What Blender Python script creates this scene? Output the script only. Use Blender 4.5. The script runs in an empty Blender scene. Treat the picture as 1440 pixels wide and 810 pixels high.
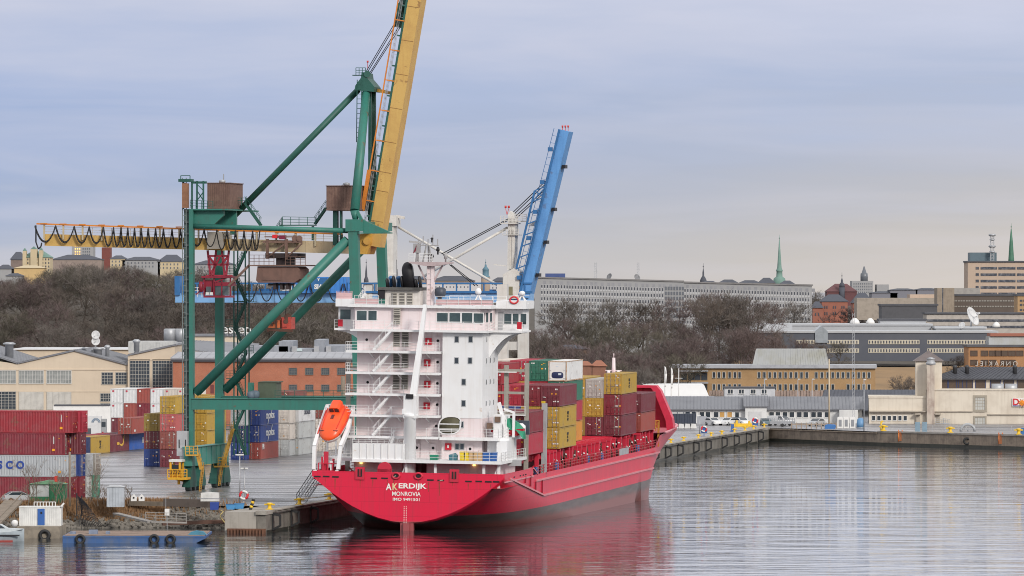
import bpy,bmesh,math,random
from mathutils import Vector,Matrix
R=math.radians
random.seed(7)
SC=bpy.context.scene
COL=SC.collection
# camera
F,H,HZ=8200.0,29.0,405.0
cd=bpy.data.cameras.new('camera');cam=bpy.data.objects.new('camera',cd);COL.objects.link(cam)
cd.sensor_width=36.0;cd.lens=F/1440*36.0
cd.clip_start=5;cd.clip_end=40000
cam.location=(0,0,H);cam.rotation_euler=(R(90),0,0)
SC.camera=cam
# sky, sun, exposure
SUN_EL,SUN_AZ=27.0,150.0
w=bpy.data.worlds.new('World');SC.world=w;w.use_nodes=True
nt=w.node_tree;N=nt.nodes;L=nt.links
for n_ in list(N):N.remove(n_)
def nd(t,**k):
 x=N.new(t)
 for a,b in k.items():setattr(x,a,b)
 return x
out=nd('ShaderNodeOutputWorld');bg=nd('ShaderNodeBackground');bg.inputs['Strength'].default_value=0.1
sky=nd('ShaderNodeTexSky',sky_type='NISHITA');sky.sun_disc=False
sky.sun_elevation=R(SUN_EL);sky.sun_rotation=R(SUN_AZ);sky.air_density=1.2;sky.dust_density=3.0
tc=nd('ShaderNodeTexCoord');sep=nd('ShaderNodeSeparateXYZ');L.new(tc.outputs['Generated'],sep.inputs[0])
def math_n(op,a,b=None):
 m=nd('ShaderNodeMath',operation=op)
 for i,v in enumerate((a,b)):
  if v is None:continue
  if isinstance(v,(int,float)):m.inputs[i].default_value=v
  else:L.new(v,m.inputs[i])
 return m.outputs[0]
def ramp_n(fac,stops):
 r=nd('ShaderNodeValToRGB');L.new(fac,r.inputs[0]);e=r.color_ramp.elements
 while len(e)<len(stops):e.new(0.5)
 for i,(p,c)in enumerate(stops):e[i].position=p;e[i].color=(*c,1)
 return r.outputs[0]
def mix_n(f,a,b):
 m=nd('ShaderNodeMix',data_type='RGBA')
 if isinstance(f,(int,float)):m.inputs[0].default_value=f
 else:L.new(f,m.inputs[0])
 for s,v in((6,a),(7,b)):
  if isinstance(v,tuple):m.inputs[s].default_value=(*v,1)
  else:L.new(v,m.inputs[s])
 return m.outputs[2]
elow=math_n('MULTIPLY',sep.outputs[2],10.0)
mp=nd('ShaderNodeMapping');mp.inputs['Scale'].default_value=(14,14,95);L.new(tc.outputs['Generated'],mp.inputs[0])
nz=nd('ShaderNodeTexNoise');nz.inputs['Scale'].default_value=1.0;nz.inputs['Detail'].default_value=5;nz.inputs['Roughness'].default_value=0.55
L.new(mp.outputs[0],nz.inputs[0])
wob=math_n('MULTIPLY',math_n('SUBTRACT',nz.outputs[0],0.5),0.30)
ez=math_n('ADD',elow,wob)
S=10.0
def sk(r,g,b):return(r,g,b)
up_=[(0.60,sk(.80,.82,.94)),(0.78,sk(1.05,1.06,1.16)),(1.0,sk(1.05,1.05,1.12))]
right=ramp_n(ez,[(0.0,sk(.66,.58,.485)),(0.09,sk(.61,.555,.49)),(0.19,sk(.53,.525,.55)),(0.33,sk(.45,.51,.66)),(0.50,sk(.56,.60,.75))]+up_)
left=ramp_n(ez,[(0.0,sk(.54,.54,.58)),(0.09,sk(.43,.48,.60)),(0.22,sk(.335,.43,.645)),(0.36,sk(.405,.485,.69)),(0.50,sk(.565,.595,.73))]+up_)
lr=math_n('ADD',math_n('MULTIPLY',sep.outputs[0],5.2),0.42)
lr=math_n('ADD',lr,math_n('MULTIPLY',wob,2.2))
lrc=nd('ShaderNodeClamp');L.new(lr,lrc.inputs[0])
low=mix_n(lrc.outputs[0],left,right)
mp3=nd('ShaderNodeMapping');mp3.inputs['Scale'].default_value=(7,7,60);mp3.inputs['Location'].default_value=(.35,0,.2);mp3.inputs['Rotation'].default_value=(0,R(-4),0);L.new(tc.outputs['Generated'],mp3.inputs[0])
nz3=nd('ShaderNodeTexNoise');nz3.inputs['Scale'].default_value=1.6;nz3.inputs['Detail'].default_value=7;nz3.inputs['Distortion'].default_value=.6;L.new(mp3.outputs[0],nz3.inputs[0])
low=mix_n(math_n('MULTIPLY',ramp_n(nz3.outputs[0],[(.46,(0,0,0)),(.70,(1,1,1))]),.34),low,sk(.68,.67,.76))
zen=ramp_n(sep.outputs[2],[(0.0,(0,0,0)),(0.09,(0,0,0)),(0.35,(1,1,1))])
cloud=mix_n(zen,low,sk(.86,.87,.9))
sc_=nd('ShaderNodeVectorMath',operation='SCALE');L.new(cloud,sc_.inputs[0]);sc_.inputs['Scale'].default_value=S
fin=mix_n(0.95,sky.outputs[0],sc_.outputs[0])
L.new(fin,bg.inputs['Color']);L.new(bg.outputs[0],out.inputs['Surface'])
sd=bpy.data.lights.new('sun','SUN');sun=bpy.data.objects.new('sun',sd);COL.objects.link(sun)
sd.energy=2.2;sd.angle=R(11);sd.color=(1.0,.95,.88)
az=R(SUN_AZ);el=R(SUN_EL)
dv=Vector((math.sin(az)*math.cos(el),math.cos(az)*math.cos(el),math.sin(el)))
sun.rotation_euler=dv.to_track_quat('Z','Y').to_euler()
vs=SC.view_settings;vs.view_transform='Standard';vs.look='None';vs.gamma=1;vs.use_curve_mapping=False;vs.exposure=0.1
SC.cycles.max_bounces=6;SC.cycles.filter_width=1.0;SC.cycles.caustics_reflective=False;SC.cycles.caustics_refractive=False
# photo pixels to metres
def at(x,y,Y):return Vector(((x-720)*Y/F,Y,H-(y-HZ)*Y/F))
QZ=2.5
def gnd(x,y,z=QZ):
 Y=F*(H-z)/(y-HZ);return Vector(((x-720)*Y/F,Y,z))
Q0=gnd(374,750,0.0);Q1=gnd(1082,620,0.0)
UV=(Q1-Q0).normalized();NV=Vector((UV.y,-UV.x,0));QL=(Q1-Q0).length
ANG=-math.atan2(UV.x,UV.y)
def qw(n,u,z=0.0):return Q0+NV*n+UV*u+Vector((0,0,z))
def quv(p):d=p-Q0;return d.dot(NV),d.dot(UV)
# mesh helpers
class MB:
 def __init__(s):s.v=[];s.f=[];s.m=[];s.sm=[]
 def add(s,vs,fs,m=0,sm=False):
  o=len(s.v);s.v+=[tuple(v)for v in vs]
  for f in fs:s.f.append(tuple(i+o for i in f));s.m.append(m);s.sm.append(sm)
  return s
 def bx(s,x0,x1,y0,y1,z0,z1,m=0):
  return s.add([(x0,y0,z0),(x1,y0,z0),(x1,y1,z0),(x0,y1,z0),(x0,y0,z1),(x1,y0,z1),(x1,y1,z1),(x0,y1,z1)],[(0,3,2,1),(4,5,6,7),(0,1,5,4),(1,2,6,5),(2,3,7,6),(3,0,4,7)],m)
 def bar(s,p,q,a,b=None,m=0,up=(0,0,1)):
  p=Vector(p);q=Vector(q);b=a if b is None else b;d=(q-p).normalized();u=Vector(up)
  if abs(d.dot(u))>0.98:u=Vector((0,1,0))
  x=d.cross(u).normalized()*(a/2);z=x.cross(d).normalized()*(b/2)
  vs=[c+sx*x+sz*z for c in(p,q)for sx,sz in((-1,-1),(1,-1),(1,1),(-1,1))]
  return s.add(vs,[(3,2,1,0),(4,5,6,7),(0,1,5,4),(1,2,6,5),(2,3,7,6),(3,0,4,7)],m)
 def tube(s,p,q,r,n=8,r2=None,m=0,caps=True):
  p=Vector(p);q=Vector(q);r2=r if r2 is None else r2;d=(q-p).normalized()
  u=Vector((0,0,1))if abs(d.z)<0.95 else Vector((0,1,0))
  x=d.cross(u).normalized();z=x.cross(d)
  vs=[]
  for c,rr in((p,r),(q,r2)):
   for k in range(n):
    a=2*math.pi*k/n;vs.append(c+x*math.cos(a)*rr+z*math.sin(a)*rr)
  s.add(vs,[(k,(k+1)%n,n+(k+1)%n,n+k)for k in range(n)],m,True)
  if caps:
   o=len(s.v)-2*n
   s.f.append(tuple(o+k for k in reversed(range(n))));s.m.append(m);s.sm.append(False)
   s.f.append(tuple(o+n+k for k in range(n)));s.m.append(m);s.sm.append(False)
  return s
 def path(s,pts,r,n=5,m=0):
  pts=[Vector(p)for p in pts]
  for a,b in zip(pts,pts[1:]):s.tube(a,b,r,n,m=m)
  return s
 def prism(s,poly,y0,y1,m=0,ax='y'):
  n=len(poly)
  mk={'y':lambda a,b,t:(a,t,b),'x':lambda a,b,t:(t,a,b),'z':lambda a,b,t:(a,b,t)}[ax]
  vs=[mk(a,b,y0)for a,b in poly]+[mk(a,b,y1)for a,b in poly]
  return s.add(vs,[tuple(reversed(range(n))),tuple(range(n,2*n))]+[(k,(k+1)%n,n+(k+1)%n,n+k)for k in range(n)],m)
 def lathe(s,prof,n=16,c=(0,0,0),m=0,sm=True):
  vs=[(c[0]+r*math.cos(2*math.pi*k/n),c[1]+r*math.sin(2*math.pi*k/n),c[2]+z)for r,z in prof for k in range(n)]
  fs=[(i*n+k,i*n+(k+1)%n,(i+1)*n+(k+1)%n,(i+1)*n+k)for i in range(len(prof)-1)for k in range(n)]
  fs+=[tuple(reversed(range(n))),tuple((len(prof)-1)*n+k for k in range(n))]
  return s.add(vs,fs,m,sm)
 def loft(s,rings,m=0,sm=True,closed=True,caps=True):
  n=len(rings[0]);vs=[p for r in rings for p in r];k1=n if closed else n-1
  fs=[(i*n+k,i*n+(k+1)%n,(i+1)*n+(k+1)%n,(i+1)*n+k)for i in range(len(rings)-1)for k in range(k1)]
  if caps:fs+=[tuple(reversed(range(n))),tuple((len(rings)-1)*n+k for k in range(n))]
  return s.add(vs,fs,m,sm)
 def rail(s,pts,h=1.05,r=0.03,step=1.6,rows=3,m=0):
  pts=[Vector(p)for p in pts]
  for a,b in zip(pts,pts[1:]):
   k=max(1,round((b-a).length/step))
   for i in range(k+1):
    p=a.lerp(b,i/k);s.bar(p,p+Vector((0,0,h)),2*r,m=m)
   for j in range(1,rows+1):
    z=Vector((0,0,h*j/rows));s.bar(a+z,b+z,1.7*r,m=m)
  return s
 def stair(s,p,q,w=0.8,m=0,axis=(0,1,0),rails=True,steps=9):
  p=Vector(p);q=Vector(q);a=Vector(axis).normalized()*(w/2)
  for sg in(-1,1):
   s.bar(p+sg*a,q+sg*a,0.06,0.28,m=m)
   if rails:
    z=Vector((0,0,0.95));s.bar(p+sg*a+z,q+sg*a+z,0.05,m=m)
    for t in(0.05,.35,.65,.95):
     c=p.lerp(q,t)+sg*a;s.bar(c,c+z,0.05,m=m)
  for k in range(1,steps):
   c=p.lerp(q,k/steps);s.bar(c-a,c+a,0.22,0.04,m=m)
  return s
 def ladder(s,p,q,w=0.5,m=0,axis=(1,0,0),step=0.6,r=0.04):
  p=Vector(p);q=Vector(q);a=Vector(axis).normalized()*(w/2)
  for sg in(-1,1):s.bar(p+sg*a,q+sg*a,2*r,m=m)
  k=max(2,int((q-p).length/step))
  for i in range(1,k):
   c=p.lerp(q,i/k);s.bar(c-a,c+a,1.4*r,m=m)
  return s
 def mesh(s,name,mats):
  me=bpy.data.meshes.new(name);me.from_pydata(s.v,[],s.f)
  for m_ in(mats if isinstance(mats,(list,tuple))else[mats]):me.materials.append(m_)
  me.polygons.foreach_set('material_index',s.m);me.polygons.foreach_set('use_smooth',s.sm)
  bm=bmesh.new();bm.from_mesh(me);bmesh.ops.recalc_face_normals(bm,faces=bm.faces);bm.to_mesh(me);bm.free()
  me.update();return me
 def build(s,name,mats,parent=None,loc=None,rz=0.0,label=None):
  o=bpy.data.objects.new(name,s.mesh(name,mats));COL.objects.link(o)
  if parent is not None:o.parent=parent
  if loc is not None:o.location=loc
  if rz:o.rotation_euler=(0,0,rz)
  if label:o['label']=label
  return o
def put(name,me,parent=None,loc=None,rz=0.0,mat=None):
 o=bpy.data.objects.new(name,me);COL.objects.link(o)
 if parent is not None:o.parent=parent
 if loc is not None:o.location=loc
 if rz:o.rotation_euler=(0,0,rz)
 if mat is not None:
  o.material_slots[0].link='OBJECT';o.material_slots[0].material=mat
 return o
def tag(o,label,cat,group=None):
 o['label']=label;o['category']=cat
 if group:o['group']=group
 return o
def thing(name,label,cat,loc=(0,0,0),rz=0.0,group=None):
 o=bpy.data.objects.new(name,None);COL.objects.link(o);o.empty_display_size=1
 o.location=loc;o.rotation_euler=(0,0,rz)
 return tag(o,label,cat,group)
def struct(o,kind='structure'):o['kind']=kind;return o
def text_mesh(name,txt,size,mat,depth=0.02,sx=1.0,align='CENTER',bold=0.0,spacing=1.0):
 c=bpy.data.curves.new(name,'FONT');c.body=txt;c.size=size;c.extrude=depth;c.offset=bold
 c.align_x=align;c.align_y='CENTER';c.space_character=spacing;c.resolution_u=3
 o=bpy.data.objects.new(name,c);COL.objects.link(o)
 bpy.context.view_layer.update()
 me=bpy.data.meshes.new_from_object(o.evaluated_get(bpy.context.evaluated_depsgraph_get()))
 bpy.data.objects.remove(o);me.materials.clear();me.materials.append(mat)
 if sx!=1.0:
  for v in me.vertices:v.co.x*=sx
 return me
def text(name,txt,size,mat,parent,loc,rot=(R(90),0,0),**k):
 o=put(name,text_mesh(name,txt,size,mat,**k),parent,loc);o.rotation_euler=rot;return o
 # materials
MATS={}
def mat(name,col,rough=0.6,metal=0.0,dirt=0.25,dcol=None,scale=0.8,streak=0.0,bump=0.0,bscale=20.0,spec=0.5,var=0.0,patch=None):
 """procedural paint or stone: base colour, soft stains, rain streaks, patches of a second colour, fine bump"""
 if name in MATS:return MATS[name]
 m=bpy.data.materials.new(name);m.use_nodes=True;MATS[name]=m
 t=m.node_tree;n=t.nodes;l=t.links;b=n['Principled BSDF']
 b.inputs['Roughness'].default_value=rough;b.inputs['Metallic'].default_value=metal;b.inputs['Specular IOR Level'].default_value=spec
 dcol=dcol or tuple(c*0.45 for c in col)
 co=n.new('ShaderNodeTexCoord')
 src=None
 rgb=n.new('ShaderNodeRGB');rgb.outputs[0].default_value=(*col,1);src=rgb.outputs[0]
 def mix(f,a,bcol):
  x=n.new('ShaderNodeMix');x.data_type='RGBA';l.new(f,x.inputs[0]);l.new(a,x.inputs[6])
  if isinstance(bcol,tuple):x.inputs[7].default_value=(*bcol,1)
  else:l.new(bcol,x.inputs[7])
  return x.outputs[2]
 def noise(sc,det=4,vec=None,rg=0.6):
  x=n.new('ShaderNodeTexNoise');x.inputs['Scale'].default_value=sc;x.inputs['Detail'].default_value=det;x.inputs['Roughness'].default_value=rg
  l.new(vec or co.outputs['Object'],x.inputs[0]);return x.outputs[0]
 def rng(v,a,c,to=1.0):
  x=n.new('ShaderNodeMapRange');l.new(v,x.inputs[0]);x.inputs[1].default_value=a;x.inputs[2].default_value=c;x.inputs[4].default_value=to;return x.outputs[0]
 if var:
  oi=n.new('ShaderNodeObjectInfo');hs=n.new('ShaderNodeHueSaturation');l.new(src,hs.inputs['Color'])
  v=n.new('ShaderNodeMapRange');l.new(oi.outputs['Random'],v.inputs[0]);v.inputs[3].default_value=1-var;v.inputs[4].default_value=1+var
  l.new(v.outputs[0],hs.inputs['Value']);src=hs.outputs[0]
 if patch:th=patch[3]if len(patch)>3 else .52;src=mix(rng(noise(patch[1],4),th,th+.04,patch[2]),src,patch[0])
 if dirt:src=mix(rng(noise(scale),0.45,0.75,dirt*1.6),src,dcol)
 if streak:
  mp=n.new('ShaderNodeMapping');mp.inputs['Scale'].default_value=(2.2,2.2,0.12);l.new(co.outputs['Object'],mp.inputs[0])
  src=mix(rng(noise(1.0,5,mp.outputs[0]),0.5,0.75,streak),src,dcol)
 l.new(src,b.inputs['Base Color'])
 if bump:
  bp=n.new('ShaderNodeBump');bp.inputs['Strength'].default_value=bump;bp.inputs['Distance'].default_value=0.05
  l.new(noise(bscale,5),bp.inputs['Height']);l.new(bp.outputs[0],b.inputs['Normal'])
 return m
def glass(name,col=(.03,.04,.05),rough=0.08):
 return mat(name,col,rough,dirt=0.0,spec=0.8)
def lamp(name,col,s):
 if name in MATS:return MATS[name]
 m=bpy.data.materials.new(name);m.use_nodes=True;b=m.node_tree.nodes['Principled BSDF'];MATS[name]=m
 b.inputs['Base Color'].default_value=(*col,1);b.inputs['Emission Color'].default_value=(*col,1);b.inputs['Emission Strength'].default_value=s
 return m
def brick(name,a,b2,mortar,sc=1.0,rough=0.85,bw=.5,rh=.25):
 if name in MATS:return MATS[name]
 m=bpy.data.materials.new(name);m.use_nodes=True;MATS[name]=m
 t=m.node_tree;n=t.nodes;l=t.links;p=n['Principled BSDF'];p.inputs['Roughness'].default_value=rough
 co=n.new('ShaderNodeTexCoord');sp=n.new('ShaderNodeSeparateXYZ');cb=n.new('ShaderNodeCombineXYZ');ad=n.new('ShaderNodeMath')
 l.new(co.outputs['Object'],sp.inputs[0]);l.new(sp.outputs[0],ad.inputs[0]);l.new(sp.outputs[1],ad.inputs[1])
 l.new(ad.outputs[0],cb.inputs[0]);l.new(sp.outputs[2],cb.inputs[1])
 br=n.new('ShaderNodeTexBrick');l.new(cb.outputs[0],br.inputs[0]);br.inputs['Scale'].default_value=sc
 br.inputs['Color1'].default_value=(*a,1);br.inputs['Color2'].default_value=(*b2,1);br.inputs['Mortar'].default_value=(*mortar,1)
 br.inputs['Brick Width'].default_value=bw;br.inputs['Row Height'].default_value=rh;br.inputs['Mortar Size'].default_value=0.02
 nz=n.new('ShaderNodeTexNoise');nz.inputs['Scale'].default_value=0.35;nz.inputs['Detail'].default_value=6;l.new(co.outputs['Object'],nz.inputs[0])
 mr=n.new('ShaderNodeMapRange');l.new(nz.outputs[0],mr.inputs[0]);mr.inputs[1].default_value=.35;mr.inputs[2].default_value=.7;mr.inputs[4].default_value=.45
 mx=n.new('ShaderNodeMix');mx.data_type='RGBA';l.new(mr.outputs[0],mx.inputs[0]);l.new(br.outputs[0],mx.inputs[6]);mx.inputs[7].default_value=(*[c*.6 for c in a],1)
 l.new(mx.outputs[2],p.inputs['Base Color']);return m
 # ground, water, hills
def smooth(a,b,x):
 t=min(1,max(0,(x-a)/(b-a)));return t*t*(3-2*t)
def land_h(X,Y):
 A=8.0+13.0*smooth(15,75,-X)+0.0
 h=2.35+smooth(1215,1440,Y)*A+1.2*math.sin(X*.05)*smooth(1230,1400,Y)
 return h+4*smooth(1700,2600,Y)
M_land=mat('asphalt_yard',(.205,.195,.198),.42,dirt=.5,dcol=(.12,.115,.12),scale=.09,bump=.25,bscale=2.5,patch=((.26,.25,.25),.035,.55))
def land_material():
 t=M_land.node_tree;n=t.nodes;l=t.links;b=n['Principled BSDF'];co=n.new('ShaderNodeTexCoord')
 mp=n.new('ShaderNodeMapping');mp.inputs['Scale'].default_value=(.05,.35,1);mp.inputs['Rotation'].default_value=(0,0,R(80));l.new(co.outputs['Object'],mp.inputs[0])
 z=n.new('ShaderNodeTexNoise');z.inputs['Scale'].default_value=1.0;z.inputs['Detail'].default_value=6;l.new(mp.outputs[0],z.inputs[0])
 r=n.new('ShaderNodeMapRange');l.new(z.outputs[0],r.inputs[0]);r.inputs[1].default_value=.42;r.inputs[2].default_value=.62;r.inputs[3].default_value=.22;r.inputs[4].default_value=.55
 l.new(r.outputs[0],b.inputs['Roughness'])
 old=b.inputs['Base Color'].links[0].from_socket
 mx=n.new('ShaderNodeMix');mx.data_type='RGBA';r2=n.new('ShaderNodeMapRange');l.new(z.outputs[0],r2.inputs[0]);r2.inputs[1].default_value=.56;r2.inputs[2].default_value=.60;r2.inputs[4].default_value=.7
 l.new(r2.outputs[0],mx.inputs[0]);l.new(old,mx.inputs[6]);mx.inputs[7].default_value=(.10,.092,.095,1)
 mp2=n.new('ShaderNodeMapping');mp2.inputs['Rotation'].default_value=(0,0,R(10.6));l.new(co.outputs['Object'],mp2.inputs[0])
 vo=n.new('ShaderNodeTexVoronoi');vo.feature='DISTANCE_TO_EDGE';vo.inputs['Scale'].default_value=.055;l.new(mp2.outputs[0],vo.inputs[0])
 r3=n.new('ShaderNodeMapRange');l.new(vo.outputs[0],r3.inputs[0]);r3.inputs[1].default_value=.004;r3.inputs[2].default_value=.016;r3.inputs[3].default_value=.65;r3.inputs[4].default_value=0
 m2=n.new('ShaderNodeMix');m2.data_type='RGBA';l.new(r3.outputs[0],m2.inputs[0]);l.new(mx.outputs[2],m2.inputs[6]);m2.inputs[7].default_value=(.05,.045,.045,1);l.new(m2.outputs[2],b.inputs['Base Color'])
land_material()
B0=gnd(1235,626,0);B1=gnd(1440,632,0);B2=B0+(B1-B0)*14
bank=[(-420,700),(-75,704),(-60,708),(-46,711),(-39,710)]
poly=[qw(-5,0.0),qw(0,0),qw(0,QL)]+[B0,B2,Vector((9000,1200,0)),Vector((9000,34000,0)),Vector((-9000,34000,0)),Vector((-9000,700,0))]+[Vector((a,b,0))for a,b in bank]+[qw(-5,19)]
mb=MB();mb.add([(p.x,p.y,QZ)for p in poly],[tuple(range(len(poly)))])
struct(mb.build('ground',M_land))
M_conc=mat('quay_concrete',(.195,.178,.155),.85,dirt=.55,dcol=(.085,.075,.065),scale=.5,streak=.8,bump=.4,bscale=6)
M_conc2=mat('pale_concrete',(.37,.34,.30),.85,dirt=.6,dcol=(.16,.145,.12),scale=.35,streak=.3,bump=.3,bscale=6)
M_stone=mat('old_quay_stone',(.29,.235,.185),.9,dirt=.5,dcol=(.12,.095,.08),scale=.6,streak=.6,bump=.5,bscale=3,patch=((.23,.18,.15),1.1,.5))
M_black=mat('black_rubber',(.02,.02,.022),.7,dirt=.2,dcol=(.06,.055,.05))
M_wet=mat('tide_mark',(.05,.05,.042),.35,dirt=.5,dcol=(.02,.025,.02),scale=1.0)
M_yel=mat('bollard_yellow',(.78,.50,.03),.5,dirt=.3,dcol=(.3,.17,.02),scale=2.0)
# water
def water_material():
 m=bpy.data.materials.new('harbour_water');m.use_nodes=True;t=m.node_tree;n=t.nodes;l=t.links;b=n['Principled BSDF']
 b.inputs['Base Color'].default_value=(.022,.028,.032,1);b.inputs['Roughness'].default_value=0.018;b.inputs['IOR'].default_value=1.33
 co=n.new('ShaderNodeTexCoord');hs=None
 for sx,sy,amp,ang,det in((.055,.12,.13,3,2),(.11,.30,.075,-4,3),(.25,.85,.03,4,3),(.8,2.6,.006,-6,2)):
  mp=n.new('ShaderNodeMapping');mp.inputs['Scale'].default_value=(sx,sy,1);mp.inputs['Rotation'].default_value=(0,0,R(ang));l.new(co.outputs['Object'],mp.inputs[0])
  z=n.new('ShaderNodeTexNoise');z.inputs['Scale'].default_value=1.0;z.inputs['Detail'].default_value=det;z.inputs['Distortion'].default_value=.3;l.new(mp.outputs[0],z.inputs[0])
  k=n.new('ShaderNodeMath');k.operation='MULTIPLY';l.new(z.outputs[0],k.inputs[0]);k.inputs[1].default_value=amp
  if hs is None:hs=k.outputs[0]
  else:
   a=n.new('ShaderNodeMath');a.operation='ADD';l.new(hs,a.inputs[0]);l.new(k.outputs[0],a.inputs[1]);hs=a.outputs[0]
 bp=n.new('ShaderNodeBump');bp.inputs['Strength'].default_value=1.0;bp.inputs['Distance'].default_value=1.0;l.new(hs,bp.inputs['Height']);l.new(bp.outputs[0],b.inputs['Normal'])
 return m
mb=MB();mb.add([(-1500,-300,0),(1500,-300,0),(1500,1400,0),(-1500,1400,0)],[(0,1,2,3)])
struct(mb.build('water',water_material()))
# hills behind the harbour
M_hill=mat('winter_ground',(.075,.060,.044),.95,dirt=.5,dcol=(.05,.042,.032),scale=.05)
mb=MB();xs=[-420+20*i for i in range(43)];ys=[1205,1225,1250,1280,1320,1360,1400,1440,1500,1600,1750,2000,2300,2700,3300,4200,5500,8000]
vs_=[(x*max(1,y/1400),y,land_h(x,y)+random.uniform(-.25,.25))for y in ys for x in xs];nx_=len(xs)
mb.add(vs_,[(j*nx_+i,j*nx_+i+1,(j+1)*nx_+i+1,(j+1)*nx_+i)for j in range(len(ys)-1)for i in range(nx_-1)],0,True)
struct(mb.build('hills',M_hill))
mb=MB();xs=[52+3*i for i in range(24)];ys=[1285+12*j for j in range(14)]
mb.add([(x,y,land_h(x,y)+(.5 if 0<i<23 and 0<j<13 else-.6))for j,y in enumerate(ys)for i,x in enumerate(xs)],[(j*24+i,j*24+i+1,(j+1)*24+i+1,(j+1)*24+i)for j in range(13)for i in range(23)],0,True)
struct(mb.build('grass_slope',mat('dry_slope',(.30,.185,.085),.95,dirt=.5,dcol=(.17,.11,.055),scale=.08)))
# quay walls
t=thing('quay_wall','long concrete quay wall that the red ship is moored along','quay wall',Q0,ANG)
mb=MB();mb.bx(-1.2,0.0,0,QL,-4,QZ-.3)
for k in range(1,int(QL/12)):mb.bx(-.02,.05,k*12-.12,k*12+.12,-1,QZ-.35)
mb.build('wall_face',M_conc,t)
MB().bx(-1.2,0.12,-.3,QL,QZ-.3,QZ+.14).build('edge_cap',M_conc2,t)
MB().bx(-.02,0.035,.2,QL,-1,.35).build('tide_band',M_wet,t)
mb=MB();mb.bx(-5,-1.2,0,14,-4,QZ+.02);mb.build('end_block',M_conc2,t)
mb=MB();mb.bx(-4.6,0,-.55,-.05,-2,.55)
for k in range(12):mb.bx(-4.5+k*.38,-4.3+k*.38,-.75,-.5,-2,.45)
mb.build('sheet_piles',mat('rusty_piles',(.16,.075,.045),.9,dirt=.6,scale=1.5),t)
fm=MB();fm.bar((0,0,.95),(.95,0,.75),.22,.3);fm.bar((.95,0,.85),(.95,0,-.55),.22,.22);fm.bar((.9,0,-.5),(0,0,-.95),.2,.25);fm.bx(0,.12,-.16,.16,-1.0,1.1)
fme=fm.mesh('fender',M_black)
us=[2.5,12.5,22]+[10*k+2 for k in range(18,int(QL/10))]
for u in[3.2,13.2,24]+[quv(gnd(x,y,1.2))[1]for x,y in((931,640),(951,637),(970,634),(991,630),(1010,627),(1029,623),(1047,620),(1064,617),(1079,614))]:
 put('fender',fme,t,(0.05,u,1.25))
mb=MB()
dB=(B0-Q1).normalized();t2=thing('stone_quay_wall','low old stone quay wall at the head of the basin below the timber deck','quay wall',Q1,math.atan2(dB.y,dB.x))
Lb=(B0-Q1).length
MB().bx(0,Lb,0,1.5,-4,QZ-.35).build('wall_face',M_stone,t2)
MB().bx(0,Lb,-.04,.02,-1,.5).build('tide_band',M_wet,t2)
mb=MB()
for k in range(int(Lb/.45)):mb.bx(.1+k*.45,.5+k*.45,-.25,5,QZ-.35,QZ-.2+.015*(k%3))
mb.build('timber_deck',mat('weathered_timber',(.34,.27,.21),.85,dirt=.6,dcol=(.2,.15,.12),scale=.7),t2)
dB2=(B1-B0).normalized();t3=thing('stone_quay_wall','tall brown stone quay wall in front of the cream warehouse','quay wall',B0,math.atan2(dB2.y,dB2.x))
Lc=(B2-B0).length
MB().bx(0,Lc,0,1.5,-4,QZ-.15).build('wall_face',M_stone,t3)
MB().bx(-.1,Lc,-.12,1.3,QZ-.15,QZ+.16).build('coping',mat('granite_coping',(.36,.33,.30),.85,dirt=.4),t3)
MB().bx(0,Lc,-.04,.02,-1,.5).build('tide_band',M_wet,t3)
# bollards
def bollard_mesh():
 b=MB();b.lathe([(.36,0),(.36,.08),(.24,.12),(.2,.5),(.34,.6),(.36,.72),(.22,.8)],12);b.bx(-.62,.62,-.13,.13,.5,.68);b.bx(-.42,.42,-.42,.42,-.02,.06)
 return b
bme=bollard_mesh().mesh('bollard',M_yel)
bl=[(368,718,'at the near corner of the quay'),(407,711,'beside the foot of the gangway'),(452,704,'under the port edge of the stern')]
far=[(941,627),(957,624),(973,621),(990,617.5),(1006,614.5),(1021,612),(1036,609),(1050,606.5),(1063,604.5),(1077,602)]
GB='yellow bollards along the quay edge'
nthf=['first','second','third','fourth','fifth','sixth','seventh','eighth','ninth','tenth']
for x,y,s in bl:
 n_,u_=quv(gnd(x,y));tag(put('bollard',bme,None,qw(-.65,u_,QZ+.15),ANG),'yellow mooring bollard '+s,'bollard',GB)
for k,(x,y)in enumerate(far):
 n_,u_=quv(gnd(x,y));o=put('bollard',bme,None,qw(-.55,u_,QZ+.15),ANG);o.scale=(.75,.75,.9)
 tag(o,'yellow bollard, %s one out along the quay beyond the ship bow'%nthf[k],'bollard',GB)
for x,s in((1243,'at the joint of the two stone walls'),(1338,'in front of the outside stairs of the cream warehouse'),(1433,'near the blue box under the fruit sign')):
 p=B0+(B1-B0)*((x-1235)/205.0);o=put('bollard',bme,None,p+Vector((0,.5,QZ+.16)),0);o.scale=(1.25,1.25,1.35);tag(o,'large yellow bollard '+s,'bollard',GB)
M_org=mat('safety_orange',(.75,.20,.03),.5,dirt=.2)
for x,s in((1267,'left'),(1408,'right')):
 p=B0+(B1-B0)*((x-1235)/205.0);t=thing('quay_ladder','orange ladder hanging on the stone quay wall, %s'%('nearer the timber deck' if s=='left' else 'below the fruit sign'),'ladder',p+Vector((0,-.2,.9)),0,'orange quay ladders');t.scale=(.8,.8,.62)
 for k in(-1,1):
  b=MB();b.path([(k*.45,0,-.2),(k*.45,0,2.4),(k*.4,.1,3.1),(k*.4,.9,3.2),(k*.4,1.0,2.7)],.09,6);b.build('stile',M_org,t)
 b=MB();[b.bar((-.45,0,.1+.3*i),(.45,0,.1+.3*i),.07)for i in range(9)];b.build('rungs',M_org,t)
p=B0+(B1-B0)*((1361-1235)/205.0)
b=MB();n1=16
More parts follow.
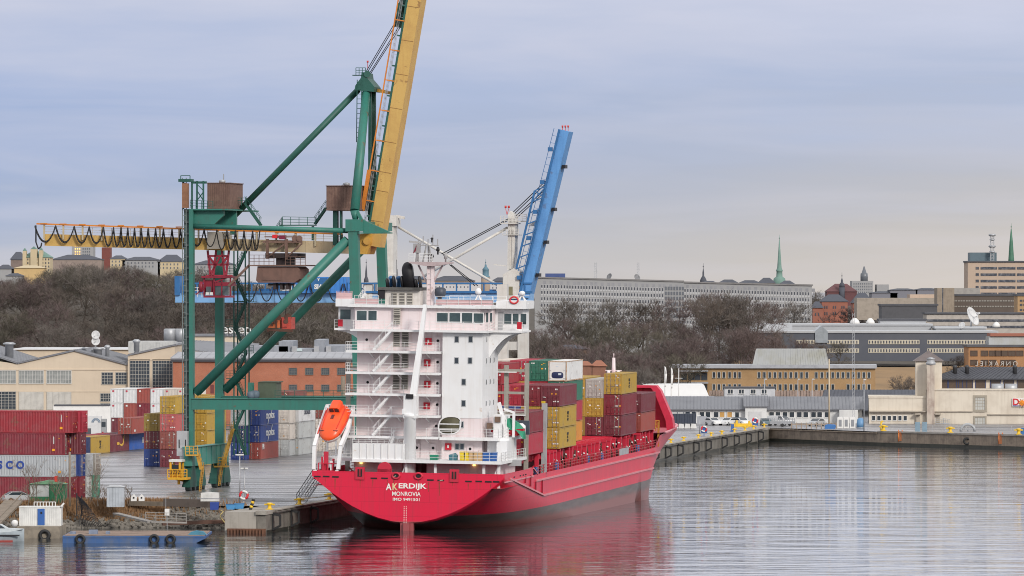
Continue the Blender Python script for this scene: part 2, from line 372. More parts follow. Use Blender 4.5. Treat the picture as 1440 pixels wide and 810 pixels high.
b.loft([[((.52+.2*math.cos(a))*math.cos(c),.2*math.sin(a),(.52+.2*math.cos(a))*math.sin(c))for a in[2*math.pi*i/8 for i in range(8)]]for c in[2*math.pi*j/n1 for j in range(n1+1)]],caps=False)
tyre_me=b.mesh('tyre_fender',M_black)
tag(put('tyre_fender',tyre_me,None,p+Vector((0,-.25,1.2)),0),'black tyre fender hung on the brown stone wall','tyre')
M_rail=mat('crane_rail_steel',(.10,.085,.08),.5,metal=.3)
for n_,s in((-3.4,'under the seaward crane legs'),(-26.5,'under the landward crane legs')):
 b=MB()
 for d in(-.5,.5):b.bx(d-.16,d+.16,3,QL-10,QZ,QZ+.03)
 tag(b.build('crane_rail',M_rail,None,Q0,ANG),'dark steel crane rail in the quay apron, '+s,'rail','crane rails in the quay')
 # buildings
class Fac:
 """front plane of a building: local x along the front, y away from the camera, z up; px -> local metres"""
 def __init__(s,name,label,Y0,x0,rz=0.0,cat='building',group=None):
  s.c,s.s=math.cos(rz),math.sin(rz);s.X0=(x0-720)*Y0/F;s.Y0=Y0
  s.t=thing(name,label,cat,(s.X0,Y0,0),rz,group)
 def x(s,px,d=0.0):
  k=(px-720)/F
  return(k*(s.Y0+s.c*d)-s.X0+s.s*d)/(s.c-s.s*k)
 def z(s,px,py,d=0.0):
  return H-(py-HZ)*(s.Y0+s.s*s.x(px,d)+s.c*d)/F
def win_mesh(wd,h,fr,gl,nx=2,ny=2,dep=.12,bar=.07,fw=.1):
 """window: frame object mesh with bars; pane kept as its own mesh"""
 f=MB();f.bx(-wd/2-fw,-wd/2,-dep,.02,-fw,h+fw);f.bx(wd/2,wd/2+fw,-dep,.02,-fw,h+fw);f.bx(-wd/2,wd/2,-dep,.02,h,h+fw);f.bx(-wd/2-.05,wd/2+.05,-dep-.08,.02,-fw,0)
 for i in range(1,nx):x=-wd/2+wd*i/nx;f.bx(x-bar/2,x+bar/2,-.05,.02,0,h)
 for j in range(1,ny):z=h*j/ny;f.bx(-wd/2,wd/2,-.045,.02,z-bar/2,z+bar/2)
 p=MB();p.bx(-wd/2,wd/2,-.018,-.004,0,h)
 return f.mesh('window',fr),p.mesh('pane',gl)
def windows(t,ms,pts,y=0.0,panes=True,name='window'):
 """ms: (frame mesh, pane mesh); first 100 are parts of their own, the rest one mesh"""
 for x,z in pts[:100]:
  o=put(name,ms[0],t,(x,y,z))
  if panes:put('pane',ms[1],o)
 if len(pts)>100:
  b=MB()
  for x,z in pts[100:]:
   for me in ms:
    b.add([(v.co.x+x,v.co.y+y,v.co.z+z)for v in me.vertices],[tuple(p.vertices)for p in me.polygons],0 if me is ms[0]else 1)
  o=b.build('far_windows',[ms[0].materials[0],ms[1].materials[0]],t);o['kind']='stuff'
M_glass=glass('dark_glass');M_glassb=mat('bluish_glass',(.07,.085,.10),.12,dirt=.5,dcol=(.16,.17,.18),scale=.6,spec=.8)
M_white=mat('white_trim',(.74,.73,.71),.6,dirt=.15)
M_grayroof=mat('standing_seam_grey',(.20,.205,.225),.55,dirt=.35,dcol=(.13,.13,.15),scale=.25,streak=.2)
M_darkroof=mat('dark_roof_felt',(.07,.072,.085),.7,dirt=.4,dcol=(.12,.12,.13),scale=.2)
M_beige=mat('beige_render',(.60,.50,.385),.9,dirt=.2,dcol=(.45,.37,.28),scale=.25,streak=.25)
M_cream=mat('cream_render',(.66,.595,.50),.9,dirt=.3,dcol=(.42,.35,.28),scale=.3,streak=.35)
M_brick=brick('red_brick',(.43,.125,.06),(.34,.095,.05),(.42,.30,.22),3.0)
M_tan=brick('tan_brick',(.42,.255,.115),(.36,.21,.09),(.40,.30,.20),3.0)
M_steel=mat('galvanised',(.42,.43,.45),.5,metal=.4,dirt=.3)
M_muntin=mat('grey_muntins',(.44,.42,.38),.6,dirt=.2)
def seam_roof(b,P,n=14,th=.08,m=0):
 """roof plane with raised seams: P = eave-left, eave-right, ridge-right, ridge-left"""
 P=[Vector(p)for p in P];up=(P[1]-P[0]).cross(P[3]-P[0]).normalized()
 if up.z<0:up=-up
 b.add([p for p in P]+[p-up*.25 for p in P],[(0,1,2,3),(7,6,5,4),(0,4,5,1),(1,5,6,2),(2,6,7,3),(3,7,4,0)],m)
 for i in range(n+1):
  a=P[0].lerp(P[1],i/n);c=P[3].lerp(P[2],i/n);b.bar(a+up*.03,c+up*.03,.09,.1,m=m)
  # beige gabled warehouse on the left
f=Fac('gabled_warehouse','long beige rendered warehouse with low gables and large barred windows',1150,0)
xL,xV,xP,xE,xR=f.x(-75),f.x(25),f.x(105),f.x(180),f.x(246)
zb=1.0;ze=f.z(100,512);zp=f.z(100,494);z2e=f.z(180,500.5);z2p=f.z(300,477)
D=58
wall=MB();wall.prism([(xL,zb),(xE,zb),(xE,ze-.3),(xP,zp),(xV,ze),(xL,f.z(0,497))],0,D)
wall.prism([(xE+.02,zb),(xR,zb),(xR,f.z(246,486)),(xE+.02,z2e)],-.9,D);wall.build('wall',M_beige,f.t)
r=MB();o_=.35
for a,za,c,zc in((xL,f.z(-75,480),xV,ze),(xV,ze,xP,zp),(xP,zp,xE,ze-.3)):
 seam_roof(r,[(a,-o_,za+.3),(a,D,za+.3),(c,D,zc+.3),(c,-o_,zc+.3)],12)
seam_roof(r,[(xE,-1.3,z2e+.3),(xE,D,z2e+.3),(xR+.3,D,f.z(246,486)+.3),(xR+.3,-1.3,f.z(246,486)+.3)],12)
rf=r.build('roof',M_grayroof,f.t)
b=MB();b.bx(f.x(183,25),f.x(246,25),20,30,f.z(200,496,25),f.z(200,479.5,25));[b.bx(f.x(183+4*k,25)-.05,f.x(183+4*k,25)+.05,19.9,20,f.z(200,493,25),f.z(200,481,25))for k in range(16)]
b.build('roof_lantern',mat('lantern_cladding',(.50,.50,.49),.6,dirt=.3),rf)
for px,py,w_,h_ in((118,492,1.1,1.8),(138,492,2.6,1.8),(151,490,1.4,2.4),(13,485,3.0,1.8),(192,482,1.8,2.4),(131,493,1.2,1.4)):
 d=14;x=f.x(px,d);z=f.z(px,py,d);b=MB();b.lathe([(w_*.28,-1.6),(w_*.28,h_*.6),(w_*.42,h_*.65),(w_*.42,h_*.8),(w_*.2,h_*.9)],10,(x,d,z-h_*.6));b.build('roof_vent',M_steel,rf)
def dish(parent,c,r,rz,mt,name='satellite_dish',tilt=35,mast=1.5):
 b=MB();prof=[(r*i/6,.28*r*(i/6)**2)for i in range(7)];n=20
 Rm=Matrix.Rotation(rz,3,'Z')@Matrix.Rotation(R(90-tilt),3,'X')
 vs=[]
 for th in(0,-.06):
  for rr,z in prof:
   for k in range(n):a=2*math.pi*k/n;vs.append(Vector(c)+Rm@Vector((rr*math.cos(a),rr*math.sin(a),z+th*r)))
 m=len(prof);fs=[]
 for s_ in(0,1):
  for i in range(m-1):
   for k in range(n):q=s_*m*n;fs.append((q+i*n+k,q+i*n+(k+1)%n,q+(i+1)*n+(k+1)%n,q+(i+1)*n+k))
 for k in range(n):fs.append(((m-1)*n+k,(m-1)*n+(k+1)%n,2*m*n-n+(k+1)%n,2*m*n-n+k))
 b.add(vs,fs,0,True)
 top=Vector(c)+Rm@Vector((0,0,r*.95))
 for k in range(3):a=2*math.pi*k/3;b.bar(Vector(c)+Rm@Vector((r*.9*math.cos(a),r*.9*math.sin(a),r*.23)),top,.05*max(.8,r))
 b.bar(top-Rm@Vector((0,0,r*.12)),top+Rm@Vector((0,0,r*.1)),.18*r)
 b.tube(Vector(c)-Vector((0,0,mast+.0)),Vector(c),.1*max(r,.8),8,m=0)
 o=b.build(name,mt,parent);return o
M_dish=mat('dish_white',(.62,.62,.62),.5,dirt=.3)
for py in(471,480):dish(rf,(f.x(134.5,9),9,f.z(134,py,9)),.85,R(5),M_dish,tilt=8,mast=1.3)
f0=f
f=Fac('white_roofed_hall','low hall with a white flat roof behind the beige gables',1212,100);b=MB();b.bx(f.x(18),f.x(195),0,1,1,f.z(100,492));b.build('wall',M_beige,f.t);MB().bx(f.x(16),f.x(215),-.5,34,f.z(100,492),f.z(100,490.5)).build('roof',mat('white_roof_felt',(.62,.62,.63),.7,dirt=.4,dcol=(.4,.4,.4),scale=.1),f.t)
f=f0
tr=MB();tr.bx(xL,xE,-.12,0,f.z(100,520.5),f.z(100,518.7));tr.bx(xL,xE,-.1,0,f.z(100,551),f.z(100,550));tr.bx(xE+.1,xR,-1.02,-.9,f.z(210,507),f.z(210,505));tr.build('string_course',M_beige,f.t)
wz=f.z(60,539);wh=f.z(60,521.5)-wz
ms=win_mesh(f.x(61)-f.x(27),wh,mat('pale_muntins',(.58,.57,.54),.6,dirt=.2),mat('whitened_glass',(.27,.28,.27),.3,dirt=.5,dcol=(.14,.15,.15),scale=.9),9,3)
windows(f.t,ms,[(f.x(x),wz)for x in(-36,5,44,83)])
M_glo=lamp('lit_interior',(.75,.5,.22),.35)
ms=win_mesh(2.1,f.z(150,524)-f.z(150,540),M_muntin,M_glass,4,4);windows(f.t,ms,[(f.x(151),f.z(150,540)),(f.x(170.5),f.z(170,540))])
ms=win_mesh(2.1,f.z(150,553.5)-f.z(150,564),M_muntin,M_glass,4,3);windows(f.t,ms,[(f.x(149),f.z(150,564)),(f.x(149),f.z(150,578))])
ms=win_mesh(f.x(210.5)-f.x(183.5),f.z(200,506)-f.z(200,547),M_muntin,M_glass,7,8)
windows(f.t,ms,[(f.x(197),f.z(200,547)),(f.x(229),f.z(229,547))],-.9)
ms=win_mesh(f.x(22)-f.x(-8),f.z(10,550.5)-f.z(10,575),M_muntin,M_glass,6,6);windows(f.t,ms,[(f.x(7),f.z(10,575))])
dm=MB();w_=(f.x(61)-f.x(27))/2;h_=f.z(44,551)-f.z(44,576)
dm.bx(-w_,w_,-.08,.02,0,h_);[dm.bx(-w_+w_*2*k/4-.06,-w_+w_*2*k/4+.06,-.14,-.06,0,h_)for k in range(5)]
dme=dm.mesh('sliding_door',mat('pale_door',(.52,.50,.46),.7,dirt=.3))
for x in(44,83):put('sliding_door',dme,f.t,(f.x(x),0,f.z(44,576)))
# brick workshop
f=Fac('brick_warehouse','red brick warehouse with a pale flat roof and small square barred windows',1120,243)
x0,x1=f.x(243),f.x(500);zt=f.z(300,502)
MB().bx(x0,x1,0,26,1,zt-.9).build('wall',M_brick,f.t)
r=MB();r.bx(x0-.4,x1+.4,-.5,27,zt-.9,zt-.45);r.build('fascia',mat('dark_fascia',(.05,.05,.06),.6),f.t)
r=MB();seam_roof(r,[(x0-.4,-.5,zt-.2),(x1+.4,-.5,zt-.2),(x1+.4,27,zt+.7),(x0-.4,27,zt+.7)],22);r.build('roof',mat('pale_felt',(.30,.30,.32),.4,dirt=.5,dcol=(.18,.18,.20),scale=.15),f.t)
ms=win_mesh(f.x(417)-f.x(407),f.z(410,517.5)-f.z(410,526),mat('window_green',(.13,.13,.12),.5),M_glassb,4,4)
windows(f.t,ms,[(f.x(x),f.z(410,y))for y in(526.5,550)for x in(412,435,457.5,480)])
b=MB();b.bx(f.x(296),f.x(301),-.06,0,f.z(300,553),f.z(300,541));b.build('hatch',mat('maroon_hatch',(.14,.03,.03),.6),f.t)
f=Fac('sawtooth_hall','grey metal clad hall with stepped sawtooth roof behind the brick warehouse',1175,256)
b=MB();b.bx(f.x(256),f.x(495),0,30,1,f.z(300,500))
for xa,xb,yt in((355,405,487),(392,412,480),(412,442,491),(442,457,478),(457,495,486)):b.bx(f.x(xa),f.x(xb),0,26,f.z(300,500)-.3,f.z(xa,yt))
b.build('wall',mat('blue_grey_cladding',(.27,.29,.33),.55,dirt=.3,streak=.3),f.t)
r=MB();seam_roof(r,[(f.x(245),-.8,f.z(245,489)),(f.x(360),-.8,f.z(360,502)),(f.x(360),14,f.z(360,484)),(f.x(262),14,f.z(262,479))],20)
for xa in(414,445,462):b2=MB();b2.bx(f.x(xa)-.5,f.x(xa)+.5,-.6,1,f.z(xa,498),f.z(xa,487));b2.build('roof_duct',M_steel,f.t)
r.build('roof',M_grayroof,f.t)
MB().bx(f.x(410),f.x(425),-.5,2,f.z(410,494),f.z(410,490)).build('skylight',mat('skylight',(.5,.6,.62),.2),f.t)
f=Fac('flat_roofed_annex','beige annex with plant tanks on its flat roof between the two warehouses',1200,300)
b=MB();b.bx(f.x(270),f.x(352),0,12,1,f.z(300,473));b.build('wall',M_beige,f.t)
MB().bx(f.x(268),f.x(354),-.4,13,f.z(300,473),f.z(300,470)).build('roof',M_grayroof,f.t)
for px in(238,253):
 b=MB();b.lathe([(1.25,0),(1.25,2.4),(1.0,2.6)],14,(f.x(px),2,f.z(px,480)));b.bx(f.x(px)-1.2,f.x(px)+1.2,1,3,1,f.z(px,480)+.05);b.build('roof_tank',M_steel,f.t)
text('rooftop_lettering','estep',2.8,M_white,f.t,(f.x(333),-1.0,f.z(333,463)),depth=.15)
b=MB();[b.bar((f.x(312+8*k),-.9,f.z(312,472)),(f.x(312+8*k),-.9,f.z(312,462)),.1)for k in range(6)];b.build('sign_frame',M_steel,f.t)
# white shed row on the far quay
M_wcl=mat('white_cladding',(.66,.66,.65),.6,dirt=.3,dcol=(.45,.44,.42),scale=.4,streak=.35)
RS=R(-2.0)
f=Fac('quayside_shed','long low white shed with grey metal roof facing the far quay',1145,945,RS)
za=lambda px:f.z(px,579+(px-945)*.016)
x0,x1=f.x(925),f.x(1212);h=2.95;b0=2.3
MB().bx(x0,x1,0,9,b0,b0+h).build('wall',M_wcl,f.t)
r=MB();seam_roof(r,[(x0-.4,-.7,b0+h),(x1+.4,-.7,b0+h),(x1+.4,9,b0+h+2.3),(x0-.4,9,b0+h+2.3)],60);seam_roof(r,[(x0-.4,18,b0+h),(x1+.4,18,b0+h),(x1+.4,9,b0+h+2.3),(x0-.4,9,b0+h+2.3)],20);r.build('roof',M_grayroof,f.t)
xa,xb=f.x(1048),f.x(1078)
b=MB();b.prism([(xa,b0),(xb,b0),(xb,b0+h+.6),(xa,b0+h+.6)],-1.4,6);b.build('porch',M_wcl,f.t)
r=MB();seam_roof(r,[(xa-.3,-1.8,b0+h+.6),(xb+.3,-1.8,b0+h+.6),(xb+.3,7,b0+h+2.5),(xa-.3,7,b0+h+2.5)],8);r.build('porch_roof',M_grayroof,f.t)
b=MB();b.bx(f.x(1053),f.x(1071),-1.48,-1.4,b0,b0+2.5);b.build('double_door',mat('grey_white',(.55,.55,.55),.6),f.t)
ms=win_mesh(.9,1.0,M_white,M_glass,1,1);ml=win_mesh(.9,1.0,M_white,lamp('lit_window',(.45,.25,.07),.12),1,1)
windows(f.t,ms,[(f.x(x),b0+1.35)for x in(967,976,987,995.5,1007,1085,1094,1104,1113.5,1124,1133,1144,1152.5,1163)]);windows(f.t,ml,[(f.x(x),b0+1.35)for x in(1015.5,1026)])
MB().bx(f.x(1034),f.x(1039),-.06,.0,b0,b0+2.3).build('door',M_glass,f.t)
MB().bx(f.x(1180),f.x(1206),-2.5,.0,b0,b0+2.8).build('porch_annex',M_wcl,f.t)
f=Fac('gabled_hut','small pale hut with grey gable roof at the right end of the white shed',1150,1185)
b=MB();x0,x1,xm=f.x(1158),f.x(1209),f.x(1205);b.bx(x0,x1,0,6,2.3,f.z(1180,577));b.build('wall',M_wcl,f.t)
r=MB();seam_roof(r,[(x0,-.5,f.z(1180,577)),(x1+.6,-.5,f.z(1180,577)),(x1-.6,5,f.z(1180,565)),(x0,5,f.z(1180,565))],12);r.build('roof',M_grayroof,f.t)
f=Fac('dark_roofed_store','single storey store with a dark slate grey seamed roof behind the white shed',1200,1180)
MB().bx(f.x(1160),f.x(1292),2,12,2,f.z(1200,573)).build('wall',mat('grey_wall',(.3,.3,.31),.8),f.t)
r=MB();seam_roof(r,[(f.x(1150),0,f.z(1200,577)),(f.x(1292),0,f.z(1200,577)),(f.x(1292),9,f.z(1200,549)),(f.x(1163),9,f.z(1200,549))],26);r.build('roof',mat('slate_blue_roof',(.075,.08,.10),.5,dirt=.3),f.t)
f=Fac('tent_hall','white fabric storage hall behind the navy skips',1215,950)
b=MB();b.prism([(f.x(905),2),(f.x(998),2),(f.x(997),f.z(950,557)),(f.x(990),f.z(950,541)),(f.x(905),f.z(950,541))],0,16);b.build('cover',mat('white_fabric',(.80,.80,.79),.6,dirt=.06),f.t)
MB().bx(f.x(905),f.x(1004),-3,-.1,2,f.z(950,557)).build('side_annex',mat('grey_sheet',(.36,.37,.40),.6,dirt=.2),f.t)
f=Fac('site_office','stacked white site office with four twin windows behind the shed roof',1195,1050)
MB().bx(f.x(1019),f.x(1090),0,5,2,f.z(1050,546)).build('cabin',mat('cabin_white',(.50,.51,.53),.6,dirt=.2),f.t)
MB().bx(f.x(1018),f.x(1091),-.2,5.2,f.z(1050,546),f.z(1050,544)).build('roof',M_darkroof,f.t)
ms=win_mesh(1.0,.85,M_white,M_glass,2,1);windows(f.t,ms,[(f.x(x),f.z(x,553.5))for x in(1027,1042.5,1059,1074.5)])
# tan brick office
f=Fac('tan_brick_office','two storey tan brick office with pale grey roof and regular windows',1255,945,R(-3))
bz=2.0;x0,x1=f.x(945),f.x(1231);zt=f.z(1231,518)
MB().bx(x0,x1,0,13,bz,zt).build('wall',M_tan,f.t)
MB().bx(x0-.6,x1+.3,-.7,14,zt,zt+.75).build('roof_edge',mat('pale_grey_roof',(.38,.39,.42),.5,dirt=.3),f.t)
xa,xb=f.x(1058),f.x(1166)
r=MB();r.prism([(xa,zt+.6),(xb,zt+.6),(xb-.8,zt+4.1),(xa+.8,zt+4.1)],2.5,12);[r.bar((xa+(xb-xa)*k/30,2.45,zt+.6),(xa+.8+(xb-xa-1.6)*k/30,2.45,zt+4.1),.08)for k in range(31)]
r.build('plant_room',mat('mossy_sheet',(.43,.44,.44),.6,dirt=.45,dcol=(.33,.32,.25),scale=.3,streak=.4),f.t)
ms=win_mesh(.52,1.2,mat('pale_sash',(.50,.48,.44),.6),M_glass,1,1)
wx=[1004,1011,1018,1026,1033.5,1040]+[1067.5+7.45*k for k in range(10)]+[1148,1156,1164]+[1171+7.3*k for k in range(9)]
windows(f.t,ms,[(f.x(x),zt-2.05)for x in wx if x<1229]+[(f.x(x),zt-4.65)for x in wx if x<1229 and not 1176<x<1186])
ms2=win_mesh(1.1,1.3,M_glass,M_glass,1,1);windows(f.t,ms2,[(f.x(x),zt-2.4)for x in(962,972,981,990.5)]+[(f.x(x),zt-5.0)for x in(962,972,981,990.5)])
for dz in(-.75,-3.3):b=MB();b.bx(f.x(948),f.x(996),-1.3,0,zt+dz,zt+dz+.35);b.build('awning',mat('awning_grey',(.33,.33,.35),.6),f.t)
b=MB();b.bx(f.x(1122),f.x(1160),-3.2,0,bz,bz+2.6);b.build('entrance',mat('dark_porch',(.10,.09,.085),.6),f.t);MB().bx(f.x(1120),f.x(1161),-3.6,.1,bz+2.6,bz+3.0).build('entrance_roof',M_darkroof,f.t)
b=MB();[b.bx(f.x(x)-.4,f.x(x)+.4,-2.5,-2.2,bz,f.z(x,549))for x in range(1000,1240,4)];tag(b.build('slatted_fence',mat('pinkish_slats',(.36,.27,.23),.8,dirt=.4),None,f.t.location,R(-3)),'pale slatted fence along the front of the tan brick office','fence')
# cream fruit warehouse
f=Fac('cream_warehouse','cream rendered warehouse with tower, stained chimney and fruit company sign',1140,1222,R(-3))
x0,xm,x1=f.x(1222),f.x(1302),f.x(1500);g0=2.0
zl=f.z(1240,559.5);zr=f.z(1350,549)
b=MB();b.bx(x0,xm,0,14,g0,zl);b.bx(xm,x1,-.6,18,g0,zr);wl=b.build('wall',M_cream,f.t)
b=MB();b.bx(x0-.1,xm,-.15,14.1,zl,zl+.35);b.bx(xm,x1,-.8,18,zr,zr+.3);b.build('parapet',M_cream,f.t)
MB().bx(x0,x1,-.66,.0,g0,f.z(1240,598)).build('plinth',mat('grey_plinth',(.30,.31,.34),.8,dirt=.3),f.t)
b=MB();b.bx(x0,f.x(1368),-.82,0,f.z(1240,579.5),f.z(1240,577.5));b.bx(f.x(1389),x1,-.85,0,f.z(1389,584),f.z(1389,582));b.build('string_course',mat('course_stone',(.40,.35,.29),.85),f.t)
tx0,tx1=f.x(1288),f.x(1325)
b=MB();b.bx(tx0,tx1,2,9,g0,f.z(1300,508));tw=b.build('tower',M_cream,f.t)
b=MB();zc=f.z(1300,508);vs=[(tx0-.5,1.5,zc),(tx1+.5,1.5,zc),(tx1+.5,9.5,zc),(tx0-.5,9.5,zc),((tx0+tx1)/2,5.5,f.z(1305,493))];b.add(vs,[(0,1,4),(1,2,4),(2,3,4),(3,0,4),(3,2,1,0)]);b.build('tower_roof',mat('brown_tin',(.16,.13,.125),.6,dirt=.3),tw)
cx0,cx1=f.x(1303.5),f.x(1314)
b=MB();b.bx(cx0,cx1,-1.3,.2,g0,f.z(1308,513));ch=b.build('chimney',mat('stained_render',(.52,.45,.38),.9,dirt=.5,dcol=(.20,.11,.10),scale=.35,streak=.95),f.t)
b=MB();b.lathe([(.95,0),(.95,.5),(.75,.6),(.75,1.1),(.9,1.2),(.2,1.5)],12,((cx0+cx1)/2,-.55,f.z(1308,513)));b.build('chimney_cap',M_steel,ch)
ms=win_mesh(.62,.85,M_white,M_glass,1,1);windows(f.t,ms,[(f.x(1228.5+7.4*k),f.z(1230,591))for k in range(7)])
ux0=f.x(1318);uz0=zr;uz1=f.z(1340,533)
b=MB();b.bx(ux0,x1,6,17,uz0-.2,uz1);b.build('upper_wall',M_cream,f.t)
r=MB();seam_roof(r,[(ux0-.8,5,uz1),(x1,5,uz1),(x1,11.5,f.z(1360,517)),(f.x(1357),11.5,f.z(1360,517))],30);seam_roof(r,[(ux0-.8,18,uz1),(ux0-.8,5,uz1),(f.x(1357),11.5,f.z(1360,517)),(f.x(1357),12.5,f.z(1360,517))],6);rr=r.build('roof',mat('black_tin_roof',(.065,.067,.08),.55,dirt=.3),f.t)
for px in(1343,1360,1427):b=MB();b.lathe([(.42,-1),(.42,.7),(.52,.8),(.25,1.2)],10,(f.x(px,8),8,f.z(px,522,8)));b.build('roof_vent',mat('vent_dark',(.05,.05,.055),.6),rr)
ms=win_mesh(1.9,2.0,mat('blue_sash',(.03,.05,.16),.5),mat('brown_window',(.10,.07,.05),.2),1,1);windows(f.t,ms,[(f.x(x),f.z(1340,547.5))for x in(1326.5,1342,1353.5,1362,1380,1401,1420,1439)],6)
b=MB();[b.tube((f.x(xa),3,f.z(1400,546)),(f.x(xa+17),3,f.z(1400,546)),.85,12)for xa in(1395,1414)];b.build('roof_duct',M_steel,f.t)
dz0,dz1=f.z(1378,576),f.z(1378,559)
ms=win_mesh(f.x(1384.5)-f.x(1371.5),dz1-dz0,mat('window_stone',(.36,.32,.26),.85),mat('glass_block',(.50,.50,.47),.3),4,4,fw=.45);windows(f.t,ms,[(f.x(1378),dz0)],-.6)
ms=win_mesh(f.x(1385)-f.x(1371),f.z(1378,587)-f.z(1378,607),mat('window_stone',(.36,.32,.26),.85),mat('glass_block',(.50,.50,.47),.3),4,4,fw=.3);windows(f.t,ms,[(f.x(1378),f.z(1378,607))],-.6,name='gate')
for px,s in((1291,0),(1319,1)):
 b=MB();b.bx(f.x(px-4),f.x(px+4),-1.6,-.6,f.z(px,583),f.z(px,581));b.bx(f.x(px-2.5),f.x(px+2.5),-.7,-.55,f.z(px,596),f.z(px,583));b.build('doorway',mat('course_stone',(.40,.35,.29),.85),f.t)
b=MB();b.stair((f.x(1336),-1.6,g0+.4),(f.x(1326),-1.6,f.z(1326,595)),1.0,axis=(0,1,0));b.rail([(f.x(1326),-2,f.z(1326,595)),(f.x(1315),-2,f.z(1326,595))]);b.bx(f.x(1315),f.x(1326),-2.2,-.7,f.z(1326,597),f.z(1326,595));b.build('outside_stair',M_steel,f.t)
sg=thing('fruit_sign','white sign board with red fruit company letters and a sun on the cream wall','sign',f.t.matrix_basis@Vector((f.x(1424),-.85,0)),R(-3))
sx=lambda px:f.x(px)-f.x(1424);zc=f.z(1430,565.5)
MB().bx(sx(1423.5),sx(1466),-.08,0,f.z(1430,571.5),f.z(1430,559.5)).build('board',M_white,sg)
M_dred=mat('sign_red',(.55,.02,.03),.5,dirt=0);M_dblue=mat('sign_blue',(.03,.05,.30),.5,dirt=0)
text('letter_mark','D',1.75,M_dred,sg,(sx(1428.5),-.1,zc),bold=.05);text('letter_mark','le',1.75,M_dred,sg,(sx(1447),-.1,zc),bold=.05,align='CENTER')
b=MB();b.tube((sx(1437),-.16,zc-.15),(sx(1437),-.1,zc-.15),.55,16,m=0);[b.bar((sx(1437),-.13,zc-.15),(sx(1437)+.85*math.cos(a),-.13,zc-.15+.85*math.sin(a)),.25,.05,m=0)for a in[2*math.pi*k/10 for k in range(10)]];b.build('sun_mark',mat('sign_orange',(.8,.30,.03),.5,dirt=0),sg)
MB().bx(sx(1424.5),sx(1465),-.12,-.085,f.z(1430,571),f.z(1430,570)).build('underline',M_dblue,sg)
# far town
M_conc_w=mat('pale_panel_concrete',(.33,.33,.335),.85,dirt=.3,dcol=(.28,.28,.29),scale=.12,streak=.3)
M_farwin=mat('far_window',(.05,.055,.07),.3,dirt=.6,dcol=(.22,.22,.24),scale=.9);M_farwin2=mat('far_window_grey',(.13,.14,.16),.3,dirt=0)
def wgrid(f,xs,ys,wpx,hpx,mt=M_farwin,y=-.06,xs_any=False,name='window',surround=None):
 """grid of small windows on a far front; px positions"""
 Yc=f.Y0;w_=wpx*Yc/F;h_=hpx*Yc/F
 b=MB();b.bx(-w_/2,w_/2,-.05,.1,0,h_)
 if surround:b.bx(-w_/2-w_*.3,w_/2+w_*.3,-.02,.1,-h_*.35,h_*1.1,1)
 me=b.mesh(name,[mt,surround]if surround else mt)
 pts=[(f.x(x),f.z(x,yy))for yy in ys for x in xs]
 for x,z in pts[:100]:put(name,me,f.t,(x,y,z))
 if len(pts)>100:
  b=MB()
  for x,z in pts[100:]:
   b.bx(x-w_/2,x+w_/2,y-.05,y+.1,z,z+h_)
   if surround:b.bx(x-w_/2-w_*.3,x+w_/2+w_*.3,y-.02,y+.1,z-h_*.35,z+h_*1.1,1)
  b.build('far_windows',[mt,surround]if surround else mt,f.t)['kind']='stuff'
def block(name,label,Y,x0,x1,y0,y1,mt,depth=14,rz=0.0,roof=None,cat='building',group=None,hip=None,wins=None,gable=None):
 """box building: x0..x1, top row y0, bottom row y1 (buried a little)"""
 f=Fac(name,label,Y,(x0+x1)/2,rz,cat,group);a,c=f.x(x0),f.x(x1);zt=f.z((x0+x1)/2,y0);zb=f.z((x0+x1)/2,y1)
 MB().bx(a,c,0,depth,zb,zt).build('wall',mt,f.t)
 if roof is not None and hip:
  b=MB();zr=f.z((x0+x1)/2,hip);i=min((c-a)*.3,depth*.5);o=.4
  vs=[(a-o,-o,zt),(c+o,-o,zt),(c+o,depth+o,zt),(a-o,depth+o,zt),(a+i,depth/2,zr),(c-i,depth/2,zr)]
  b.add(vs,[(0,1,5,4),(1,2,5),(2,3,4,5),(3,0,4),(3,2,1,0)]);b.build('roof',roof,f.t)
 elif roof is not None:
  b=MB();b.bx(a-.3,c+.3,-.3,depth+.3,zt,zt+.5);b.build('roof',roof,f.t)
 if wins:wgrid(f,*wins)
 f.zt=zt;f.zb=zb
 return f
f=Fac('panel_office_block','very long pale grey panel office block with rows of small windows above the trees',1600,760)
x0,x1,xc=f.x(752),f.x(1142),f.x(962);d=16
za,zb_,zc_=f.z(752,391),f.z(962,396.5),f.z(1142,402)
b=MB();b.prism([(x0,4),(xc,4),(xc,zb_),(x0,za)],0,d);b.prism([(xc+.01,4),(x1,4),(x1,zc_),(xc+.01,zb_-.25)],.7,d);b.build('wall',M_conc_w,f.t)
b=MB();b.prism([(x0-.3,za),(xc,zb_),(xc,zb_+.4),(x0-.3,za+.4)],-.3,d);b.prism([(xc+.01,zb_-.25),(x1+.3,zc_),(x1+.3,zc_+.4),(xc+.01,zb_+.15)],.4,d);b.build('roof_edge',mat('dark_concrete_edge',(.22,.21,.21),.8),f.t)
M_sur=mat('window_surround',(.48,.48,.49),.7,dirt=.1)
rows=[404.5,413,422,431,440,449]
def sl(x):return(x-760)*.0288
w_=1.9*1600/F;h_=4.3*1600/F;me=None
b=MB();b.bx(-w_/2,w_/2,-.05,.1,0,h_);b.bx(-w_/2-.1,w_/2+.1,-.025,.1,-.5,h_+.1,1);me=b.mesh('window',[M_farwin,M_sur])
pts=[(x,yy+sl(x))for yy in rows for x in[762+3.95*k for k in range(96)]if not(933<x<961)]
st=MB()
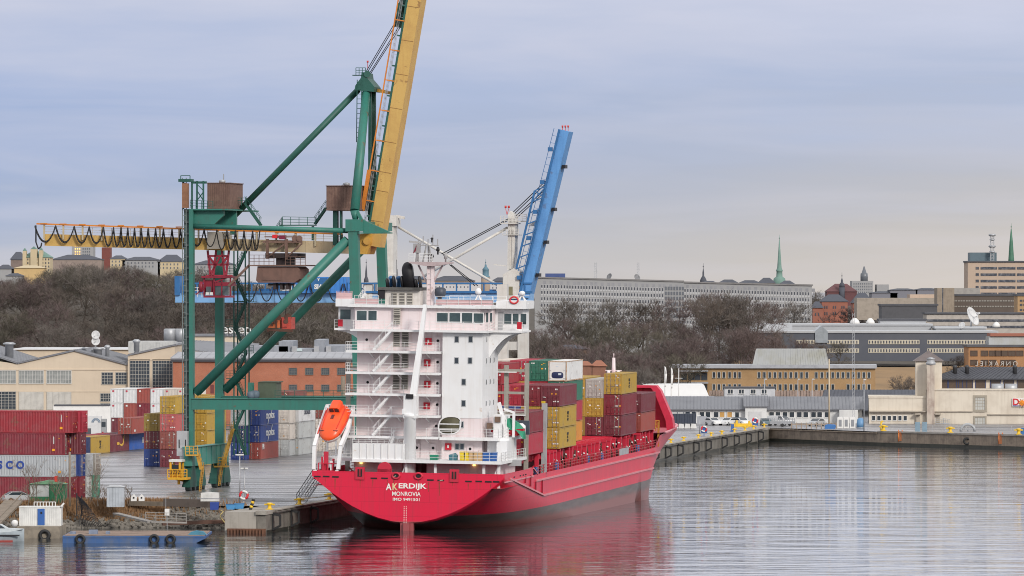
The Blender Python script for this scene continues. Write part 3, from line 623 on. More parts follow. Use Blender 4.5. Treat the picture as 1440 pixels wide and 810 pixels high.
for k,(x,yy)in enumerate(pts):
 p=(f.x(x),-.03 if x<962 else .67,f.z(x,yy))
 if k<100:put('window',me,f.t,p)
 else:st.add([(v.co.x+p[0],v.co.y+p[1],v.co.z+p[2])for v in me.vertices],[tuple(q.vertices)for q in me.polygons[:6]],0);st.add([(v.co.x+p[0],v.co.y+p[1],v.co.z+p[2])for v in me.vertices],[tuple(q.vertices)for q in me.polygons[6:]],1)
st.build('far_windows',[M_farwin,M_sur],f.t)['kind']='stuff'
b=MB()
for x in range(935,962,4):
 for yy in(402,409,416,424,432,441,450):b.bx(f.x(x),f.x(x+2.6),-.1,.1,f.z(x,yy+5+sl(x)*.2),f.z(x,yy+sl(x)*.2))
b.build('stairwell_glazing',M_farwin2,f.t)
b=MB()
for k in range(48):x=764+8*k+(k%3);yy=393.5+sl(x);b.bx(f.x(x),f.x(x+4),-.02 if x<962 else .66,.72,f.z(x,yy+6),f.z(x,yy+1.2))
b.build('parapet_panels',mat('grey_panel',(.29,.29,.31),.8),f.t)
roofz=lambda x:f.z(x,391+sl(x))
b=MB();b.bx(f.x(767),f.x(795),4,7,roofz(780),f.z(780,384.5));tag(b.build('blue_roof_sign',mat('dull_blue',(.05,.08,.22),.6,dirt=.3),None,f.t.location),'dark blue box standing on the left end of the grey office roof','roof box')
for px,y1,s in((838,369,'left of the two roof dishes'),(898,369,'right beside a round dish')):
 b=MB();p=Vector((f.x(px),6,roofz(px)));h=f.z(px,y1)-p.z
 for dx in(-.25,.25):b.bar(p+Vector((dx,0,0)),p+Vector((dx,0,h)),.12)
 for k in range(7):b.bar(p+Vector((-.25,0,h*k/7)),p+Vector((.25,0,h*(k+1)/7)),.08);b.bar(p+Vector((-.5,0,h*k/7+h*.05)),p+Vector((.5,0,h*k/7+h*.05)),.06)
 tag(b.build('antenna_mast',M_steel,None,f.t.location),'thin lattice antenna mast on the grey office roof '+s,'antenna','roof antennas')
M_ddish=mat('grey_dish',(.22,.22,.23),.6)
for px,rz,s in((858,R(-50),'turned to the left'),(896,R(35),'turned to the right')):
 t=thing('satellite_dish','grey satellite dish on the long office roof, '+s,'satellite dish',f.t.location+Vector((f.x(px),5,0)),0,'dishes on the office roof')
 dish(t,(0,0,roofz(px)+.9),.95,rz,M_ddish,'reflector',25,1.2)
M_copper=mat('verdigris',(.16,.27,.23),.7,dirt=.3,dcol=(.10,.17,.15),scale=.4);M_dkgreen=mat('dark_copper',(.06,.17,.11),.6,dirt=.3,scale=.4)
M_slate=mat('slate_far',(.075,.08,.10),.8,dirt=.3,scale=.1);M_oldwall=mat('old_town_wall',(.36,.28,.22),.9,dirt=.3,scale=.1)
k=0
for xa,xb,y0,yh in((984,1012,400,395),(1010,1040,399,393),(1038,1072,399,394),(1068,1090,398,390.5),(1098,1118,400,394.5)):
 block('town_house','dark roofed old town house above the grey office, %s'%('below the small dark dome','second to the right of the dome','in the middle of its row','just left of the green spire','just right of the green spire')[k],2500,xa,xb,y0,420,M_oldwall,14,roof=M_slate,hip=yh,group='old town roofs');k+=1
def spire(name,label,Y,px,prof,mt,base=None,cat='spire'):
 """prof: list of (half width px, row y) from the foot up"""
 f=Fac(name,label,Y,px,0,cat);k=Y/F
 b=MB();b.lathe([(w_*k,f.z(px,yy))for w_,yy in prof],8);b.build('steeple',mt,f.t)
 if base:b=MB();b.lathe([(base[0]*k,f.z(px,base[2])),(base[0]*k,f.z(px,base[1]))],8);b.build('tower',base[3],f.t)
 b=MB();top=f.z(px,prof[-1][1]);b.lathe([(.3*k,top-.1),(.3*k,top+2.2*k),(1.0*k,top+3*k),(.3*k,top+4*k),(.15*k,top+8*k)],8);b.build('finial',mt,f.t)
 return f
spire('church_spire','tall slim pale green copper spire on a domed base rising over the grey office',2600,1096,[(9,402),(9,397),(8,391.5),(4.5,389),(4,382),(5,381),(4.6,380),(3.2,377),(2,360),(.6,338)],M_copper,(8.5,401,425,M_oldwall))
spire('small_dome','small dark dome with a thin green lantern left of the long town roofs',2600,989,[(5,400),(4.6,394),(3,390.5),(1.3,388),(1.2,383),(.5,378)],M_slate,(5,400,420,M_oldwall))
spire('green_church_spire','dark green needle spire behind the tall beige office',2700,1422,[(4.6,372),(4.0,364),(2.4,340),(.6,322)],M_dkgreen,(4.4,371,420,M_oldwall))
f=spire('clock_tower','tan brick tower with a blue green lantern top behind the ship mast',2500,683,[(6.5,391),(6,389),(4.4,387.5),(4.4,380),(4.8,379),(3,376.5),(1.6,375),(1.4,372)],mat('blue_copper',(.10,.20,.26),.6),(6.4,390,430,M_oldwall),'tower')
spire('dark_spire','thin dark church spire seen between the green crane legs',2500,515,[(3.5,400),(3.2,393),(1.6,389),(1.3,382),(.4,372)],M_slate,(4,399,430,M_slate))
spire('turret_roof','small dark pointed turret left of the red roofed houses',2300,1184,[(4,404),(3.6,400),(1.6,397),(1.4,394),(.4,391)],M_slate,(4,404,425,M_slate))
M_orange=mat('orange_render',(.33,.13,.09),.9,dirt=.3,scale=.1);M_redroof=mat('red_tile_far',(.14,.062,.065),.9,dirt=.4,scale=.2)
f=block('orange_town_house','orange red rendered house with grey roof right of the grey office',1800,1156,1192,424,460,M_orange,14,roof=M_slate,hip=414);wgrid(f,[1160,1163,1172,1175,1184,1187],[434,443],1.5,4)
f=block('orange_town_house','lower orange house wing close to the end of the grey office',1795,1143,1157,433,462,M_orange,10,roof=M_slate,hip=424);wgrid(f,[1147,1151],[444],1.6,4)
block('red_roofed_house','dark red roofed house with turret on the skyline',2300,1163,1205,410,430,M_redroof,14,roof=M_redroof,hip=399)
block('red_domed_house','red brick house with a dark hipped roof beside the bare trees',1850,1200,1227,426,450,M_orange,12,roof=M_slate,hip=412)
f=block('pale_tower_block','pale far tower block with a round top on the horizon',3600,1198,1228,395,420,M_conc_w,20);wgrid(f,[1201+3*k for k in range(9)],[400,404,408,412],1.2,2,M_farwin2)
b=MB();b.lathe([(5.2*.44,0),(5.2*.44,4.5),(3.5*.44,5),(.3,9)],10,(f.x(1216),6,f.zt));b.build('roof_drum',M_farwin2,f.t)
block('pale_tower_block','small grey far block right of the tower with the round top',3600,1233,1250,400,420,M_conc_w,20)
M_mist=mat('far_grey',(.20,.20,.23),.9,dirt=.3,scale=.05)
for i,(xa,xb,yt,c)in enumerate(((1252,1290,408,'low dark roof on the horizon left of the beige tower'),(1288,1322,407.5,'long dark roof on the horizon next to the brown tower'),(1226,1262,412,'low dark roofs below the small grey far block'))):
 block('distant_roofs',c,2600,xa,xb,yt,430,M_mist,20,roof=M_slate,hip=yt-2.5,group='distant low roofs')
M_sand=mat('sand_concrete',(.48,.37,.29),.85,dirt=.25,dcol=(.34,.27,.21),scale=.1,streak=.3)
f=block('beige_office_tower','tall sand coloured office tower with dark window bands on the right skyline',1900,1361,1470,369,440,M_sand,16,roof=M_darkroof)
b=MB()
for yy in(379,388,397,406,415):
 for xa,xb in((1379,1402),(1404,1428),(1430,1470)):b.bx(f.x(xa),f.x(xb),-.08,.1,f.z(xa,yy),f.z(xa,yy-3.6))
 b.bx(f.x(1372),f.x(1376.5),-.08,.1,f.z(1372,yy),f.z(1372,yy-3.8))
b.build('window_bands',M_farwin,f.t)
b=MB();b.bx(f.x(1365),f.x(1403),4,12,f.zt,f.z(1380,355));b.build('plant_room',mat('blue_grey_panel',(.10,.15,.18),.5,dirt=.2),f.t)
b=MB();zt0=f.zt;h=f.z(1397,331)-zt0
for dx in(-.55,.55):
 for dy in(-.5,.5):b.bar((f.x(1396)+dx,2+dy,zt0),(f.x(1396)+dx,2+dy,zt0+h),.16)
for k in range(9):z0=zt0+h*k/9;z1=zt0+h*(k+1)/9;b.bar((f.x(1396)-.55,1.5,z0),(f.x(1396)+.55,1.5,z1),.12);b.bar((f.x(1396)+.55,1.5,z0),(f.x(1396)-.55,1.5,z1),.12)
for zf,wd in((.35,1.0),(.55,1.3),(.8,.9),(.97,1.3)):b.lathe([(wd*.7,0),(wd,.4),(wd*.7,.8)],8,(f.x(1396),2,zt0+h*zf))
tag(b.build('telecom_mast',M_steel,None,f.t.location),'lattice telecom mast on the roof of the sand coloured tower','mast')
f=block('brown_office_slab','dark brown glass office slab below the sand coloured tower',1700,1338,1432,416,460,mat('brown_curtain_wall',(.10,.075,.06),.5,dirt=.3,scale=.2),14,roof=M_darkroof)
wgrid(f,[1341+3.7*k for k in range(25)],[424,432],2.6,2.0,mat('dull_window',(.30,.28,.25),.3,dirt=.6,dcol=(.07,.06,.06),scale=1.5))
f=block('ribbed_concrete_tower','brown concrete stair tower with a dark vertical slot',1690,1318,1342,405,455,mat('brown_concrete',(.30,.245,.19),.85,dirt=.3,streak=.4),12)
MB().bx(f.x(1325),f.x(1326.5),-.05,.1,f.zb,f.zt).build('slot',M_farwin,f.t)
block('plain_concrete_block','plain grey concrete plant block between brown tower and sand tower',1720,1342,1378,405,440,mat('grey_plant',(.34,.32,.30),.85,dirt=.3),10)
f=block('flat_beige_hall','flat roofed beige hall left of the brown stair tower',1750,1280,1322,414,450,M_sand,14);
f=block('flat_beige_hall','long low beige and brown hall behind the dark windowless block',1740,1205,1318,419,450,mat('greige',(.36,.31,.26),.85,dirt=.3),14);wgrid(f,[1274+9*k for k in range(5)],[431],7,3.0)
block('dark_shed','long dark windowless block in front of the beige halls',1650,1240,1318,430,460,mat('charcoal_cladding',(.085,.085,.095),.7,dirt=.2),14,roof=M_darkroof)
f=block('ochre_corner_house','ochre house with grey window bands at the right edge below the tower',1600,1431,1475,416,450,mat('ochre',(.42,.27,.14),.85),12,roof=M_darkroof);wgrid(f,[1436+5*k for k in range(5)],[424,430,437],3.4,2.6)
f=block('banded_office','long low office with dark window bands behind the big white dish',1560,1303,1475,442,475,mat('pale_band',(.44,.40,.36),.8,dirt=.3),14,roof=M_darkroof)
b=MB();[b.bx(f.x(1304),f.x(1470),-.1,.1,f.z(1350,y+3.4),f.z(1350,y))for y in(449,458)];b.build('window_bands',M_farwin,f.t)
M_bluegrey=mat('blue_grey_metal',(.075,.082,.105),.5,dirt=.25,dcol=(.12,.125,.14),scale=.15)
M_alu=mat('aluminium_roof',(.44,.45,.47),.45,dirt=.3,dcol=(.32,.33,.35),scale=.1)
f=block('blue_grey_complex','long dark blue grey office with cream window bands below a pale upper floor',1450,1050,1402,468,508,M_bluegrey,22,roof=M_alu)
M_cwin=mat('cream_frames',(.55,.50,.40),.7)
for y in(478,490):
 for xa,xb in((1120,1146),(1163,1208),(1221,1293),(1304,1388)):
  b=MB();b.bx(f.x(xa),f.x(xb),-.1,.1,f.z(xa,y+6),f.z(xa,y));
  [b.bx(f.x(x),f.x(x+1.7),-.16,.1,f.z(x,y+5),f.z(x,y+1),1)for x in range(int(xa)+1,int(xb)-2,4)]
  b.build('window_band',[M_cwin,M_farwin],f.t)
b=MB();b.prism([(f.x(1146),f.z(1150,482)),(f.x(1164),f.z(1160,482)),(f.x(1164),f.z(1160,466)),(f.x(1155),f.z(1155,458)),(f.x(1146),f.z(1150,466))],-.4,10);b.build('glazed_stairwell',mat('stair_glass',(.30,.33,.36),.3,dirt=.3),f.t)
f2=block('pale_upper_hall','pale aluminium upper hall with small windows on top of the blue grey complex',1480,1108,1310,458,474,M_alu,26,roof=M_alu)
wgrid(f2,[1133+3.7*k for k in range(20)]+[1246,1249,1253,1256,1268,1271,1282,1285,1296,1299],[466.5],1.8,2.2)
block('white_plant_house','pale plant house with a dark roof on the pale upper hall',1500,1238,1302,451,466,M_alu,10,roof=M_darkroof)
MB().bx(f2.x(1010),f2.x(1112),-8,10,6,f2.z(1060,455)).build('west_hall',M_alu,f2.t)
for px,s,w_ in((1203,'white tent shaped rooflights at the left of the upper hall',1.4),(1225,'small white dish shaped dome on the upper hall roof',1.2)):
 b=MB();b.lathe([(w_,0),(w_*.8,.8),(w_*.3,1.5)],10,(f2.x(px),3,f2.zt+.4));tag(b.build('rooflight',M_white,None,f2.t.location),s,'rooflight')
f3=block('roof_annex','grey roof annex under the big satellite dish',1470,1316,1386,462,475,mat('annex_grey',(.30,.31,.32),.7,dirt=.2),12,roof=M_alu)
t=thing('satellite_dish','very large white satellite dish on the roof of the blue grey complex','satellite dish',f3.t.location)
dish(t,(f3.x(1366),1,f3.z(1366,446)),2.5,R(58),M_dish,'reflector',24,3.0)
t=thing('satellite_dish','small pale dish just left of the very large white dish','satellite dish',f3.t.location);dish(t,(f3.x(1353),0,f3.z(1353,458)),.9,R(-30),M_dish,'reflector',25,1)
b=MB();b.lathe([(1.0,0),(.95,.6),(.5,1.2),(.1,1.4)],12,(f3.x(1402),2,f3.zt+.3));tag(b.build('radome',M_white,None,f3.t.location),'white dome on the roof right of the very large dish','radome')
f=block('orange_brick_office','orange brown brick office with roof letters seen from behind',1330,1362,1475,488,530,brick('orange_brick',(.42,.21,.09),(.36,.17,.07),(.38,.28,.18),3.0),14,roof=M_darkroof)
ms=win_mesh(1.5,1.05,mat('brown_sash',(.09,.05,.035),.5),mat('brown_window',(.10,.07,.05),.2),2,1);windows(f.t,ms,[(f.x(x),f.z(x,500))for x in(1369.5,1384.5,1396,1404,1412,1423,1434)]+[(f.x(x),f.z(x,513))for x in(1369.5,1384.5,1396,1412,1423)])
b=MB();b.bx(f.x(1392),f.x(1475),3,12,f.zt,f.z(1420,473));b.build('attic',mat('mossy_sheet',(.33,.34,.335)),f.t);MB().bx(f.x(1394),f.x(1475),2.5,12.5,f.z(1420,473),f.z(1420,469)).build('attic_band',M_orange,f.t)
o=text('roof_letters','ONRAKIEL',1.45,mat('sign_grey',(.46,.45,.43),.6),f.t,(f.x(1401),-.8,f.z(1401,511.5)),rot=(R(90),0,R(180)),depth=.08,spacing=1.55)
M_yelr=mat('yellow_render',(.60,.42,.20),.9,dirt=.2,scale=.1);M_crm=mat('cream_far',(.56,.46,.30),.9,dirt=.2,scale=.1)
f=block('green_roofed_mansion','cream apartment house with green copper mansard roofs on the left skyline',2300,32,70,362,395,M_crm,16,roof=M_copper,hip=352.5)
wgrid(f,[35+4.2*k for k in range(9)],[366,371,376,381],1.4,2.6)
for xa,xb,y in((32,37,351),(43,52,348.5),(55,60,350)):b=MB();b.bx(f.x(xa),f.x(xb),-.8,4,f.z(40,384),f.z(40,y+2));b.prism([(f.x(xa),f.z(40,y+2)),(f.x(xb),f.z(40,y+2)),(f.x((xa+xb)/2),f.z(40,y-2))],-.8,4,1);b.build('gabled_bay',[M_crm,M_copper],f.t)
block('yellow_house','low yellow house below the green roofed mansion',2200,20,62,377,400,M_yelr,12,roof=M_crm,hip=373)
block('grey_gabled_house','dark grey roofed brown house left of the green roofed mansion',2350,15,33,365,395,mat('brown_far',(.22,.17,.15),.9),14,roof=M_slate,hip=354)
block('white_town_house','small white house at the left edge on the far hill',2200,-4,16,378,400,M_conc_w,12,roof=M_slate,hip=372)
block('white_town_house','pair of white walls between trees under the yellow house',2000,8,30,388,405,M_conc_w,12,roof=M_slate,hip=384)
f=block('point_block','pale concrete point block with lit windows above the wood',2600,101,131,342,385,M_conc_w,14,roof=M_slate);wgrid(f,[106,109,112],[347,351,355,359],1.8,2.2,lamp('warm_lit_glass',(1,.6,.2),.6));wgrid(f,[117+3*k for k in range(4)],[347,351,355,359],1.4,2.2,M_farwin2,name='dark_window')
block('maroon_tower','narrow maroon brick tower right of the point block',2500,143,155,348,385,mat('maroon_brick',(.19,.06,.05),.9,dirt=.2),10)
f=block('curved_end_block','long grey roofed block with rounded end below the point block',2400,72,143,365,395,mat('grey_brown',(.30,.24,.21),.9),14,roof=M_slate,hip=358)
for i,(xa,xb,yt,y2,m_,s)in enumerate(((155,176,364,359,M_crm,'small cream house right of the maroon tower'),(172,225,366,361,M_conc_w,'long white housing block on the far hill'),(222,258,368,358,M_crm,'cream house with dark hipped roof near the crane ladder'),(395,425,386,381,M_conc_w,'white house behind the crane trolley cabin'),(560,600,393,388,M_oldwall,'dark roofed house behind the funnel'),(605,668,395,388,M_oldwall,'long dark roof behind the ship mast'),(690,722,396,390,M_oldwall,'dark roof right of the tan brick tower'),(270,330,372,366,M_conc_w,'white housing behind the red crane cabin'))):
 f=block('hill_house',s,2400,xa,xb,yt,400,m_,14,roof=M_slate,hip=y2,group='houses on the far hill');wgrid(f,[xa+3+5*k for k in range(int((xb-xa-4)/5))],[yt+5,yt+10],1.5,2.6,M_farwin2)
M_tile=mat('red_tiles',(.33,.13,.075),.85,dirt=.3,scale=.6)
for xa,xb,yt,yh,s in((815,832,514,508,'left of the two, half behind the white reefer'),(833,852,515,507,'right of the two, beside the ship foremast')):
 block('red_tiled_house','small red tiled house in the wood, '+s,1215,xa,xb,yt,545,mat('house_brown',(.25,.12,.08),.9),7,roof=M_tile,hip=yh,group='red tiled houses')
f=block('dark_hut','low dark roofed hut among the trees above the ship containers',1300,781,828,491,510,mat('hut_wall',(.16,.10,.075),.9),7,roof=M_slate,hip=485)
# bare winter trees
rt=random.Random(11)
def bare_tree(seed,Ht,spread,birch=False,dense=1.0):
 """trunk and limbs as tapered tubes; twigs as many thin blades; returns (trunk mesh builder, crown mesh builder)"""
 r=random.Random(seed);tr=MB();cr=MB()
 def rv():return Vector((r.gauss(0,1),r.gauss(0,1),r.gauss(0,1))).normalized()
 def twigs(p,d,n,ln):
  for _ in range(n):
   dd=(d*.7+rv()*.9+Vector((0,0,.55))).normalized();l_=ln*r.uniform(.5,1.3);q=p+dd*l_
   s=dd.cross(rv()).normalized()*r.uniform(.018,.042);mid=p.lerp(q,.5)+rv()*.12*l_
   cr.add([p-s,p+s,mid+s*.8,mid-s*.8],[(0,1,2,3)]);cr.add([mid-s*.8,mid+s*.8,q],[(0,1,2)])
   for _k in range(2):
    a=p.lerp(q,r.uniform(.3,.9));e=a+(dd+rv()*.9).normalized()*l_*r.uniform(.3,.6);s2=s*.7
    cr.add([a-s2,a+s2,e],[(0,1,2)])
 def grow(p,d,ln,rad,lev):
  segs=3 if lev<2 else 2;pts=[p]
  for k in range(segs):
   d=(d+rv()*(.12+.05*lev)+Vector((0,0,.06))).normalized();pts.append(pts[-1]+d*ln/segs)
  for k in range(segs):
   a=rad*(1-.5*k/segs);b_=rad*(1-.5*(k+1)/segs)
   (tr if lev<3 else cr).tube(pts[k],pts[k+1],a,5 if lev<2 else 3,b_,caps=False)
  if lev>=4 or rad<.018:
   twigs(pts[-1],d,int(8*dense),ln*1.15);twigs(pts[1],d,int(4*dense),ln*.9);return
  n=r.choice((2,3,3))if lev else r.choice((4,5))
  for k in range(n):
   a=2*math.pi*(k+r.random()*.6)/n;u=d.cross(Vector((.3,.2,1))).normalized();v=d.cross(u)
   ang=r.uniform(.35,.75)*spread if not birch else r.uniform(.25,.6)
   nd_=(d*math.cos(ang)+(u*math.cos(a)+v*math.sin(a))*math.sin(ang)).normalized()
   grow(pts[-1]if k else pts[-1],nd_,ln*r.uniform(.62,.82),rad*.55,lev+1)
  if lev>0:
   for k in range(1,segs):
    if r.random()<.9:grow(pts[k],(d+rv()*.9).normalized(),ln*.5,rad*.35,lev+2)
  else:
   for k in range(1,segs):
    for _ in range(2):grow(pts[k],(Vector((0,0,.35))+rv()).normalized(),ln*.75,rad*.4,2)
 grow(Vector((0,0,-.5)),Vector((0,0,1)),Ht*.36,Ht*.021,0)
 return tr,cr
M_bark=mat('grey_bark',(.085,.07,.058),.95,dirt=.4,scale=2);M_birch=mat('birch_bark',(.34,.32,.29),.8,dirt=.6,dcol=(.05,.05,.05),scale=3)
twc=[mat('twigs_brown',(.128,.104,.088),.95,dirt=.3,scale=.3,var=.22),mat('twigs_olive',(.118,.104,.080),.95,dirt=.3,scale=.3,var=.22),mat('twigs_purple',(.132,.097,.092),.95,dirt=.3,scale=.3,var=.2),mat('twigs_grey',(.145,.126,.112),.95,dirt=.3,scale=.3,var=.2)]
protos=[]
for sd_,Ht,sp,bi,de in((1,13,1.0,False,1.1),(2,12,1.2,False,1.0),(5,14,.9,False,1.1),(8,13,.7,True,.9)):
 a,c=bare_tree(sd_,Ht,sp,bi,de);zmax=max(v[2]for v in c.v)
 protos.append((a.mesh('trunk',M_bark),c.mesh('crown',twc[0]),zmax))
print('tree faces',[len(p[1].polygons)for p in protos])
def plant_tree(X,Y,ht,label,group,pi=None,tw=None,birch=False,sq=1.0):
 i=rt.randrange(3)if pi is None else pi;tm,cm,zm=protos[i]
 z=max(2.3,land_h(X,Y));s=ht/zm
 t=thing('bare_tree',label,'tree',(X,Y,z-.2),rt.uniform(0,6.28),group);t.scale=(s*sq,s*sq,s)
 put('trunk',tm,t,mat=M_birch if birch else M_bark);put('crown',cm,t,mat=twc[rt.randrange(4)if tw is None else tw]);return t
tone=['brown','olive brown','purplish','greyish']
LML=((25,'at the left edge'),(70,'above the first gable'),(110,'above the gable peak'),(150,'above the roof dishes'),(190,'above the roof lantern'),(235,'above the roof tanks'),(262,'left of the crane ladder'),(305,'between the crane legs'),(350,'behind the stair tower'),(395,'behind the trolley cab'),(440,'near the birch'),(999,'behind the wheelhouse'))
LMR=((765,'beside the white crane leg'),(800,'above the white refrigerated box'),(840,'above the silver container'),(880,'above the foremast'),(920,'above the ship bow'),(960,'by the flagpoles'),(1000,'above the tent hall'),(1050,'above the site office'),(1100,'behind the tan office roof'),(9999,'before the blue grey complex'))
def lm(tab,px):return next(s for a,s in tab if px<a)
TOPS=((-200,392),(0,392),(62,388),(82,373),(112,364),(140,366),(165,372),(260,377),(330,389),(420,402),(520,408))
def cap(px,X,Y,h):
 for(a,p),(c,q)in zip(TOPS,TOPS[1:]):
  if a<=px<=c:return min(h,H-(p+(q-p)*(px-a)/(c-a)-HZ)*Y/F-land_h(X,Y)+rt.uniform(-.8,1.0))
 return h
LB='bare %s tree in the %s of the left wood, %s'
for Y,rown,hts in((1232,'front edge',(9,12)),(1258,'second rank',(11,14)),(1290,'middle',(12,15)),(1315,'middle',(13,16)),(1345,'lower slope',(13,16)),(1375,'upper slope',(13,17)),(1405,'top slope',(12,16)),(1440,'far slope',(12,15)),(1490,'crest',(11,15))):
 xx=(-60-720)*Y/F
 while xx<(500-720)*Y/F:
  i=rt.choice((0,0,1,1,2,3));px=720+xx*F/Y;hh=rt.uniform(*hts)
  hh=cap(720+xx*F/Y,xx,Y,hh)
  if hh<4.5:xx+=7;continue
  plant_tree(xx+rt.uniform(-2,2),Y+rt.uniform(-10,10),hh,LB%(tone[i],rown,lm(LML,720+xx*F/Y)),'bare trees in the wood behind the warehouses',tw=i,sq=1.25)
  xx+=rt.uniform(6.5,9.5)
LR='bare %s tree, %s of the ship wood, %s'
for Y,rown,hts,xa,xb in((1222,'front edge',(9,13),735,950),(1250,'second rank',(11,15),730,965),(1285,'middle',(12,16),740,1010),(1330,'middle',(11,15),735,1090),(1380,'back',(9,14),740,1130),(1420,'back',(8,12),760,1140)):
 xx=(xa-720)*Y/F
 while xx<(xb-720)*Y/F:
  i=rt.choice((0,1,2,2,3));plant_tree(xx+rt.uniform(-2,2),Y+rt.uniform(-9,9),rt.uniform(*hts),LR%(tone[i],rown,lm(LMR,720+xx*F/Y)),'bare trees in the wood behind the ship',tw=i,sq=1.2)
  xx+=rt.uniform(6.0,9.0)
for px,Y,ht,tw,lab in((455,1500,13,3,'lone round bare tree standing clear against the sky between the crane braces'),(422,1236,11,3,'pale barked birch just left of the ship bridge wing'),(1268,1240,8.5,0,'bare dark tree on the brown slope left of the chimney tower'),(1281,1235,7.5,0,'smaller bare tree close to the cream tower'),(1345,1345,8,3,'pale bare tree before the window bands of the blue grey complex'),(1187,1760,16,2,'bare tree hiding the right half of the orange house'),(1208,1760,13,2,'reddish bare tree right of the orange house'),(1127,2250,15.5,3,'small round bare tree on the skyline right of the spire'),(1145,2250,17,3,'larger round bare tree on the skyline right of the spire'),(1312,2500,13,3,'round bare tree on the horizon left of the brown tower'),(812,1240,17,2,'tall purplish tree above the ship yellow containers'),(765,1260,18,0,'tall forked tree beside the white crane leg'),(1060,1300,9,2,'dark bushy tree behind the tan brick office'),(1150,1420,7,0,'low bare tree before the left wing of the blue grey complex'),(1180,1425,7,1,'low bare tree right of the glazed stairwell')):
 plant_tree((px-720)*Y/F,Y,ht,lab,'single bare trees',tw=tw,birch='birch' in lab,sq=1.15,pi=3 if 'birch' in lab else None)
for px,Y,ht,tw,a in((968,1430,17,2,'above the site office roof'),(990,1400,18,0,'in the middle below the office stairwell'),(1012,1450,19,2,'left of the pale aluminium west hall'),(1035,1420,19,3,'over the middle of the pale west hall'),(1056,1440,18,2,'over the right part of the pale west hall'),(1080,1500,17,3,'close to the right end of the grey office'),(1118,1560,17,3,'hiding the right corner of the grey office'),(905,1450,16,0,'below the right office dish'),(860,1450,16,3,'below the left office dish'),(800,1450,17,3,'right of the blue boom foot')):plant_tree((px-720)*Y/F,Y,ht,'tall bare tree by the grey office, '+a,'tall trees before the grey office',tw=tw,sq=1.15)
for k,px in enumerate((4,90,120,145,188,205,240,300)):
 hh=cap(px,(px-720)*1620/F,1620,rt.uniform(9,15))
 if hh>4.5:plant_tree((px-720)*1620/F,1620,hh,'bare tree on the crest of the hill, %s'%('below the white house','below the long grey roofed block','under the point block','under the maroon tower','before the long white housing block','under the middle of the crane girder','before the cream hipped house','behind the red crane cabin')[k],'bare trees on the crest',tw=k%4,sq=1.3)
 # shipping containers
class FR(Fac):
 def __init__(s,X0,Y0,rz):s.c,s.s,s.X0,s.Y0,s.t=math.cos(rz),math.sin(rz),X0,Y0,None
CH=2.59
def con_meshes(Ln):
 W,Hh=1.22,CH;p=.34;n=int((Ln-.36)/p);p=(Ln-.36)/n;prof=[]
 for k in range(n):y=.18+k*p;prof+=[(y,0),(y+.28*p,0),(y+.5*p,1),(y+.78*p,1)]
 prof.append((Ln-.18,0));b=MB()
 for sg in(-1,1):
  vs=[(sg*(W-.02-.045*d),y,z)for y,d in prof for z in(.16,Hh-.1)]
  b.add(vs,[(2*i,2*i+2,2*i+3,2*i+1)for i in range(len(prof)-1)])
 m=8;pr=[]
 for k in range(m):x=-W+.1+k*(2*W-.2)/m;q=(2*W-.2)/m;pr+=[(x,0),(x+.3*q,0),(x+.5*q,1),(x+.8*q,1)]
 pr.append((W-.1,0));b.add([(x,Ln-.03-.045*d,z)for x,d in pr for z in(.16,Hh-.1)],[(2*i,2*i+2,2*i+3,2*i+1)for i in range(len(pr)-1)])
 b.bx(-W+.06,W-.06,.05,Ln-.06,.1,.16);b.bx(-W+.06,W-.06,.05,Ln-.06,Hh-.09,Hh-.03)
 nr=int(Ln/.7)
 for k in range(nr):b.bx(-W+.1,W-.1,.2+k*(Ln-.4)/nr,.2+k*(Ln-.4)/nr+.3,Hh-.03,Hh-.012)
 f=MB()
 for sx in(-1,1):
  for y0,y1 in((0,.15),(Ln-.15,Ln)):f.bx(min(sx*W,sx*(W-.13)),max(sx*W,sx*(W-.13)),y0,y1,.12,Hh-.12)
  f.bx(min(sx*W,sx*(W-.08)),max(sx*W,sx*(W-.08)),.15,Ln-.15,Hh-.11,Hh-.005);f.bx(min(sx*W,sx*(W-.1)),max(sx*W,sx*(W-.1)),.15,Ln-.15,.02,.17)
  for y0,y1 in((-.01,.17),(Ln-.17,Ln+.01)):
   for z0,z1 in((0,.12),(Hh-.12,Hh)):f.bx(min(sx*(W+.005),sx*(W-.17)),max(sx*(W+.005),sx*(W-.17)),y0,y1,z0,z1)
 for y0,y1 in((.01,.12),(Ln-.12,Ln-.01)):f.bx(-W+.17,W-.17,y0,y1,.02,.15);f.bx(-W+.17,W-.17,y0,y1,Hh-.13,Hh-.005)
 return b,f
def door_mesh():
 d=MB();d.bx(-.52,.52,.05,.09,.18,CH-.16)
 for z in(.22,.75,1.3,1.85,2.28):d.bx(-.5,.5,.01,.05,z,z+.17)
 d.bx(-.535,-.47,.03,.05,.16,CH-.14);d.bx(.47,.535,.03,.05,.16,CH-.14)
 return d
def rods_mesh():
 r=MB()
 for x in(-.28,.24):
  r.tube((x,-.005,.06),(x,-.005,CH-.06),.03,6)
  for z in(.12,.62,1.2,1.75,2.42):r.bx(x-.07,x+.07,-.03,.03,z,z+.09)
  r.bar((x,-.05,1.05),(x+.32,-.05,1.0),.04,.05)
 return r
def marks_mesh(seed):
 r=random.Random(seed);b=MB()
 for k in range(r.randrange(6,10)):
  x=r.choice((-.95,-.72,.12,.35,.6,.82));z=r.choice((.55,.95,1.1,1.5,1.62,2.05,2.2));w_=r.uniform(.12,.34);h_=r.uniform(.07,.2)
  b.bx(x,x+w_,.008,.022,z,z+h_,1 if r.random()<.22 else 0)
 return b
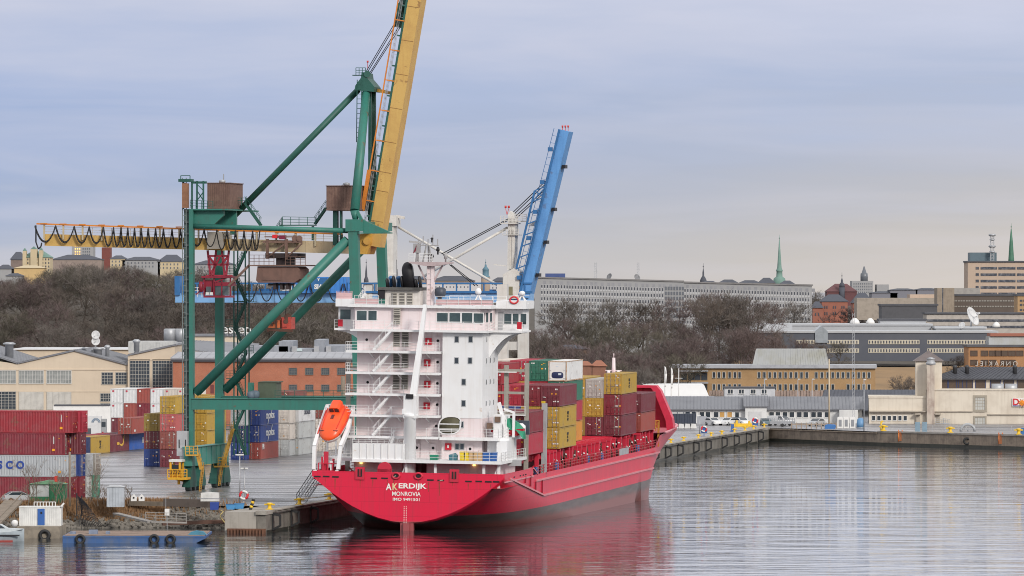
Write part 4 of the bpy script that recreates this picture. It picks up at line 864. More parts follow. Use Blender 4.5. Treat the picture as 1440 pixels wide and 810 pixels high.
M_rod=mat('lock_rod_steel',(.30,.27,.25),.5,dirt=.5,dcol=(.2,.13,.09),scale=2);M_mw=mat('decal_white',(.72,.72,.70),.5,dirt=.1);M_mo=mat('decal_orange',(.85,.38,.02),.5,dirt=.1)
CM={}
for Ln in(12.19,6.06):
 b,f=con_meshes(Ln);CM[Ln]=(b.mesh('body',M_rod),f.mesh('frame',M_rod))
CD=door_mesh().mesh('door',M_rod);CR=rods_mesh().mesh('lock_rods',M_rod);CMK=[marks_mesh(i).mesh('markings',[M_mw,M_mo])for i in range(8)]
b=MB();[b.bx(1.225,1.24,.9+.07*k,.9+.07*k+.045,1.3,2.2-.1*(k%3))for k in range(2)];b.bx(1.225,1.24,.75,1.1,.45,.72,1);b.bx(1.225,1.24,1.6,1.72,1.9,2.0,1);SIDEMK=b.mesh('side_markings',[M_mw,M_mo])
def cm(name,c,**k):return mat('container_'+name,c,.5,dirt=k.pop('dirt',.4),dcol=k.pop('dcol',tuple(x*.7+.06 for x in c)),scale=1.3,streak=.4,var=.07,patch=((.16,.085,.05),1.1,.6,.63),**k)
CC={'red':cm('red',(.29,.022,.032)),'dark red':cm('dark_red',(.20,.02,.032)),'maroon':cm('maroon',(.155,.026,.038)),'brick red':cm('brick_red',(.30,.065,.05)),'bright red':cm('bright_red',(.40,.03,.055)),'brown red':cm('brown_red',(.24,.068,.055)),'pink red':cm('pink_red',(.44,.105,.10)),'yellow':cm('yellow',(.43,.275,.045)),'olive yellow':cm('olive',(.30,.21,.045)),'orange':cm('orange',(.55,.24,.04)),'blue':cm('blue',(.025,.055,.22)),'navy':cm('navy',(.02,.035,.12)),'bright blue':cm('bright_blue',(.03,.11,.42)),'white':cm('white',(.66,.66,.66)),'cream':cm('cream',(.62,.56,.50)),'grey':cm('grey',(.42,.44,.46)),'pale grey':cm('pale_grey',(.50,.51,.50)),'green':cm('green',(.03,.15,.10)),'sea green':cm('sea_green',(.10,.28,.20)),'silver':cm('silver',(.42,.40,.37))}
LOGO={}
def logo(kind):
 """writing meshes, lying in the x/z plane of a container side, centred"""
 if kind not in LOGO:
  if kind=='msc':LOGO[kind]=text_mesh('lettering','M\nS\nC',.42,mat('logo_black',(.02,.02,.02),.6,dirt=.1),bold=.02,sx=3.2)
  elif kind=='cronos':LOGO[kind]=text_mesh('lettering','CRONOS',1.1,M_mw,bold=.03,sx=1.25)
  elif kind=='cronos_dark':LOGO[kind]=text_mesh('lettering','CRONOS',.9,mat('logo_dark',(.10,.11,.14),.6),bold=.02,sx=1.2)
  elif kind=='cosco':LOGO[kind]=text_mesh('lettering','COSCO',1.25,mat('logo_blue',(.02,.06,.30),.6,dirt=.1),bold=.05,spacing=1.75)
  elif kind=='goldbird':
   b=MB();b.prism([(-1.6,-.3),(-.2,-.45),(.6,-.2),(.8,.3),(1.0,.75),(1.5,.9),(1.3,.5),(1.25,-.1),(.8,-.55),(-.2,-.75),(-1.4,-.55)],-.01,.01);LOGO[kind]=b.mesh('emblem',mat('logo_gold',(.75,.45,.05),.5,dirt=.1));
   for v in LOGO[kind].vertices:v.co=Vector((v.co.x,v.co.z,v.co.y))
  elif kind=='goldtext':LOGO[kind]=text_mesh('lettering','oeo',.7,mat('logo_gold',(.75,.45,.05),.5,dirt=.1),bold=.05,sx=1.3)
  elif kind=='tex':LOGO[kind]=text_mesh('lettering','K',.9,M_mw,bold=.03)
  elif kind=='pblk':LOGO[kind]=text_mesh('lettering','P8',1.2,M_mw,bold=.03)
  elif kind=='slash':b=MB();b.add([(-.5,-.5,0),(-.25,-.5,0),(.5,.5,0),(.25,.5,0),(-.5,-.5,.012),(-.25,-.5,.012),(.5,.5,.012),(.25,.5,.012)],[(0,1,2,3),(4,5,6,7),(0,1,5,4),(1,2,6,5),(2,3,7,6),(3,0,4,7)]);LOGO[kind]=b.mesh('slash_mark',M_mw)
 return LOGO[kind]
crnd=random.Random(3)
GBODY={}
def container(M,col,label,group,L=12.19,hs=1.0,flip=False,doors=True,logos=(),sidemk=False,reefer=None):
 """M: world matrix of the door end bottom centre (y runs along the box)"""
 t=thing('shipping_container',label,'container',group=group)
 if flip:M=M@Matrix.Translation((0,L,0))@Matrix.Rotation(math.pi,4,'Z')
 t.matrix_world=M@Matrix.Diagonal((1,1,hs,1));m=CC[col]
 put('body',CM[L][0],t,mat=m);put('frame',CM[L][1],t,mat=m if reefer!='rust' else mat('rusty_frame',(.50,.40,.30),.7,dirt=.7,dcol=(.35,.12,.03),scale=2))
 if reefer:
  b=MB();b.bx(-1.05,1.05,.03,.08,.16,CH-.14);b.build('reefer_unit',M_mw,t)
  b=MB();b.loft([[(.78*(1-.08*k)*math.copysign(abs(math.cos(a))**.5,math.cos(a)),.03-.02*k,.78+.42*(1-.08*k)*math.copysign(abs(math.sin(a))**.6,math.sin(a)))for a in[2*math.pi*j/20 for j in range(20)]]for k in(0,1)]);b.build('fan_grille',mat('grille_navy',(.015,.025,.09),.6),t)
  b=MB();b.bx(.12,.5,-.02,.02,.8,1.05);b.bx(-.2,.12,.0,.02,1.85,1.95);b.bx(-.7,.7,.01,.03,2.2,2.25);[b.lathe([(.09,0),(.05,.05)],8,(x,.0,z))for x in(-.9,.9)for z in(.4,1.4)];b.build('control_box',mat('light_panel',(.6,.66,.72),.5),t)
 elif doors:
  for s in(-1,1):
   d=put('door',CD,t,(s*.545,0,0),mat=m);r=put('lock_rods',CR,d,mat=m if crnd.random()<.7 else M_rod)
   if s>0:r.scale=(-1,1,1)
  put('markings',CMK[crnd.randrange(8)],t)
 if sidemk:put('side_markings',SIDEMK,t)
 for kind,y,z,side in logos:
  o=put(logo(kind).name.split('.')[0],logo(kind),t,(side*1.235,y,z));o.rotation_euler=(R(90),0,R(90)*side)
 return t
def base(x,y,z=QZ):p=gnd(x,y,z);return p
def row_m(p,rz,z):return Matrix.Translation((p.x,p.y,z))@Matrix.Rotation(rz,4,'Z')
TW={1:'bottom',2:'second up',3:'third up',4:'topmost'}
def stack(px,py,cols,sdesc,group,gap=0.0,rz=ANG,L=12.19,dn=0.0,hs=1.0,right_edge=False,z0=QZ+.02):
 """cols: list of (colour, dict) from the ground up; px,py: door end, left bottom corner in the photo"""
 p=gnd(px,py,z0)+NV*(1.25+dn)
 z=z0
 for k,(c,kw)in enumerate(cols):
  kw=dict(kw);h=kw.pop('hs',hs);lab=kw.pop('label',None)
  tw='only' if len(cols)==1 else 'topmost' if k==len(cols)-1 else TW[k+1]
  container(row_m(p,rz,z),c,lab or '%s container, %s of the stack %s'%(c,tw,sdesc),group,L=L,hs=h,**kw);z+=CH*h+.04
 return p
G1='containers stacked on the left bank'
# long stack at the left edge: boxes lie across the quay, long sides to the camera
P0=gnd(102,702);UR=UV;RZ=ANG+R(90)
def lbox(row,tier,col,label,dx=0.0,**k):
 p=P0+UV*(2.44/2+row*2.7)+NV*dx;z=QZ+.02+tier*2.76
 return container(row_m(p,ANG+R(90),z),col,label,G1,hs=2.74/CH,doors=True,**k)
lbox(0,3,'red','dark red container with white serial marks, front row and topmost in the long left stack')
lbox(0,2,'dark red','dark red container directly on the grey lettered one in the long left stack',dx=-1.0)
lbox(0,1,'grey','grey container with large blue letters in the long left stack',dx=-.2)
lbox(0,0,'dark red','dark red container at the bottom front of the long left stack, behind the green shed',dx=-.2)
lbox(1,3,'bright red','bright red container, second row and topmost in the long left stack',dx=.6)
lbox(1,2,'maroon','maroon container in the second row below the bright red one in the long left stack',dx=.4)
lbox(1,1,'blue','blue container end squeezed between grey ends in the long left stack',dx=.3)
lbox(1,0,'dark red','dark red container, bottom of the second row in the long left stack',dx=.3)
lbox(2,1,'grey','grey container end right of the blue end in the long left stack',dx=.6)
lbox(2,0,'pale grey','pale grey container, bottom of the third row in the long left stack',dx=.4)
lbox(3,1,'silver','silver grey container at the back right of the long left stack',dx=.9)
lbox(3,0,'sea green','sea green container at the back right corner of the long left stack, on the ground',dx=.8)
for o in[o for o in bpy.data.objects if o.get('group')==G1]:
 lab=o['label']
 k=put('side_markings',SIDEMK,o);k.rotation_euler=(0,0,math.pi);k.location=(0,2.4,0)
 if 'lettered' in lab or 'blue letters' in lab:
  if 'large blue' in lab:
   q=put('lettering',logo('cosco'),o,(-1.235,9.2,1.35));q.rotation_euler=(R(90),0,R(-90))
   # row of boxes lying along the quay direction, long sides half visible
G2='containers in the yard behind the crane'
pr=gnd(127.6,639.5)
for k,(c,lg,s)in enumerate((('navy',(),'dark blue container at the near end of the low row, by the red stack'),('yellow',(('msc',6,1.35,1),),'yellow container with black vertical letters in the low row left of the crane'),('maroon',(('goldbird',7.5,1.5,1),('goldtext',5.0,1.25,1)),'maroon container with a gold bird emblem in the low row'),('bright blue',(('pblk',9,1.3,1),),'bright blue container at the far end of the low row'))):
 p=pr+NV*(-1.22)+UV*(12.4*(k-1));container(row_m(p,ANG,QZ+.02),c,s,G2,logos=lg,hs=1.08)
for k,(c,s)in enumerate((('brick red','brick red container lying on the low row just behind the yellow one'),('red','red container lying on the low row behind the maroon one'))):
 p=pr+NV*(-3.9)+UV*(12.4*k+3);container(row_m(p,ANG,QZ+.02),c,s,G2,hs=1.08)
for k,(c,s,lg)in enumerate((('brick red','brick red container with two white squares, on top of the low row',()),('brown red','brown red container with a white letter, atop the low row',(('tex',10.4,1.6,1),)))):
 p=pr+NV*(-1.22+1.9)+UV*(12.4*(k+1)+7);t=container(row_m(p,ANG,QZ+.02+CH*1.08),c,s,G2,logos=lg)
 if k==0:b=MB();[b.bx(1.225,1.24,y,y+.9,.35,.7)for y in(1.0,8.5)];b.build('white_squares',M_mw,t)
 # the white and red boxes with their blank ends to the camera
G3='blank ended containers before the beige warehouse'
S3=[('first',[('maroon',{}),('white',{}),('white',{})]),('second',[('brick red',{}),('brick red',{}),('white',{})]),('third',[('maroon',{}),('dark red',{}),('brick red',{})]),('fourth',[('white',{}),('white',{}),('white',{})]),('fifth',[('cream',{}),('cream',{}),('cream',{})]),('sixth',[('white',{}),('cream',{}),('cream',{})])]
M_pk=mat('decal_red',(.5,.05,.08),.5)
for k,(nm,cols)in enumerate(S3):
 p=gnd(155,608)+NV*(2.53*k+1.25)
 for j,(c,kw)in enumerate(cols):
  t=container(row_m(p,ANG,QZ+.02+(CH+.08)*j),c,'%s container, %s in the %s stack of blank ends from the left'%(c,('bottom','middle','top')[j],nm),G3,flip=True,hs=1.03)
  b=MB();b.bx(.5,.85,12.19,12.205,2.0,2.3);b.build('emblem',M_pk if c in('white','cream')else M_mw,t)
  # door ends in the middle of the yard
Y_={}
stack(202,656,[('blue',{}),('maroon',{}),('olive yellow',{})],'left of all door ends, beside the low row',G2)
stack(224.5,657,[('maroon',{}),('brown red',{}),('pink red',{}),('yellow',{})],'second from the left of the door ends',G2)
stack(246.5,655,[('yellow',{}),('yellow',{}),('yellow',{}),('yellow',{})],'of yellow boxes behind the crane cabinet',G2)
stack(268.5,654.2,[('yellow',dict(logos=(('msc',6,1.35,1),)))]*4,'of yellow lettered boxes between the crane legs',G2,hs=.98)
stack(324,646.5,[('blue',{}),('navy',{}),('white',{})],'with a white top by the blue boxes',G2)
sl_=(('slash',5.0,.55,1),('cronos',6.3,1.3,1),('slash',7.4,2.1,1))
stack(345,646,[('brick red',dict(logos=(('pblk',1.6,1.9,1),))),('blue',dict(logos=sl_)),('blue',dict(logos=sl_)),],'of blue lettered boxes on a red one',G2)
stack(386,641,[('pale grey',{}),('cream',{}),('cream',{}),('brown red',{})],'narrowly seen right of the blue lettered boxes',G2,hs=.97)
stack(398.5,640,[('pale grey',{}),('pale grey',{}),('white',dict(logos=(('cronos_dark',6.2,1.4,1),('slash',7.2,.6,1))))],'of pale boxes left of the lifeboat',G2)
stack(440,634,[('cream',{}),('cream',{}),('brown red',{})],'right behind the lifeboat',G2)
stack(426,628,[('white',{}),('brick red',{}),('brown red',{})],'farther back, peeping out left of the lifeboat',G2)
# the container ship
S0=qw(14.8,10.5);PITCH,HEEL=R(.52),R(.75)
fs=FR(S0.x,S0.y,ANG)
def SX(px,yl):return fs.x(px,yl)
def SZ(px,py,yl):return fs.z(px,py,yl)-PITCH*yl+HEEL*fs.x(px,yl)
ship=thing('container_ship','red container ship with a white wheelhouse block at its stern, moored at the quay','ship',S0)
MS=Matrix.Translation(S0)@Matrix.Rotation(ANG,4,'Z')@Matrix.Rotation(PITCH,4,'X')@Matrix.Rotation(HEEL,4,'Y')
ship.matrix_world=MS
B=11.65
def hull_mat():
 m=mat('hull_red',(.70,.012,.052),.36,dirt=.14,dcol=(.34,.04,.06),scale=.16,streak=.35,spec=.55)
 t=m.node_tree;n=t.nodes;l=t.links;b=n['Principled BSDF'];co=n.new('ShaderNodeTexCoord');sp=n.new('ShaderNodeSeparateXYZ');l.new(co.outputs['Object'],sp.inputs[0])
 old=b.inputs['Base Color'].links[0].from_socket
 nz=n.new('ShaderNodeTexNoise');nz.inputs['Scale'].default_value=.9;nz.inputs['Detail'].default_value=6;l.new(co.outputs['Object'],nz.inputs[0])
 mp=n.new('ShaderNodeMapping');mp.inputs['Scale'].default_value=(.25,.12,1.2);l.new(co.outputs['Object'],mp.inputs[0])
 nz2=n.new('ShaderNodeTexNoise');nz2.inputs['Scale'].default_value=1;nz2.inputs['Detail'].default_value=7;l.new(mp.outputs[0],nz2.inputs[0])
 cr=n.new('ShaderNodeValToRGB');l.new(nz2.outputs[0],cr.inputs[0]);e=cr.color_ramp.elements;e[0].position=.35;e[0].color=(.085,.055,.05,1);e[1].position=.66;e[1].color=(.155,.112,.103,1)
 bk=n.new('ShaderNodeTexBrick');cb=n.new('ShaderNodeCombineXYZ');ad=n.new('ShaderNodeMath');l.new(sp.outputs[0],ad.inputs[0]);l.new(sp.outputs[1],ad.inputs[1]);l.new(ad.outputs[0],cb.inputs[0]);l.new(sp.outputs[2],cb.inputs[1]);l.new(cb.outputs[0],bk.inputs[0])
 bk.inputs['Scale'].default_value=1;bk.inputs['Brick Width'].default_value=5.5;bk.inputs['Row Height'].default_value=1.7;bk.inputs['Mortar Size'].default_value=.045;bk.inputs['Mortar Smooth'].default_value=.6
 ps=n.new('ShaderNodeMath');ps.operation='MULTIPLY';ps.inputs[1].default_value=.32;l.new(bk.outputs['Fac'],ps.inputs[0])
 def step(z0,z1,wob):
  a=n.new('ShaderNodeMath');a.operation='MULTIPLY_ADD';l.new(nz.outputs[0],a.inputs[0]);a.inputs[1].default_value=wob;l.new(sp.outputs[2],a.inputs[2])
  r=n.new('ShaderNodeMapRange');l.new(a.outputs[0],r.inputs[0]);r.inputs[1].default_value=z0+wob*.5;r.inputs[2].default_value=z1+wob*.5;return r.outputs[0]
 def mix(f,a,c):
  x=n.new('ShaderNodeMix');x.data_type='RGBA';l.new(f,x.inputs[0])
  for i,v in((6,a),(7,c)):
   if isinstance(v,tuple):x.inputs[i].default_value=(*v,1)
   else:l.new(v,x.inputs[i])
  return x.outputs[2]
 old=mix(ps.outputs[0],old,(.33,.012,.03))
 low=mix(step(.35,.95,.7),(.26,.085,.075),cr.outputs[0])
 ys=n.new('ShaderNodeMapRange');l.new(sp.outputs[1],ys.inputs[0]);ys.inputs[1].default_value=1.0;ys.inputs[2].default_value=1.2
 full=mix(step(1.78,1.82,.0),low,old)
 low2=mix(step(1.0,1.2,.2),(.34,.08,.085),old)
 l.new(mix(ys.outputs[0],low2,full),b.inputs['Base Color']);return m
M_hull=hull_mat();M_deckred=mat('deck_red',(.42,.03,.05),.6,dirt=.4,scale=.5);M_pk=mat('pale_pink_paint',(.745,.65,.66),.5,dirt=.18,dcol=(.55,.40,.37),scale=.5,streak=.45,patch=((.42,.24,.17),.8,.5,.67))
M_wh=mat('ship_white',(.78,.78,.79),.45,dirt=.12,dcol=(.60,.55,.50),scale=.5,streak=.35,patch=((.50,.33,.22),.8,.45,.685));M_cage=mat('lashing_grey',(.33,.31,.27),.6,dirt=.3,scale=1.0);M_dark=mat('dark_opening',(.012,.012,.014),.8,dirt=0);M_grs=mat('ship_grey',(.40,.41,.42),.5,dirt=.3)
M_shred=mat('ship_red_trim',(.55,.02,.05),.5,dirt=.25,dcol=(.3,.03,.05),scale=1.0);M_redbox=mat('fire_red',(.50,.012,.03),.5,dirt=.1)
stern=[(0,.94),(2.0,1.1),(3.9,1.5),(6.6,2.62),(9.2,4.15),(10.6,5.2),(11.5,6.0),(11.65,6.35)]
def ztop(y):return 6.95 if y<=20 else 6.05+1.65*smooth(115,118.5,y)+.8*smooth(120,138,y)
def zdk(y):return 5.2 if y<119 else 7.9
def hw(y,a,b_,p):
 if y<=a:return B
 t=min(1,(y-a)/(b_-a));return B*max(0,1-t**p)**.8
ys_=[0,1.5,3,5,7.5,10,13,16,20,20.02,23,26,30,35,40,48,60,80,95,102,107,111,115,118,120,122,125,128,131,134,137,140,142.5,144.5,146]
rings=[]
def lerp_t(y,tab):
 for(a,p),(c,q)in zip(tab,tab[1:]):
  if y<=c:t=(y-a)/(c-a);return p+(q-p)*t
 return tab[-1][1]
for y in ys_:
 zk=lerp_t(y,((0,.94),(3,.2),(10,-1.6),(22,-4),(36,-6)));zv=lerp_t(y,((0,6.35),(4,5.95),(10,5.1),(18,3.9),(26,2.7),(38,.9),(50,-1.5),(60,-4)));pw_=lerp_t(y,((0,1.9),(12,2.1),(26,2.5),(45,4.5),(60,8)))
 el=smooth(0,14,y);pts=[[B*q,(1-el)*(zk+(zv-zk)*q**pw_)+el*(zv+1.2*el-(zv+1.2*el-zk)*max(0,1-q**2.3)**.55)]for q in(0,.15,.3,.44,.57,.68,.78,.87,.93,.97,.99,1.0)]
 zt_=ztop(y);pts+=[[B,zv+1.2*el+(zt_-zv-1.2*el)*q]for q in(.4,.8,1.0)]
 if y>95:
  bw=hw(y,104,141,1.8);bd=hw(y,131,147.5,2.4)
  pts=[[B*q,-6]for q in(0,.3,.6,.9)]+[[B,z]for z in(-3,-1,0,1,2,3.2,4.4,5.3)]+[[B,5.3+(zt_-5.3)*q]for q in(.4,.8,1.0)]
  for p in pts:p[0]=p[0]/B*(bw+(bd-bw)*min(1,max(0,(p[1]+.3)/8.2)))
  if y>136:
   cut=smooth(136,146,y)*9.0-2
   for p in pts:p[1]=max(p[1],min(cut,zt_))
 rings.append([(-x,y,z)for x,z in reversed(pts)]+[(x,y,z)for x,z in pts[1:]])
mb=MB();mb.loft(rings,closed=False,caps=False,sm=True);nr=len(rings[0])
mb.f.append(tuple(range(nr)));mb.m.append(0);mb.sm.append(False)
mb.build('hull',M_hull,ship)
dk=MB()
for a,b_ in zip(ys_,ys_[1:]):
 if b_-a<.1:continue
 ia,ib=ys_.index(a),ys_.index(b_);wa=abs(rings[ia][-1][0])-.05;wb=abs(rings[ib][-1][0])-.05
 if wb>.1:dk.add([(-wa,a+.02,zdk(b_)),(wa,a+.02,zdk(b_)),(wb,b_,zdk(b_)),(-wb,b_,zdk(b_))],[(0,1,2,3)])
dk.build('deck',M_deckred,ship)
b=MB();b.bar((0,.4,.95),(0,.4,-3),1.6,.5,up=(0,1,0));b.bx(-.35,.35,-.3,3.5,-4,.9);b.build('rudder',M_hull,ship)
M_bar=mat('rubbing_bar_pink',(.66,.24,.27),.45,dirt=.2)
for s in(-1,1):
 b=MB();b.bar((s*(B+.08),22,5.3),(s*(B+.08),117,5.3),.2,.22);b.build('rubbing_bar',M_bar,ship)
 b=MB();b.bar((s*(B+.08),27,3.3),(s*(B+.08),112,3.3),.2,.24);b.bar((s*(B+.08),27,3.3),(s*(B+.06),4.5,6.25),.18,.2);b.build('rubbing_bar',M_bar,ship)
 for y in(14.5,18,21.5,26):
  b=MB();b.bar((s*(B+.03),y,6.1-.0*y if y<20 else 5.2),(s*(B+.03),y,3.3+(27-y)*.16),.25,.12);b.build('hull_bracket',mat('bracket_dark',(.25,.012,.03),.5),ship)
 b=MB();b.bar((s*(B+.05),1,5.95),(s*(B+.05),20,5.95),.12,.16);b.bar((s*(B+.04),20,6.9),(s*(B+.04),23,6.05),.14,.14);b.build('bulwark_bar',M_bar,ship)
 b=MB();[b.bx(min(s*(B-.1),s*(B+.03)),max(s*(B-.1),s*(B+.03)),y,y+.8,6.25,6.4)for y in(7,11,13,14.6)];b.build('freeing_ports',M_dark,ship)
slot=MB();slot.bx(-.4,.4,-.03,.06,-.09,.09);sme=slot.mesh('freeing_port',M_dark)
for px,py in((445.5,670),(458,670),(471,670.5),(525,672.5),(540,672.5),(604.5,675),(619,675.5),(658,677),(672.5,677),(686,677.5),(697,677.5)):put('freeing_port',sme,ship,(SX(px,0),-.01,SZ(px,py,0)))
b=MB();rr9=random.Random(12)
for px,py in((447,672),(459,672),(472,673),(505,671),(526,675),(541,675),(556,674),(588,674),(605,678),(620,678),(638,675),(659,680),(673,680),(687,681)):
 x0=SX(px,0)+rr9.uniform(-.3,.3);z0=SZ(px,py,0);wd=rr9.uniform(.04,.1);ln=rr9.uniform(.6,1.7);ln=min(ln,z0-(.94+5.4*(abs(x0)/B)**1.9)-.15)
 if ln>.15:b.add([(x0-wd,-.004,z0),(x0+wd,-.004,z0),(x0+wd*.3,-.004,z0-ln),(x0-wd*.3,-.004,z0-ln)],[(0,1,2,3)])
b.build('rust_streaks',mat('rust_streak',(.34,.05,.035),.7,dirt=.5,scale=3),ship)
def fairlead(x,z):
 b=MB();b.bx(-.55,.55,-.16,.25,-.75,.75);o=b.build('fairlead',M_shred,ship,(x,0,z));c=MB();c.bx(-.28,.28,-.18,-.1,-.4,.5);c.build('opening',M_dark,o);c=MB();c.bx(-.1,.1,-.2,-.17,-.35,.5);c.build('roller',mat('roller_red',(.3,.02,.03),.5),o)
fairlead(SX(505.5,0),SZ(505.5,665.5,0));fairlead(SX(638,0),SZ(638,669,0))
for px,py in((556,669),(587.5,669.5)):
 b=MB();b.loft([[((.45+.14*math.cos(a))*math.cos(c),.14*math.sin(a),(.35+.14*math.cos(a))*math.sin(c))for a in[2*math.pi*i/6 for i in range(6)]]for c in[2*math.pi*j/14 for j in range(15)]],caps=False);o=b.build('fairlead',M_shred,ship,(SX(px,0),-.03,SZ(px,py,0)))
 c=MB();c.tube((0,-.02,0),(0,.1,0),.34,12);c.build('opening',M_dark,o)
b=MB();b.tube((0,-.05,0),(0,.3,0),.85,16);b.bx(-.85,.85,-.05,.3,-1.2,0);b.build('roller_plate',M_shred,ship,(SX(539.5,0),.1,SZ(539.5,659.5,0)))
M_let=mat('letter_white',(.85,.84,.80),.5,dirt=.1,dcol=(.6,.5,.4));M_lety=mat('letter_cream',(.80,.62,.34),.5,dirt=.3)
def fit(txt,px0,px1,py,hpx,nm,m=M_let):
 me=text_mesh(nm,txt,1.0,m,bold=.025 if nm=='ship_name' else .008,depth=.015);x=[v.co.x for v in me.vertices];z=[v.co.y for v in me.vertices]
 k=(SX(px1,0)-SX(px0,0))/(max(x)-min(x));kz=hpx*S0.y/F/(max(z)-min(z));cz=(max(z)+min(z))/2;cx=(max(x)+min(x))/2
 for v in me.vertices:v.co.x=(v.co.x-cx)*k;v.co.y=(v.co.y-cz)*kz
 p=(px0+px1)/2;o=put(nm,me,ship,(SX(p,0),-.02,SZ(p,py,0)));o.rotation_euler=(R(90),0,0)
for tx,a_,b_,m_ in(('A',542,550,M_let),('K',551.3,558.6,M_lety),('ERDIJK',560,599.3,M_let)):fit(tx,a_,b_,684.5,9.5,'ship_name',m_)
fit('MONROVIA',551,591,694.5,6.2,'home_port');fit('IMO 9491501',552,589.5,702.3,4.2,'registry_number')
b=MB()
for k in range(10):
 for px in(568,571):b.bx(SX(px,0)-.04,SX(px,0)+.04,-.02,.01,SZ(px,712+2.5*k,0),SZ(px,713.2+2.5*k,0))
b.build('draught_marks',M_let,ship)
# after deck, house
ZP=SZ(590,647,1.0)
LV=[SZ(530,y,5)for y in(613,583,553,523,493)]
ZB=SZ(600,464,6);ZR=SZ(600,431,6)
HX0,HX1,TX0=SX(499,7),SX(676,6),SX(619.5,6)
b=MB();b.bx(-11.3,11.3,3.5,17.5,ZP-.35,ZP);b.bx(SX(566,.8),SX(704,.8),.8,3.5,ZP-.35,ZP);b.bx(SX(494,.8),SX(566,.8),.8,3.5,ZP-.35,ZP);b.build('poop_deck',M_wh,ship)
b=MB();b.bx(SX(498,6),SX(566,6),5.5,17,5.2,ZP-.35);b.bx(SX(600,6),SX(700,6),5.5,17,5.2,ZP-.35);b.build('mooring_deck_wall',M_pk,ship)
b=MB();[b.bx(SX(x,2)-.15,SX(x,2)+.15,1.6,2.0,5.2,ZP-.35)for x in(466,535,571,612,680,701)];[b.bar((SX(x,2),1.9,5.4),(SX(x,2)+.9,1.9,ZP-.4),.14)for x in(530,560,690)];b.build('deck_pillars',M_wh,ship)
for px in(506,665):b=MB();b.lathe([(.16,0),(.2,.12),(.1,.22)],8,(SX(px,5),5.3,ZP-.75));b.build('deck_lamp',lamp('warm_lamp',(1,.62,.2),2.0),ship)
for px,s in((520,0),(690,1),(640,2)):
 b=MB();b.tube((SX(px,3.5)-1.1,3.2,6.0),(SX(px,3.5)+1.1,3.2,6.0),.55,12);[b.tube((SX(px,3.5)+d,3.2,6.0),(SX(px,3.5)+d+.12,3.2,6.0),.85,12)for d in(-1.1,1.0)];b.build('mooring_winch',M_shred,ship)
b=MB();b.bx(HX0,TX0,7.2,16,ZP,ZB-.2);b.build('house_wall',M_pk,ship)
zt0=SZ(640,588,6)
b=MB();b.bx(TX0,HX1,6.0,16,zt0,ZB-.2);b.build('white_tower',M_wh,ship)
b=MB();b.bx(TX0+.01,HX1+.02,6.05,16,ZP,zt0);b.bx(SX(590,6.9),TX0,6.9,7.25,ZP,LV[0]);b.bx(HX1,SX(700,8),8,16,ZP,LV[0]-.2);b.build('lower_house',M_pk,ship)
pw=MB();pw.bx(-.28,.28,-.05,.05,-.4,.4);pf=pw.mesh('porthole',M_grs);pg=MB();pg.bx(-.2,.2,-.07,.0,-.32,.32);pgm=pg.mesh('pane',M_glass)
for px,py in((639.5,477),(659,477),(639.5,507),(658.5,507),(650,537),(650,567),(647.5,597)):o=put('porthole',pf,ship,(SX(px,6),6.0,SZ(px,py,6)));put('pane',pgm,o)
for yl in(8.4,10.8,13.2):
 for py in(477,507,537,567):o=put('porthole',pf,ship,(HX1,yl,SZ(680,py,9)),R(90));o.scale=(.6,1,.8);put('pane',pgm,o)
b=MB();cxo,czo=SX(631,6),SZ(631,598,6);rx=(SX(645.5,6)-SX(616.5,6))/2
ring=lambda k,y:[(cxo+rx*k*math.copysign(abs(math.cos(a))**.75,math.cos(a))+.18*math.sin(a)*rx,y,czo+1.0*k*math.copysign(abs(math.sin(a))**.75,math.sin(a)))for a in[2*math.pi*j/24 for j in range(24)]]
b.loft([ring(1.06,5.98),ring(1.06,6.1)]);o=b.build('air_intake',mat('intake_olive',(.09,.08,.045),.7,dirt=.4),ship)
b=MB();[b.bx(cxo-rx*.95,cxo+rx*.95,5.9,5.97,czo+dz-.06,czo+dz+.06)for dz in(-.55,.15)];b.build('intake_bars',M_wh,o)
b=MB();b.loft([ring(1.12,5.9),ring(1.0,5.9)],caps=False);b.build('intake_rim',M_wh,o)
M_rl=mat('rail_white',(.74,.73,.72),.5,dirt=.15)
for k,z in enumerate(LV):
 x0=SX(484,5);x1=TX0-.15
 b=MB();b.bx(x0,x1,4.7,7.2,z-.28,z);
 for px in(520,560,600):b.bar((SX(px,6),4.8,z-.3),(SX(px,6),7.2,z-.9),.1)
 w=b.build('walkway',M_wh,ship)
 b=MB();b.rail([(x0,7.1,z),(x0,4.75,z),(x1,4.75,z)],1.05,.022,1.5);b.build('railing',M_rl,w)
 if k==0:continue
 b=MB();b.stair((SX(524,6),5.6,LV[k-1]+.05),(SX(550,6),5.6,z),.8,axis=(0,1,0));b.build('stairs',M_wh,ship)
b=MB();b.stair((SX(524,6),5.6,LV[-1]+.05),(SX(550,6),5.6,ZB),.8);b.build('stairs',M_wh,ship)
b=MB();b.stair((SX(545,6),4.9,ZP),(SX(556,6),4.9,LV[0]),.8);b.build('stairs',M_wh,ship)
lm=MB();lm.bx(-.42,.42,-.06,.05,-.55,.55)
for i in range(4):lm.bx(-.34,.34,-.11,-.06,-.45+.25*i,-.33+.25*i,1)
lme=lm.mesh('louvre',[mat('louvre_beige',(.45,.42,.37),.6),mat('louvre_slot',(.12,.11,.10),.7)])
for px in(555,567):
 for py in(439,450,470,481,500.5,511,530,541):
  if px==567 and py<455:continue
  put('louvre',lme,ship,(SX(px,7.2),7.2,SZ(px,py,7.2)))
fb=MB();fb.bx(-.38,.38,-.25,.0,-.4,.4);fbm=fb.mesh('fire_box',M_redbox);fs_=MB();fs_.bx(-.1,.1,-.27,-.25,-.15,.2);fsm=fs_.mesh('white_mark',M_mw)
